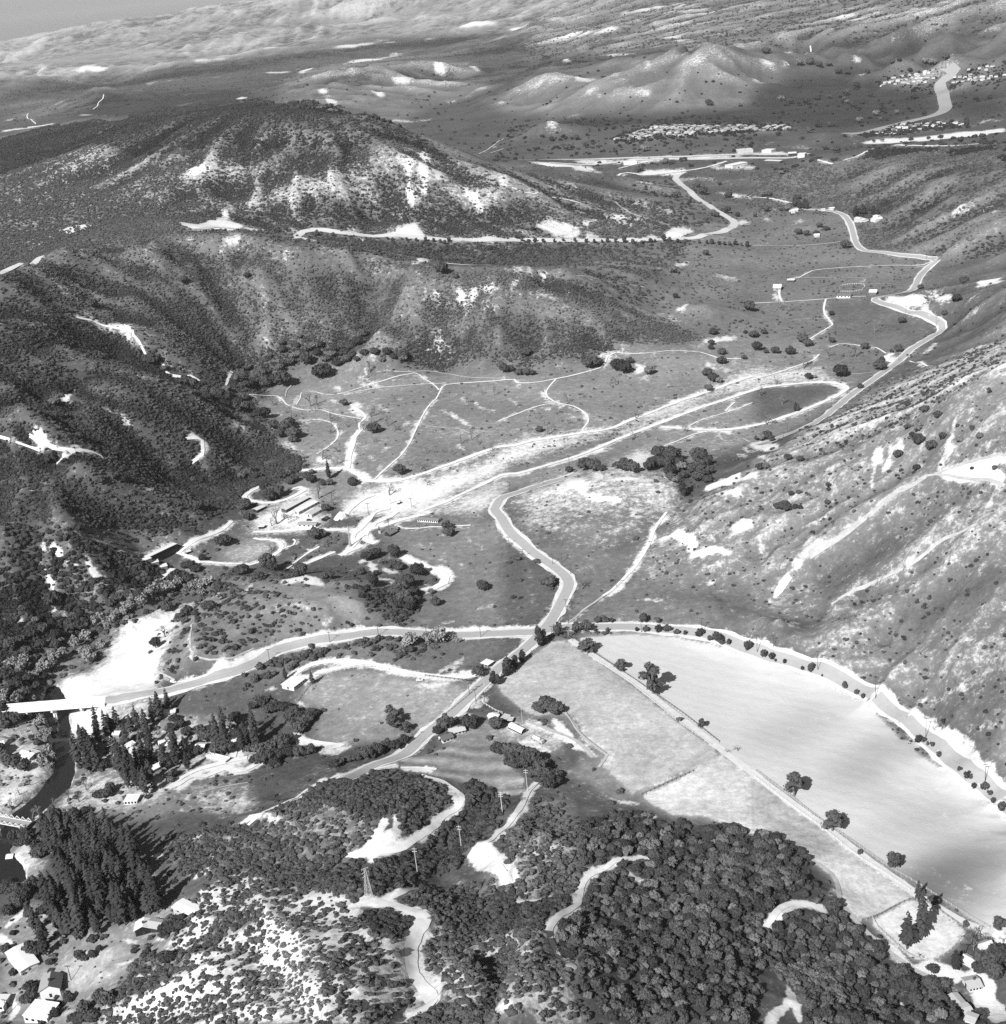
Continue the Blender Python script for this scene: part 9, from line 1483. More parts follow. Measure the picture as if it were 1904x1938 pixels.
cover[:,2]=np.clip((D[:,None]-3200)/2500,0,1).repeat(NC,1).ravel()*np.clip(.35+rough,0,1).ravel(); cover[:,3]=np.clip(.33+.17*np.clip(box(np.maximum(np.maximum(SP,S),np.where(FL>0,.6,0)),2),0,1),.2,.6).ravel()
ii=np.arange(NR*NC).reshape(NR,NC); quads=np.stack([ii[:-1,:-1],ii[:-1,1:],ii[1:,1:],ii[1:,:-1]],-1).reshape(-1,4)
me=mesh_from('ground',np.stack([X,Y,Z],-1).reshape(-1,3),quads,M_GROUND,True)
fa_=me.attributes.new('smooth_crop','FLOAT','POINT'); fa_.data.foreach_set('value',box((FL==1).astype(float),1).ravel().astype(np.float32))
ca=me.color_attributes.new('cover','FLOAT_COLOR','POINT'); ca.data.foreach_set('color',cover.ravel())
ground=tag(add('ground',me),kind='structure')
# ------------------------------------------------------------------ water
M_WATER,t,b=nodes('river_water'); b.inputs['Base Color'].default_value=(.012,.012,.012,1); b.inputs['Roughness'].default_value=.12; b.inputs['Specular IOR Level'].default_value=.35
geo=N(t,'ShaderNodeNewGeometry'); bp=N(t,'ShaderNodeBump'); bp.inputs['Strength'].default_value=.12; t.links.new(noise(t,geo.outputs['Position'],.35,3,.5),bp.inputs['Height']); t.links.new(bp.outputs[0],b.inputs['Normal'])
wco=[];wfa=[]
rows=np.nonzero(box(wet,3).max(1)>0)[0]; cols=np.nonzero(box(wet,3).max(0)>0)[0]
r0,r1,c0,c1=rows[0],rows[-1],cols[0],cols[-1]
wmask=box(wet,3)[r0:r1+1,c0:c1+1]>.01; idx=-np.ones(wmask.shape,int); idx[wmask]=np.arange(wmask.sum())
wco=np.stack([X[r0:r1+1,c0:c1+1][wmask],Y[r0:r1+1,c0:c1+1][wmask],np.full(wmask.sum(),-16.6)],-1)
qf=np.stack([idx[:-1,:-1],idx[:-1,1:],idx[1:,1:],idx[1:,:-1]],-1).reshape(-1,4); qf=qf[(qf>=0).all(1)]
tag(add('river_water',mesh_from('river_water',wco,qf,M_WATER,True)),kind='structure')
# ------------------------------------------------------------------ roads
MR={'dirt':plain('dirt_road_surface',.47,.28,.22,.95),'trail':plain('worn_trail_surface',.28,.35,.25,.95),'grey':plain('grey_road',.2,.16,.2,.9),'asphalt':plain('asphalt_surface',.24,.14,.4,.85),
    'lane':plain('farm_lane_surface',.38,.25,.3,.95),'shoulder':plain('gravel_shoulder',.40,.3,.25,.95),'pale':plain('worn_concrete_road',.36,.16,.2,.9)}
order={'shoulder':0,'dirt':1,'trail':0,'pale':1,'grey':1,'lane':1,'asphalt':3}
for k,(name,surf,wd,p) in enumerate(road_lines):
    if surf in('dirt','trail'): wd=wd*.62
    l,r=ribbon_edges(p,wd,{'dirt':.45,'trail':.5,'shoulder':.3,'asphalt':.02,'pale':.06,'grey':.05,'lane':.12}[surf],k*7.3)
    ns=5; fr=np.linspace(0,1,ns)[None,:,None]
    q=l[:,None]*(1-fr)+r[:,None]*fr; dist=np.hypot(q[...,0],q[...,1]); z=G.h(q[...,0],q[...,1])
    zs=np.maximum(z,z.mean(1,keepdims=True)*.0-99); z=zs+.16+.00022*dist+.05*order[surf]
    if surf=='asphalt': z=z+.04
    co=np.concatenate([q,z[...,None]],-1).reshape(-1,3); n=len(p); a=np.arange(n*ns).reshape(n,ns)
    fa=np.stack([a[:-1,:-1],a[1:,:-1],a[1:,1:],a[:-1,1:]],-1).reshape(-1,4)
    tag(add(name,mesh_from(name,co,fa,MR[surf],True)),kind='structure')
    if surf=='asphalt' and name in('paved_road','highway') and len(p)>8:
        lines=[]; 
        cl,cr=ribbon_edges(p,.2); z=G.h(p[:,0],p[:,1])+.16+.00022*np.hypot(p[:,0],p[:,1])+.26
        co=np.concatenate([np.c_[cl,z],np.c_[cr,z]]); fa=np.array([[i,i+n,i+n+1,i+1] for i in range(n-1)])
        tag(add('road_marking',mesh_from('road_marking',co,fa,paint(190))),kind='structure')
# ------------------------------------------------------------------ plant meshes
def ico(sub):
    import bmesh
    bm=bmesh.new(); bmesh.ops.create_icosphere(bm,subdivisions=sub,radius=1); v=np.array([x.co[:] for x in bm.verts]); f=np.array([[x.index for x in q.verts] for q in bm.faces]); bm.free(); return v,f
I1,I2=ico(1),ico(2)
def lump(sub,rad,seed,amp=.3,flat=.55):
    v,f=(I1,I2)[sub-1]; r=np.random.default_rng(seed)
    k=1+amp*(vnoise(v[:,0]*2.3+seed*3.1,v[:,1]*2.3+v[:,2]*1.7,seed)-.5)*2+amp*.5*(r.random(len(v))-.5)
    v=v*k[:,None]*np.array(rad); v[:,2]=np.maximum(v[:,2],-flat*rad[2]); return v,f
def cards(n,lobes,size,r,up=.25,jit=.55,lo=.78,hi=1.06):
    """n small leaf-clump quads spread over ellipsoid lobes [(cx,cy,cz,rx,ry,rz)]"""
    L=np.array(lobes,float); wt=(L[:,3]*L[:,4]); i=r.choice(len(L),n,p=wt/wt.sum()); d=r.normal(size=(n,3)); d[:,2]+=up; d/=np.linalg.norm(d,axis=1)[:,None]
    c=L[i,:3]+d*L[i,3:]*(lo+(hi-lo)*r.random((n,1)))
    nn=d+jit*r.normal(size=(n,3)); nn/=np.linalg.norm(nn,axis=1)[:,None]
    a=np.cross(nn,r.normal(size=(n,3))); a/=np.linalg.norm(a,axis=1)[:,None]; b_=np.cross(nn,a); s=size*(.6+.8*r.random((n,1)))
    co=np.stack([c-a*s-b_*s*.6,c+a*s*.7-b_*s*.8,c+a*s+b_*s*.7,c-a*s*.6+b_*s],1).reshape(-1,3)
    return co,np.arange(4*n).reshape(n,4)
def tris(f): return np.concatenate([f[:,[0,1,2]],f[:,[0,2,3]]]) if f.shape[1]==4 else f
def join(*parts):
    co=[];fa=[];o=0
    for v,f in parts: co.append(v); fa.append(tris(np.asarray(f))+o); o+=len(v)
    return np.concatenate(co),np.concatenate(fa)
def tube(p,q,r0,r1,k=5):
    p=np.array(p,float);q=np.array(q,float); d=q-p; d/=np.linalg.norm(d)+1e-9; a=np.cross(d,[.3,.2,1] if abs(d[2])<.9 else [1,0,0]); a/=np.linalg.norm(a); b_=np.cross(d,a)
    t=np.arange(k)*2*math.pi/k; c=np.cos(t)[:,None]*a+np.sin(t)[:,None]*b_
    co=np.concatenate([p+c*r0,q+c*r1]); fa=np.array([[i,(i+1)%k,k+(i+1)%k,k+i] for i in range(k)]); return co,fa
def mbush(name,g,rand=.5): return plain(name,alb(g),.45,.9,.95,rand,.05)
M_OAK=mbush('oak_leaves',84,.8); M_CON=mbush('conifer_needles',72,.6); M_EUC=mbush('eucalyptus_leaves',95,.4); M_SHR=mbush('shrub_leaves',100,.5); M_WIL=mbush('bare_willow_twigs',150,.5)
M_BARK=plain('bark',.07,.3,1.5); M_BARE=plain('bare_grey_bark',.11,.3,1.5,.9,.4); M_DEEP=plain('inner_foliage',.022,.2,1,.95)
def oak(seed):
    r=np.random.default_rng(seed); n=r.integers(7,11); lob=[(0,0,4.6,2.9,2.9,2.4)]
    for k in range(n):
        a=k*2*math.pi/n+r.random()*.6; rr=2.0+1.3*r.random(); lob.append((math.cos(a)*rr,math.sin(a)*rr,3.4+1.9*r.random(),1.6+.9*r.random(),1.6+.9*r.random(),1.5+.8*r.random()))
    for k in range(4):
        a=r.random()*6.28; lob.append((math.cos(a)*1.6,math.sin(a)*1.6,5.6+r.random(),1.5,1.5,1.3))
    hulls=[ (lump(1,(l[3]*.86,l[4]*.86,l[5]*.86),seed*20+i,.3,1)) for i,l in enumerate(lob)]
    hulls=[(v+np.array(lob[i][:3]),f) for i,(v,f) in enumerate(hulls)]
    crown=join(*hulls,cards(620,lob,.52,r))
    tr=[tube((0,0,-.6),(.2,.1,2.6),.45,.32,6)]
    for k in range(4):
        a=r.random()*6.28; tr.append(tube((.2,.1,2.2),(math.cos(a)*2,math.sin(a)*2,4.2),.24,.1,4))
    return join(*tr),crown
def conifer(seed):
    r=np.random.default_rng(seed); co=[];fa=[];o=0; H=20.
    for lv in range(22):
        f=lv/21; z=3.0+f*(H-3.2); R=(3.1*min(1,(1-f)*1.9)**.75*min(1,.55+f*2)+.3)*(.75+.5*r.random())
        for k in range(7 if lv<16 else 5):
            if r.random()<.12: continue
            a=r.random()*6.28; L=R*(.7+.45*r.random()); dx,dy=math.cos(a),math.sin(a); wd=.28*L+.25; droop=.28*L
            p0=np.array([0,0,z]);p1=np.array([dx*L*.55,dy*L*.55,z+.1-droop*.25]);p2=np.array([dx*L,dy*L,z-droop]); s=np.array([-dy,dx,0])
            co+= [p0,p1+s*wd,p2,p1-s*wd,p1+np.array([0,0,.45])]; fa+=[[o,o+1,o+4],[o+1,o+2,o+4],[o+2,o+3,o+4],[o+3,o,o+4]]; o+=5
    v,f=np.array(co),np.array(fa); cn=tube((0,0,3.5),(0,0,H-1.5),1.5,.1,6)
    return join(tube((0,0,-1),(0,0,H-2),.42,.06,6)),join((v,f),cn)
def bare(seed):
    r=np.random.default_rng(seed); parts=[]
    def grow(p,d,L,rad,lv):
        q=p+d*L; parts.append(tube(p,q,rad,rad*.68,5 if lv<2 else 3))
        if lv>=4: return
        for k in range(3 if lv<3 else 4):
            nd=d+r.normal(size=3)*(.62 if lv else .75); nd[2]+=.12; nd/=np.linalg.norm(nd); grow(q-d*L*.25*r.random(),nd,L*(.6+.22*r.random()),rad*.55,lv+1)
    grow(np.array([0,0,-.5]),np.array([.1,0,1.]),3.0,.42,0); v,f=join(*parts); nt_=len(parts[0][0])
    tw=join(*parts[1:]); return join(parts[0]),tw
def willow(seed):
    r=np.random.default_rng(seed); lob=[(0,0,3.2,2.5,2.5,2.6)]+[(r.normal()*1.8,r.normal()*1.8,2.6+r.random()*2,1.4,1.4,1.7) for _ in range(5)]
    return join(tube((0,0,-.5),(0,0,2.5),.3,.2,5)),join(cards(420,lob,.38,r,.5,.9,.35,1.1),*[(lump(1,(l[3]*.7,l[4]*.7,l[5]*.7),seed+i,.3,1)[0]+np.array(l[:3]),I1[1]) for i,l in enumerate(lob[:3])])
def round_shrub(seed,h=1.0,w=2.2):
    r=np.random.default_rng(seed); lob=[(0,0,1.6*h,w*.75,w*.75,1.6*h)]+[(r.normal()*.9,r.normal()*.9,(1.3+r.random()*1.3)*h,w*.45,w*.45,1.0*h) for _ in range(4)]
    return join(tube((0,0,-.3),(0,0,1.2*h),.18,.12,5)),join(*[(lump(1,(l[3]*.86,l[4]*.86,l[5]*.86),seed*9+i,.3,1)[0]+np.array(l[:3]),I1[1]) for i,l in enumerate(lob)],cards(240,lob,.3,r))
def cypress_(seed):
    r=np.random.default_rng(seed); lob=[(0,0,3.4,1.5,1.5,3.2),(.3,.2,5.2,.9,.9,2.2),(-.4,.1,2.6,1.3,1.3,2.2)]
    return join(tube((0,0,-.3),(0,0,1.5),.2,.15,5)),join(*[(lump(1,(l[3]*.86,l[4]*.86,l[5]*.9),seed*9+i,.25,1)[0]+np.array(l[:3]),I1[1]) for i,l in enumerate(lob)],cards(260,lob,.32,r,.3))
def euc_(seed):
    r=np.random.default_rng(seed); tr=[tube((0,0,-.6),(.3,.2,6),.42,.3,6)]; lob=[]
    for k in range(13):
        a=r.random()*6.28; z=4.5+10*k/12; R=(3.0-.16*abs(k-5))*(.5+.6*r.random()); x,y=math.cos(a)*R,math.sin(a)*R
        tr.append(tube((.3*z/8,.2*z/8,z*.75),(x,y,z),.14,.06,4)); lob.append((x,y,z,1.3+.7*r.random(),1.3+.7*r.random(),1.3+.8*r.random()))
    tr.append(tube((.3,.2,6),(.5,.3,14),.3,.08,5))
    return join(*tr),join(*[(lump(1,(l[3]*.8,l[4]*.8,l[5]*.8),seed*9+i,.35,1)[0]+np.array(l[:3]),I1[1]) for i,l in enumerate(lob)],cards(560,lob,.42,r))
def variants(fn,n,mt,mc,base):
    out=[]
    for i in range(n):
        a,c=fn(base+i); both=join(a,c)
        tm=mesh_from('trunk',a[0],a[1],mt,True); cm=mesh_from('crown',c[0],c[1],mc)
        bm_=bpy.data.meshes.new('tree'); bm_.from_pydata(both[0].tolist(),[],both[1].tolist()); bm_.materials.append(mc); bm_.materials.append(mt)
        mi=np.zeros(len(both[1]),np.int32); mi[:len(a[1])]=1; bm_.polygons.foreach_set('material_index',mi)
        wdt=np.percentile(np.hypot(c[0][:,0],c[0][:,1]),93)*2
        out.append((tm,cm,bm_,wdt))
    return out
VAR={'oak':variants(oak,6,M_BARK,M_OAK,1)+variants(oak,2,M_BARK,mbush('pale_oak_leaves',118,.6),9),'conifer':variants(conifer,6,M_BARK,M_CON,40),'bare':variants(bare,6,M_BARE,M_BARE,60),'willow':variants(willow,5,M_BARE,M_WIL,80),
     'shrub_tree':variants(lambda s:round_shrub(s,.75,2.4),5,M_BARK,M_SHR,100),'roadside':variants(lambda s:round_shrub(s,1.25,2.0),5,M_BARK,M_OAK,120),'cypress':variants(cypress_,5,M_BARK,M_CON,140),'euc':variants(euc_,5,M_BARE,M_EUC,160)}
KN={'oak':('oak_tree','dark round oak','oak','tree'),'conifer':('conifer_tree','tall dark conifer','conifers','tree'),'bare':('bare_tree','leafless tree','leafless trees','tree'),'willow':('willow_thicket','pale leafless willow','willows','tree'),
    'shrub_tree':('shrub','rounded dark shrub','shrubs','shrub'),'roadside':('verge_tree','small bushy tree','small bushy trees','tree'),'cypress':('narrow_evergreen','narrow dark evergreen','narrow evergreens','tree'),'euc':('eucalyptus_tree','tall airy eucalyptus','eucalyptus trees','tree')}
ORD='first second third fourth fifth sixth seventh eighth ninth tenth eleventh twelfth thirteenth fourteenth fifteenth sixteenth seventeenth eighteenth nineteenth twentieth'.split()
def px(x,y,z):
    v=(x-EYE[0],y-EYE[1],z-EYE[2]); dz=sum(a*b_ for a,b_ in zip(v,FW)); return sum(a*b_ for a,b_ in zip(v,RT))/dz, -sum(a*b_ for a,b_ in zip(v,UP))/dz
def place_tree(kind,x,y,wd,label,group,name=None,dz=0.):
    vs_=VAR[kind] if name or kind!='oak' else VAR[kind][:6]; tm,cm,bm_,w0=vs_[rng.integers(len(vs_))]; s=float(np.clip(wd/w0*(.72 if kind=='conifer' and name is None else 1),.12,3.2 if kind!='conifer' else 1.25)); z=float(G.h(np.array([x]),np.array([y]))[0])+dz
    nm,_,_,cat=KN[kind]; nm=name or nm; rz=rng.random()*6.28; d=math.hypot(x,y)
    if wd/d*2500*.528<8:
        o=add(nm,bm_,None,(x,y,z)); o.rotation_euler=(0,0,rz); sx=s*(.9+.2*rng.random()); o.scale=(sx,s,s*(.85+.3*rng.random()))
    else:
        o=empty(nm,(x,y,z),rz); o.scale=(s*(.85+.3*rng.random()),s,s*(.75+.5*rng.random())*(.6 if kind=='euc' else 1)); o.rotation_euler=(rng.normal()*.04,rng.normal()*.04,rz); add('trunk',tm,o); add('crown',cm,o)
    tag(o,label,cat,group)
from collections import OrderedDict
SHORT={'oak':'oak','conifer':'conifer','bare':'leafless tree','willow':'willow thicket','shrub_tree':'shrub','roadside':'bushy tree','cypress':'evergreen','euc':'eucalyptus'}
def short_desc(d,n=8):
    w_=d.split()[:n]
    while w_[-1] in('the','of','in','on','at','by','a','beside','between','below','above','behind','round','under','to','and','with','among','two','pale','long','right','left','dark','dense','white'): w_.pop()
    return ' '.join(w_)
zones=OrderedDict()
for kind,desc,l in TREES: zones.setdefault((kind,desc),[]).extend([tuple(l[i:i+3]) for i in range(0,len(l),3)])
rows=[]
for (kind,desc),l in zones.items():
    l=sorted(l,key=lambda p:px(p[0],p[1],0)[0]); _,adj,plural,_=KN[kind]
    rk={}
    if len(l)>20:
        fr=sorted(l,key=lambda p:-px(p[0],p[1],0)[1]); per=8
        for a in range(0,len(fr),per):
            for c_,p in enumerate(sorted(fr[a:a+per],key=lambda p:px(p[0],p[1],0)[0])): rk[p]=(a//per,c_)
    for i,p in enumerate(l):
        if len(l)==1: lab='%s %s'%(adj,desc)
        elif len(l)<=20: lab='%s %s from the left %s'%(ORD[i],SHORT[kind],short_desc(desc,12-len(SHORT[kind].split())))
        else: lab='%s %s from the left, %s row back, %s'%(ORD[rk[p][1]],SHORT[kind],ORD[rk[p][0]],short_desc(desc,13-len(SHORT[kind].split())-4))
        rows.append([kind,p,lab,'%s %s'%(plural,desc),p[2]/math.hypot(p[0],p[1])])
oaks=sorted([r_ for r_ in rows if r_[0]=='oak'],key=lambda r_:-r_[4]); rest_oaks=oaks[300:]; skip=set(id(r_) for r_ in rest_oaks)
for r_ in rows:
    if id(r_) in skip: continue
    place_tree(r_[0],r_[1][0],r_[1][1],r_[1][2],r_[2],r_[3])
def inside(flat,x,y):
    p=np.array(flat).reshape(-1,2); ins=np.zeros(len(x),bool); n=len(p)
    for i in range(n):
        j=(i+1)%n
        if p[i,1]==p[j,1]: continue
        ins^=((p[i,1]>y)!=(p[j,1]>y))&(x<(p[j,0]-p[i,0])*(y-p[i,1])/(p[j,1]-p[i,1])+p[i,0])
    return ins
def fill(flat,step,jit=.8):
    p=np.array(flat).reshape(-1,2); gx,gy=np.meshgrid(np.arange(p[:,0].min(),p[:,0].max(),step),np.arange(p[:,1].min(),p[:,1].max(),step*.87)); gx=gx+(np.arange(gx.shape[0])%2)[:,None]*step/2
    x=gx.ravel()+(rng.random(gx.size)-.5)*step*jit; y=gy.ravel()+(rng.random(gx.size)-.5)*step*jit; k=inside(flat,x,y); return x[k],y[k]
roadmask=np.zeros(Z.shape)
for name,surf,wd,p in road_lines:
    l,r=ribbon_edges(p,wd+2.0); q=raster(np.vstack([l,r[::-1]]).ravel(),False)
    if q is not None: roadmask[q[0]][q[1]]=1
clear=lambda x,y:(G.sample(roadmask,x,y)<.3)&(G.sample(S,x,y)<.6)
wood=[]
for flat in FOREST:
    x,y=fill(flat,5.0,.95); k=clear(x,y)&(rng.random(len(x))<.55+.45*np.clip(fbm(x,y,26,2,9)*2+.7,0,1)); x,y=x[k],y[k]
    edge=vnoise(x/35,y/35,9); big=np.clip((np.hypot(x,y)-585)/60,0,1); wd=(3.0+2.6*rng.random(len(x)))*(1+1.0*big*rng.random(len(x)))*(.8+.5*edge)
    wood+=list(zip(x,y,wd))
wood.sort(key=lambda p:-p[2]/math.hypot(p[0],p[1]))
for p in wood[:300]: place_tree('oak',p[0],p[1],p[2],'crowded live oak in the dark wood below the pale fields','live oaks of the wood below the pale fields','woodland_oak',-.8)
pn=[]
for flat in PINES:
    x,y=fill(flat,6.8); k=(rng.random(len(x))<.9); pn+=[(a,b_,3.4+3.4*rng.random()**.8) for a,b_ in zip(x[k],y[k])]
for x,y,wd in pn[:280]: place_tree('conifer',x,y,wd,'tall conifer in the dense shadowy grove beside the river','conifers of the grove beside the river','grove_conifer')
# ------------------------------------------------------------------ plants too many to count
def instancer(name,pts,scale,rot,tone,vi,meshes,kind='stuff',zs=None):
    me=bpy.data.meshes.new(name); me.vertices.add(len(pts)); me.vertices.foreach_set('co',np.asarray(pts,np.float32).ravel())
    for nm,arr,ty in (('sc',scale,'FLOAT'),('rot',rot,'FLOAT'),('tone',tone,'FLOAT'),('vi',vi,'INT')):
        a=me.attributes.new(nm,ty,'POINT'); a.data.foreach_set('value',np.asarray(arr,np.float32 if ty=='FLOAT' else np.int32))
    o=add(name,me); tag(o,kind=kind)
    ng=bpy.data.node_groups.new(name+'_scatter','GeometryNodeTree'); ng.interface.new_socket('Geometry',in_out='INPUT',socket_type='NodeSocketGeometry'); ng.interface.new_socket('Geometry',in_out='OUTPUT',socket_type='NodeSocketGeometry')
    gi=ng.nodes.new('NodeGroupInput'); go=ng.nodes.new('NodeGroupOutput'); iop=ng.nodes.new('GeometryNodeInstanceOnPoints'); ji=ng.nodes.new('GeometryNodeGeometryToInstance')
    for mshs in reversed(meshes):
        src=bpy.data.objects.new(name+'_plant',mshs); oi=ng.nodes.new('GeometryNodeObjectInfo'); oi.inputs['Object'].default_value=src; ng.links.new(oi.outputs['Geometry'],ji.inputs[0])
    def na(nm,ty):
        n=ng.nodes.new('GeometryNodeInputNamedAttribute'); n.data_type=ty; n.inputs[0].default_value=nm; return n.outputs[0]
    ng.links.new(gi.outputs[0],iop.inputs['Points']); ng.links.new(ji.outputs[0],iop.inputs['Instance']); iop.inputs['Pick Instance'].default_value=True
    ng.links.new(na('vi','INT'),iop.inputs['Instance Index']); ng.links.new(na('sc','FLOAT'),iop.inputs['Scale'])
    cx=ng.nodes.new('ShaderNodeCombineXYZ'); ng.links.new(na('rot','FLOAT'),cx.inputs[2]); ng.links.new(cx.outputs[0],iop.inputs['Rotation'])
    ng.links.new(iop.outputs[0],go.inputs[0]); md=o.modifiers.new('scatter','NODES'); md.node_group=ng; return o
restw=[(p[0],p[1],p[2],-.8) for p in wood[300:]]+[(r_[1][0],r_[1][1],r_[1][2],0) for r_ in rest_oaks]
if restw:
    q=np.array(restw); z=G.h(q[:,0],q[:,1])+q[:,3]; vi=rng.integers(0,8,len(q)); w0=np.array([v[3] for v in VAR['oak']])[vi]
    instancer('oak_woodland',np.c_[q[:,0],q[:,1],z],q[:,2]/w0,rng.random(len(q))*6.28,np.zeros(len(q)),vi,[v[2] for v in VAR['oak']])
# scrub
M_SCRUB,t,b=nodes('scrub_leaves'); ta=N(t,'ShaderNodeAttribute',attribute_type='INSTANCER',attribute_name='tone'); geo=N(t,'ShaderNodeNewGeometry'); oi=N(t,'ShaderNodeObjectInfo')
f=math_(t,'ADD',math_(t,'MULTIPLY',math_(t,'SUBTRACT',noise(t,geo.outputs['Position'],1.6,4,.7),.5),1.3),1.0)
f=math_(t,'MULTIPLY',math_(t,'MULTIPLY',f,ta.outputs['Fac']),math_(t,'ADD',math_(t,'MULTIPLY',oi.outputs['Random'],.6),.7)); c=N(t,'ShaderNodeCombineColor')
for i in range(3): t.links.new(f,c.inputs[i])
t.links.new(c.outputs[0],b.inputs['Base Color']); b.inputs['Roughness'].default_value=1; b.inputs['Specular IOR Level'].default_value=0
bush=[]
for i in range(7):
    r=np.random.default_rng(300+i); prt=[]
    for k in range(3):
        o_=np.array([r.normal()*.22,r.normal()*.22,.22+.12*r.random()]); v,f_=lump(1,(.38+.1*r.random(),.38+.1*r.random(),.36),i*7+k,.35,.9); prt.append((v+o_,f_))
    prt.append(cards(26,[(0,0,.3,.48,.48,.4)],.11,r)); v,f_=join(*prt); bush.append(mesh_from('scrub_plant',v,f_,M_SCRUB))
area=cell_r*cell_c*np.ones((1,NC)); inview=np.ones(Z.shape,bool)
v0=X*RT[0]+Y*RT[1]+(Z-420)*RT[2]; v1=X*UP[0]+Y*UP[1]+(Z-420)*UP[2]; v2=X*FW[0]+Y*FW[1]+(Z-420)*FW[2]; inview=(v2>50)&(np.abs(v0)<v2*.42)&(np.abs(v1)<v2*.43)
dm=np.interp(D,[500,800,1500,2500,3500],[3.4,3.0,2.6,2.4,1.5])[:,None]; nr_=np.interp(D,[600,1000],[.45,1.0])[:,None]; cl=np.clip((fbm(X,Y,9,2,201)*.6*nr_+.75+.55*nr_*fbm(X,Y,60,3,207))*1.15,0.05,1.7)*np.clip(1+CURV*.8,.25,1.8)
BD=np.where(roadmask>0,0,BD)
lam=BD*dm*cl*area/100*inview*np.clip(1.1-S*np.interp(D,[600,1100],[.45,1.0])[:,None],0.05,1)*(slope>-1); lam[D>3800]*=.5
k=rng.poisson(np.clip(lam,0,60)); ri,ci=np.nonzero(k); rep=k[ri,ci]; ri=np.repeat(ri,rep);ci=np.repeat(ci,rep); n=len(ri)
rr_=ri+rng.random(n)-.5; c_=ci+rng.random(n)-.5; dd=np.interp(rr_,np.arange(NR),D); aa=A[0]+c_*(A[1]-A[0]); x=dd*np.sin(aa);y=dd*np.cos(aa); z=G.h(x,y)
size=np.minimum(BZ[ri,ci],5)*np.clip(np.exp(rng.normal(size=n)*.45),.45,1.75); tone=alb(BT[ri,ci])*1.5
vi=rng.integers(0,7,n); appar=size/dd; top=np.argsort(-appar)[:0]
sparse=np.nonzero((BD[ri,ci]<2.6)&(BD[ri,ci]>0)&(dd<1150))[0]; ind=sparse[np.argsort(-appar[sparse])[:230]]; keep=np.ones(n,bool); keep[ind]=False
SB=[]
for m_ in bush:
    q=m_.copy(); q.name='shrub'; q.materials.clear(); q.materials.append(M_SHR); SB.append(q)
def shrub_zone(a,b_):
    if a>140 and b_<900: return 'dotted over the grassy right hills'
    if b_<560: return 'on the open village slope' if a<0 else 'on the edge of the dark wood'
    if a<-60 and b_<900: return 'on the low mesa above the gravel bar' if b_>700 else 'on the open ground by the village'
    return 'scattered on the ranch flat' if b_<1000 else 'scattered on the upper meadow'
for i in ind:
    o=add('low_shrub',SB[vi[i]],None,(x[i],y[i],z[i]-.05*size[i])); o.rotation_euler=(0,0,rng.random()*6.28); o.scale=(size[i],)*3; zn=shrub_zone(x[i],y[i]); tag(o,'low dark shrub '+zn,'shrub','low shrubs '+zn)
x,y,z,size,tone,vi=x[keep],y[keep],z[keep],size[keep],tone[keep],vi[keep]; n=len(x)
instancer('scrub',np.c_[x,y,z-.05*size],size,rng.random(n)*6.28,tone,vi,bush)
# ------------------------------------------------------------------ box helpers
class MB:
    def __init__(s): s.p=[]
    def box(s,c,d,u=(1,0),z0=None):
        """c centre (x,y,z) d half sizes, u axis direction in plan"""
        ux,uy=u; co=[]
        for sz in(-1,1):
            for sx,sy in((-1,-1),(1,-1),(1,1),(-1,1)): co.append((c[0]+sx*d[0]*ux-sy*d[1]*uy,c[1]+sx*d[0]*uy+sy*d[1]*ux,c[2]+sz*d[2]))
        s.p.append((np.array(co),np.array([[0,3,2,1],[4,5,6,7],[0,1,5,4],[1,2,6,5],[2,3,7,6],[3,0,4,7]]))); return s
    def tube(s,*a): s.p.append(tube(*a)); return s
    def raw(s,co,fa): s.p.append((np.array(co,float),np.array(fa))); return s
    def mesh(s,name,mat): v,f=join(*s.p); return mesh_from(name,v,f,mat)
    def add(s,name,mat,parent=None,label=None):
        o=add(name,s.mesh(name,mat),parent)
        if label: o['label']=label
        return o
def gh(x,y): return float(G.h(np.array([x]),np.array([y]))[0])
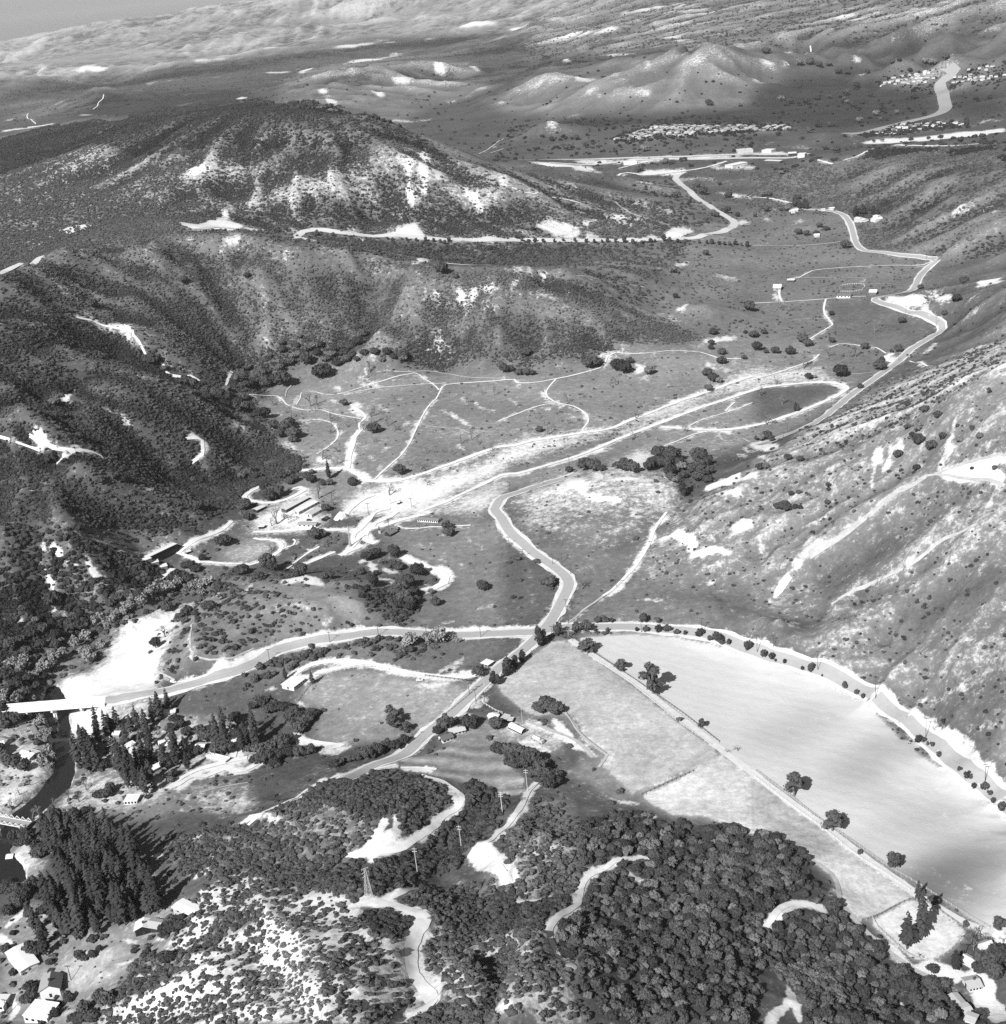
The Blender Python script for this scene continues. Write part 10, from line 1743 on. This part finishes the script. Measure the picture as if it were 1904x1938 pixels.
# ------------------------------------------------------------------ buildings
BCAT={'barn':'barn','ranch_shed':'shed','quonset_shed':'shed','cottage':'house','cottage_wing':'house','schoolhouse':'schoolhouse','tool_shed':'shed','stable_row':'stable','stepped_shed':'shed','trailer_home':'trailer','boat_shed':'shed','valley_shed':'shed','valley_barn':'barn','far_barn':'barn','far_store':'store','farm_shed':'shed'}
for name,label,ax,ay,bx,by,wd,eave,rise,rg,wg,o in BUILD:
    cx,cy=(ax+bx)/2,(ay+by)/2; L=max(math.hypot(bx-ax,by-ay),wd*.7); ang=math.atan2(by-ay,bx-ax) if (ax,ay)!=(bx,by) else 0.
    u=(math.cos(ang),math.sin(ang)); hl,hw=L/2,wd/2
    cor=[gh(cx+sx*hl*u[0]-sy*hw*u[1],cy+sx*hl*u[1]+sy*hw*u[0]) for sx in(-1,1) for sy in(-1,1)]; z0=float(np.mean(cor)); dn=z0-min(cor)+.4
    root=empty(name,(cx,cy,z0),ang); tag(root,label,BCAT.get(name,'house')); rm,wm=paint(rg),paint(wg); dk=paint(30)
    if o.get('oct'):
        R=hw; w_=[(R*.93*math.cos(i*math.pi/4),R*.93*math.sin(i*math.pi/4)) for i in range(8)]; mb=MB(); mb.raw([(a,c_,-dn) for a,c_ in w_]+[(a,c_,eave) for a,c_ in w_],[[i,(i+1)%8,8+(i+1)%8,8+i] for i in range(8)]).add('wall',wm,root)
        w_=[(R*1.05*math.cos(i*math.pi/4),R*1.05*math.sin(i*math.pi/4)) for i in range(8)]; co=[(a,c_,eave-.1) for a,c_ in w_]+[(0,0,eave+rise)]; v=np.array(co); add('roof',mesh_from('roof',v,[[i,(i+1)%8,8] for i in range(8)],rm),root)
    elif o.get('arch'):
        k=10; t_=np.linspace(0,math.pi,k+1); pr=[(hw*math.cos(a),eave+rise*math.sin(a)) for a in t_]; co=[(-hl,p[0],p[1]) for p in pr]+[(hl,p[0],p[1]) for p in pr]; n=k+1
        MB().raw(co,[[i,i+1,n+i+1,n+i] for i in range(k)]).add('roof',rm,root)
        mb=MB(); mb.box((0,hw-.1,(eave-dn)/2),(hl,.1,(eave+dn)/2)); mb.box((0,-hw+.1,(eave-dn)/2),(hl,.1,(eave+dn)/2))
        for sx in(-1,1):
            e=[(sx*(hl-.3),p[0]*.98,p[1]*.98) for p in pr]; mb.raw(e+[(sx*(hl-.3),0,-dn)],[[i,i+1,n,n] for i in range(k)])
        mb.add('wall',wm,root); MB().box((-hl+.2,0,1.3),(.15,1.4,1.3)).add('door',dk,root)
    else:
        hip=o.get('hip',0); ridge=rise if not hip else 0; mb=MB()
        co=[(-hl,-hw,-dn),(hl,-hw,-dn),(hl,hw,-dn),(-hl,hw,-dn),(-hl,-hw,eave),(hl,-hw,eave),(hl,hw,eave),(-hl,hw,eave),(-hl,0,eave+ridge),(hl,0,eave+ridge)]
        v=np.array(co); f_=np.array([[0,1,5],[0,5,4],[2,3,7],[2,7,6],[1,2,6],[1,6,5],[5,6,9],[3,0,4],[3,4,7],[7,4,8]]); mb.p.append((v,f_)); mb.add('wall',wm,root)
        ov=.55; th=.22
        if hip:
            h2=hl-min(hw,hl*.8); co=[(-hl-ov,-hw-ov,eave),(hl+ov,-hw-ov,eave),(hl+ov,hw+ov,eave),(-hl-ov,hw+ov,eave),(-h2,0,eave+rise),(h2,0,eave+rise)]
            f_=[[0,1,5,4],[2,3,4,5],[1,2,5,5],[3,0,4,4]]; MB().raw(co,f_).add('roof',rm,root)
        elif rise<.35:
            MB().box((0,0,eave+th/2+.02),(hl+ov*.6,hw+ov*.6,th/2)).add('roof',rm,root); MB().box((0,hw+ov*.45,eave+th+.12),(hl+ov*.55,.12,.12)).box((0,-hw-ov*.45,eave+th+.12),(hl+ov*.55,.12,.12)).add('parapet',rm,root)
        else:
            e=eave-rise*ov/hw; 
            for sy in(-1,1):
                co=[(-hl-ov,0,eave+rise+.05),(hl+ov,0,eave+rise+.05),(hl+ov,sy*(hw+ov),e+.05),(-hl-ov,sy*(hw+ov),e+.05)]; co+=[(a,c_,d_+th) for a,c_,d_ in co]
                MB().raw(co,[[0,1,2,3],[4,7,6,5],[0,4,5,1],[1,5,6,2],[2,6,7,3],[3,7,4,0]]).add('roof_slope',rm if not(o.get('slope2') and sy>0) else paint(o['slope2']),root)
        nw=int(o.get('win',0))
        if nw:
            side=-1 if (-u[1]*-1*(cx)+u[0]*-1*(cy))<0 else 1     # long wall that looks towards the aircraft
            vx,vy=-u[1],u[0]; side=-1 if (vx*cx+vy*cy)>0 else 1
            sz=min(.75,L/nw*.27)
            wmesh=MB().box((0,0,0),(sz,.06,.6)).mesh('window',dk)
            for i in range(nw):
                xx=-hl+L*(i+.5)/nw; add('window',wmesh,root,(xx,side*(hw+.03),min(1.75,eave-.9)))
            gx=-1 if (u[0]*cx+u[1]*cy)>0 else 1
            MB().box((gx*(hl+.03),0,1.05),(.05,.6,1.05)).add('door',paint(60),root)
            if rise>1.1:
                MB().box((hl*.3,0,eave+rise+.5),(.4,.4,.9)).add('chimney',paint(90),root)
# far tracts: one small mesh per house
def far_house(seed,roof,wall):
    r=np.random.default_rng(seed); hl,hw=5.5+2*r.random(),4.2; e,ri_=2.8,1.5; mb=MB().box((0,0,e/2-.5),(hl,hw,e/2+.5)); v1,f1=join(*mb.p)
    co=[(-hl-.5,-hw-.6,e),(hl+.5,-hw-.6,e),(hl+.5,hw+.6,e),(-hl-.5,hw+.6,e),(-hl*.7,0,e+ri_),(hl*.7,0,e+ri_)]; v2,f2=join((np.array(co),np.array([[0,1,5,4],[2,3,4,5]])),(np.array(co),np.array([[1,2,5],[3,0,4]])))
    me=bpy.data.meshes.new('tract_house'); me.from_pydata(np.concatenate([v1,v2]).tolist(),[],np.concatenate([f1,f2+len(v1)]).tolist()); me.materials.append(paint(wall)); me.materials.append(paint(roof)); mi=np.zeros(len(f1)+len(f2),np.int32); mi[len(f1):]=1; me.polygons.foreach_set('material_index',mi); return me
TH=[far_house(i,g,wg) for i,(g,wg) in enumerate([(190,215),(160,205),(130,215),(215,225),(100,190),(175,205)])]; THD=[far_house(20+i,g,wg) for i,(g,wg) in enumerate([(90,220),(70,200),(200,230),(120,230),(60,190)])]
th=[]
for gname,flat,step in TRACT:
    x,y=fill(flat,step*1.25,.4); dk='dark roofed' in gname
    for a,b_ in zip(x,y):
        if rng.random()<.9: th.append((a,b_,gname,dk))
th.sort(key=lambda p:math.hypot(p[0],p[1])); TL={'hillside':'low pale house in the hillside tract above the freeway','gridded':'low pale house in the gridded tract on the far plain','dark':'low house in the dark roofed tract beside the far highway'}
for a,b_,gname,dk in th[:300]:
    lab=TL['hillside' if 'hillside' in gname else 'gridded' if 'gridded' in gname else 'dark']; ms=THD if dk else TH
    o=add('tract_house',ms[rng.integers(len(ms))],None,(a,b_,gh(a,b_)+.3)); o.rotation_euler=(0,0,(.35 if 'hillside' in gname else -.5)+(rng.integers(2))*math.pi/2+rng.normal()*.08); tag(o,lab,'house',gname)
if len(th)>300:
    q=np.array([(p[0],p[1]) for p in th[300:]]); instancer('distant_houses',np.c_[q,G.h(q[:,0],q[:,1])+.3],np.ones(len(q)),-.5+rng.integers(0,2,len(q))*math.pi/2,np.zeros(len(q)),rng.integers(0,6,len(q)),TH)
# ------------------------------------------------------------------ bridge, truss, court, pylon and small works
M_CONC=plain('bridge_concrete',.55,.12,.6,.8)
p0,p1=np.array(BRIDGE[:2]),np.array(BRIDGE[2:]); mid=(p0+p1)/2; L=float(np.hypot(*(p1-p0))); ang=math.atan2(p1[1]-p0[1],p1[0]-p0[0]); ZD=-4.4
br=empty('road_bridge',(mid[0],mid[1],ZD),ang); tag(br,'long pale concrete road bridge crossing the dark river','bridge')
hw=5.2
MB().box((0,0,-.6),(L/2,hw,.6)).add('deck',M_CONC,br); MB().box((0,0,.012),(L/2,hw-1.1,.012)).add('roadway',plain('bridge_roadway',.47,.1,.5),br)
for sy in(-1,1):
    MB().box((0,sy*(hw-.25),.55),(L/2,.18,.12)).box((0,sy*(hw-.25),.95),(L/2,.15,.1)).add('rail',M_CONC,br)
    ps=MB()
    for i in range(int(L/2.4)): ps.box((-L/2+1.2+i*2.4,sy*(hw-.25),.5),(.14,.14,.5))
    ps.add('rail_posts',M_CONC,br)['kind']='stuff'
    MB().box((0,sy*(hw-1.7),-1.7),(L/2,.35,.5)).add('girder',M_CONC,br)
for i in range(0,len(PIERS),2):
    x,y=PIERS[i],PIERS[i+1]; s_=(x-mid[0])*math.cos(ang)+(y-mid[1])*math.sin(ang); zb=gh(mid[0]+s_*math.cos(ang),mid[1]+s_*math.sin(ang))-1-ZD
    pr=MB().box((s_,0,-2.6),(.7,hw-.5,.5)); pr.raw([(s_+a,b_,c_) for a,b_,c_ in((-.7,-hw+.6,-3.0),(.7,-hw+.6,-3.0),(.7,hw-.6,-3.0),(-.7,hw-.6,-3.0),(-.6,-2.2,-5.2),(.6,-2.2,-5.2),(.6,2.2,-5.2),(-.6,2.2,-5.2))],[[0,1,2,3],[4,7,6,5],[0,4,5,1],[1,5,6,2],[2,6,7,3],[3,7,4,0]])
    pr.box((s_,1.5,(zb-5)/2),(.55,.7,(-5-zb)/2+.2)).box((s_,-1.5,(zb-5)/2),(.55,.7,(-5-zb)/2+.2)); pr.add('pier',M_CONC,br)
for sx in(-1,1): MB().box((sx*(L/2-.6),0,-3.2),(.6,hw+.3,2.6)).add('abutment',M_CONC,br)
p0,p1=np.array(TRUSS[:2]),np.array(TRUSS[2:]); mid=(p0+p1)/2; L=float(np.hypot(*(p1-p0))); ang=math.atan2(p1[1]-p0[1],p1[0]-p0[0]); tb=empty('truss_bridge',(mid[0],mid[1],-11.2),ang); tag(tb,'white pony truss bridge over the river at the left frame edge','bridge')
M_TRUSS=paint(240); MB().box((0,0,-.2),(L/2,3.1,.2)).add('deck',paint(170),tb)
for sy in(-1,1):
    mb=MB(); k=6
    for i in range(k):
        xa=-L/2+L*i/k; xb=xa+L/k; xm=(xa+xb)/2
        mb.tube((xa,sy*3.2,.1),(xm,sy*3.2,2.6),.24,.24,4).tube((xm,sy*3.2,2.6),(xb,sy*3.2,.1),.24,.24,4).tube((xm,sy*3.2,2.6),(xm,sy*3.2,.1),.12,.12,4)
    mb.tube((-L/2,sy*3.2,.1),(L/2,sy*3.2,.1),.22,.22,4); mb.add('truss',M_TRUSS,tb)
for sx in(-.32,.32): MB().box((sx*L,0,-4),(.5,2.6,3.8)).add('pier',M_CONC,tb)
c0=np.array(COURT[:2]); e1=np.array(COURT[2:4])-np.array(COURT[4:6]); ang=math.atan2(e1[1],e1[0])+math.pi/2; zc=gh(*c0)
tc=empty('tennis_court',(c0[0],c0[1],zc+.35),ang,.68); tag(tc,'fenced grey tennis court with white lines beside the river','tennis court')
MB().box((0,0,-.4),(18.5,10.5,.4)).add('court_slab',plain('court_surface',.16,.08,.4),tc)
ln=MB()
for yy in(-5.5,-4.1,4.1,5.5): ln.box((0,yy,.012),(11.9,.16,.012))
for xx in(-11.9,11.9): ln.box((xx,0,.016),(.16,5.5,.012))
for xx in(-6.4,6.4): ln.box((xx,0,.02),(.16,4.1,.012))
ln.box((0,0,.024),(6.4,.16,.012)); ln.add('court_lines',paint(240),tc); MB().box((0,0,.5),(.06,6,.45)).tube((0,-6,0),(0,-6,1.1),.1,.1,5).tube((0,6,0),(0,6,1.1),.1,.1,5).add('net',paint(225),tc)
fp=MB()
for i in range(13):
    for yy in(-10.4,10.4): fp.tube((-18.4+i*36.8/12,yy,0),(-18.4+i*36.8/12,yy,3),.06,.06,4)
for i in range(1,7):
    for xx in(-18.4,18.4): fp.tube((xx,-10.4+i*20.8/7,0),(xx,-10.4+i*20.8/7,3),.06,.06,4)
for yy in(-10.4,10.4): fp.tube((-18.4,yy,3),(18.4,yy,3),.05,.05,4)
for xx in(-18.4,18.4): fp.tube((xx,-10.4,3),(xx,10.4,3),.05,.05,4)
fp.add('court_fence',paint(220),tc)
# lattice pylon
x,y=PYLON; py_=empty('lattice_pylon',(x,y,gh(x,y)),.5); tag(py_,'pale steel lattice pylon standing on the bare hill pad','pylon'); M_ST=paint(200); Hh=16.
wl=lambda z:1.2*(1-z/Hh)**1.1+.3
for sx,sy in((-1,-1),(1,-1),(1,1),(-1,1)):
    mb=MB(); zz=np.linspace(-.5,Hh,9)
    for a,b_ in zip(zz[:-1],zz[1:]): mb.tube((sx*wl(max(a,0)),sy*wl(max(a,0)),a),(sx*wl(b_ if b_<Hh else Hh-.01),sy*wl(b_ if b_<Hh else Hh-.01),b_),.09,.09,4)
    mb.add('leg',M_ST,py_)
mb=MB(); zz=np.linspace(.2,Hh-.2,8)
for a,b_ in zip(zz[:-1],zz[1:]):
    ra,rb=wl(a),wl(b_); ca=[(-ra,-ra),(ra,-ra),(ra,ra),(-ra,ra)]; cb=[(-rb,-rb),(rb,-rb),(rb,rb),(-rb,rb)]
    for i in range(4):
        j=(i+1)%4; mb.tube((*ca[i],a),(*cb[j],b_),.05,.05,3).tube((*ca[j],a),(*cb[i],b_),.05,.05,3).tube((*ca[i],a),(*ca[j],a),.05,.05,3)
mb.add('lattice_bracing',M_ST,py_)
for z_ in(11.5,13.7,15.8): MB().box((0,0,z_),(1.7,.12,.1)).tube((-1.6,0,z_-.7),(-1.6,0,z_),.08,.08,5).tube((1.6,0,z_-.7),(1.6,0,z_),.08,.08,5).add('crossarm',M_ST,py_)
x,y=STACK[:2]; o=empty('steel_mast',(x,y,gh(x,y))); tag(o,'tall thick grey mast with spreading foot beside the ranch road','mast'); MB().tube((0,0,-.5),(0,0,19),.75,.3,8).add('shaft',paint(175),o); MB().tube((0,0,-.5),(0,0,3.2),1.7,.8,8).add('foot',paint(150),o); MB().box((0,0,18),(1.6,.15,.12)).add('crossarm',paint(120),o)
x,y=STACK[2:]; o=empty('brick_chimney',(x,y,gh(x,y))); tag(o,'free standing tapered chimney left of the dark gabled cottage','chimney'); MB().box((0,0,1.2),(.9,.7,1.5)).add('hearth',paint(200),o); MB().box((0,0,4.2),(.45,.45,2.2)).add('shaft',paint(80),o)
x,y=PILE; r=np.random.default_rng(5); v,f_=lump(2,(7,6,6),3,.2,.05); v[:,2]=np.maximum(v[:,2],0)*np.clip(1.25-np.hypot(v[:,0],v[:,1])/8,0,1)-.3; tag(add('gravel_pile',mesh_from('gravel_pile',v,f_,MR['dirt']),None,(x,y,gh(x,y))),'bright white gravel pile right of the ranch barns','gravel pile')
# poles
ZP={('wood',0):'along the left half of the highway and main road',('wood',1):'round the crossroads and the paved bend'}
pol=[]
def pole_desc(x,y,kind):
    d=math.hypot(x,y)
    if kind=='tall': return 'rising from the scrub gully'
    if kind=='white': return 'by the main road farm'
    if d<560: return 'on the bottom left village slope' if x<0 else 'by the farm at the lower right'
    if x>150 and d<800: return 'on the curve between pale field and right hills'
    if d>1000: return 'in the upper valley beside the paved road' if x>60 else 'on the ranch flat'
    return 'near the crossroads on the right side' if x>20 else 'on the roads left of the crossroads'
grp=OrderedDict()
for kind,x,y,h in POLES: grp.setdefault((kind,pole_desc(x,y,kind)),[]).append((x,y,h))
for (kind,desc),l in grp.items():
    l.sort(key=lambda p:px(p[0],p[1],0)[0])
    for i,(x,y,h) in enumerate(l):
        nm,base=('flagpole','slender white pole') if kind=='white' else ('tall_utility_pole','tall pale pole') if kind=='tall' else ('utility_pole','dark wooden pole')
        o=empty(nm,(x,y,gh(x,y)),-.4+.3*rng.random()); tag(o,('%s %s from the left %s'%(ORD[i],base,desc)) if 1<len(l)<=20 else '%s %s'%(base,desc),'pole','%ss %s'%(base,desc) if len(l)>1 else None)
        pm_=paint(215) if kind!='wood' else plain('pole_wood',.05,.2,2) if 'pole_wood' not in bpy.data.materials else bpy.data.materials['pole_wood']
        rd=.19 if kind!='white' else .13
        MB().tube((0,0,-.6),(0,0,h),rd,rd*.72,6).add('shaft',pm_,o)
        if kind!='white':
            MB().box((0,0,h-.7),(1.2,.1,.1)).add('crossarm',pm_,o)
            if kind=='tall': MB().box((0,0,h-2.2),(1.2,.1,.1)).add('crossarm',pm_,o)
            ins=MB()
            for sx in(-1.4,-.7,.7,1.4): ins.box((sx,0,h-.4),(.12,.12,.18))
            ins.add('insulators',paint(60),o)
# fences
for label,flat,h,g in FENCES:
    p=np.array(flat).reshape(-1,2); o=empty('fence',(p[0,0],p[0,1],gh(*p[0]))); o.location=(0,0,0); tag(o,label,'fence'); pm_=paint(g); posts=MB(); rails=[MB(),MB()]
    q=smooth_line(flat,2.6); step=max(1,1); seg=[]
    s_=np.concatenate([[0],np.cumsum(np.hypot(*np.diff(q,axis=0).T))]); ns=np.arange(0,s_[-1],3.0); qx=np.interp(ns,s_,q[:,0]); qy=np.interp(ns,s_,q[:,1]); qz=G.h(qx,qy)
    for a,b_,c_ in zip(qx,qy,qz): posts.box((a,b_,c_+h/2-.2),(.13,.13,h/2+.2))
    for i in range(len(qx)-1):
        for k,f_ in enumerate((.5,.92)): rails[k].tube((qx[i],qy[i],qz[i]+h*f_),(qx[i+1],qy[i+1],qz[i+1]+h*f_),.09,.09,4)
    po=posts.add('posts',pm_,o); po['kind']='stuff'
    for m_ in rails: m_.add('rail',pm_,o)
# vehicles
for name,label,ax,ay,bx,by,g in CARS:
    cx,cy=(ax+bx)/2,(ay+by)/2; ang=math.atan2(by-ay,bx-ax); big='tank' in name; L=4.6 if not big else 8.0; wd=.9 if not big else 1.25
    o=empty(name,(cx,cy,gh(cx,cy)+.15),ang); tag(o,label,'truck' if 'truck' in name else 'van' if 'van' in name else 'car'); pm_=paint(g); l=L/2
    if big:
        t_=np.linspace(0,2*math.pi,11)[:-1]; co=[(-l,1.2*math.cos(a),1.9+1.1*math.sin(a)) for a in t_]+[(l*.45,1.2*math.cos(a),1.9+1.1*math.sin(a)) for a in t_]; MB().raw(co,[[i,(i+1)%10,10+(i+1)%10,10+i] for i in range(10)]+[[0,1,2,3],[0,3,4,5],[0,5,6,7],[0,7,8,9]]).add('tank',pm_,o); MB().box((l*.72,0,1.35),(l*.24,1.15,.95)).add('cab',paint(200),o)
    else:
        pr=[(-l,.35),(-l,.95),(-l*.9,1.0),(l*.45,1.0),(l,.85),(l,.35)]; n=len(pr); co=[(a,-wd,c_) for a,c_ in pr]+[(a,wd,c_) for a,c_ in pr]; fa=[[i,(i+1)%n,n+(i+1)%n,n+i] for i in range(n)]+[[0,1,2,5],[2,3,4,5],[n,n+5,n+2,n+1],[n+2,n+5,n+4,n+3]]; MB().raw(co,fa).add('body',pm_,o)
        x0,x1=(-l*.98,l*.5) if 'van' in name else (-l*.1,l*.45) if 'pickup' in name else (-l*.75,l*.4); tp=1.95 if 'van' in name else 1.5
        co=[(x0,-wd*.95,1.0),(x1,-wd*.95,1.0),(x1,wd*.95,1.0),(x0,wd*.95,1.0),(x0+.3,-wd*.8,tp),(x1-.5,-wd*.8,tp),(x1-.5,wd*.8,tp),(x0+.3,wd*.8,tp)]; MB().raw(co,[[4,5,6,7],[0,1,5,4],[1,2,6,5],[2,3,7,6],[3,0,4,7]]).add('cabin',pm_ if 'van' in name else paint(max(40,g-70)),o)
    for sx in(-.62,.62):
        for sy in(-1,1): MB().tube((sx*l,sy*wd*.98-.12,.35),(sx*l,sy*wd*.98+.12,.35),.36,.36,8).add('wheel',paint(30),o)
# ------------------------------------------------------------------ haze
hm=bpy.data.materials.new('haze_air'); hm.use_nodes=True; t=hm.node_tree
for n in list(t.nodes):
    if n.type!='OUTPUT_MATERIAL': t.nodes.remove(n)
pv=t.nodes.new('ShaderNodeVolumePrincipled'); pv.inputs['Color'].default_value=(.93,.93,.93,1); pv.inputs['Density'].default_value=HAZE_DENSITY; pv.inputs['Anisotropy'].default_value=.2
t.links.new(pv.outputs[0],[n for n in t.nodes if n.type=='OUTPUT_MATERIAL'][0].inputs['Volume'])
zt=float(max(Z.max(),420))+12; x0,x1=float(X.min())-60,float(X.max())+60; y0,y1=-60.,float(Y.max())+60; zb=float(Z.min())-1
hz=MB().box(((x0+x1)/2,(y0+y1)/2,(zt+zb)/2),((x1-x0)/2,(y1-y0)/2,(zt-zb)/2)).add('haze',hm); tag(hz,kind='stuff')
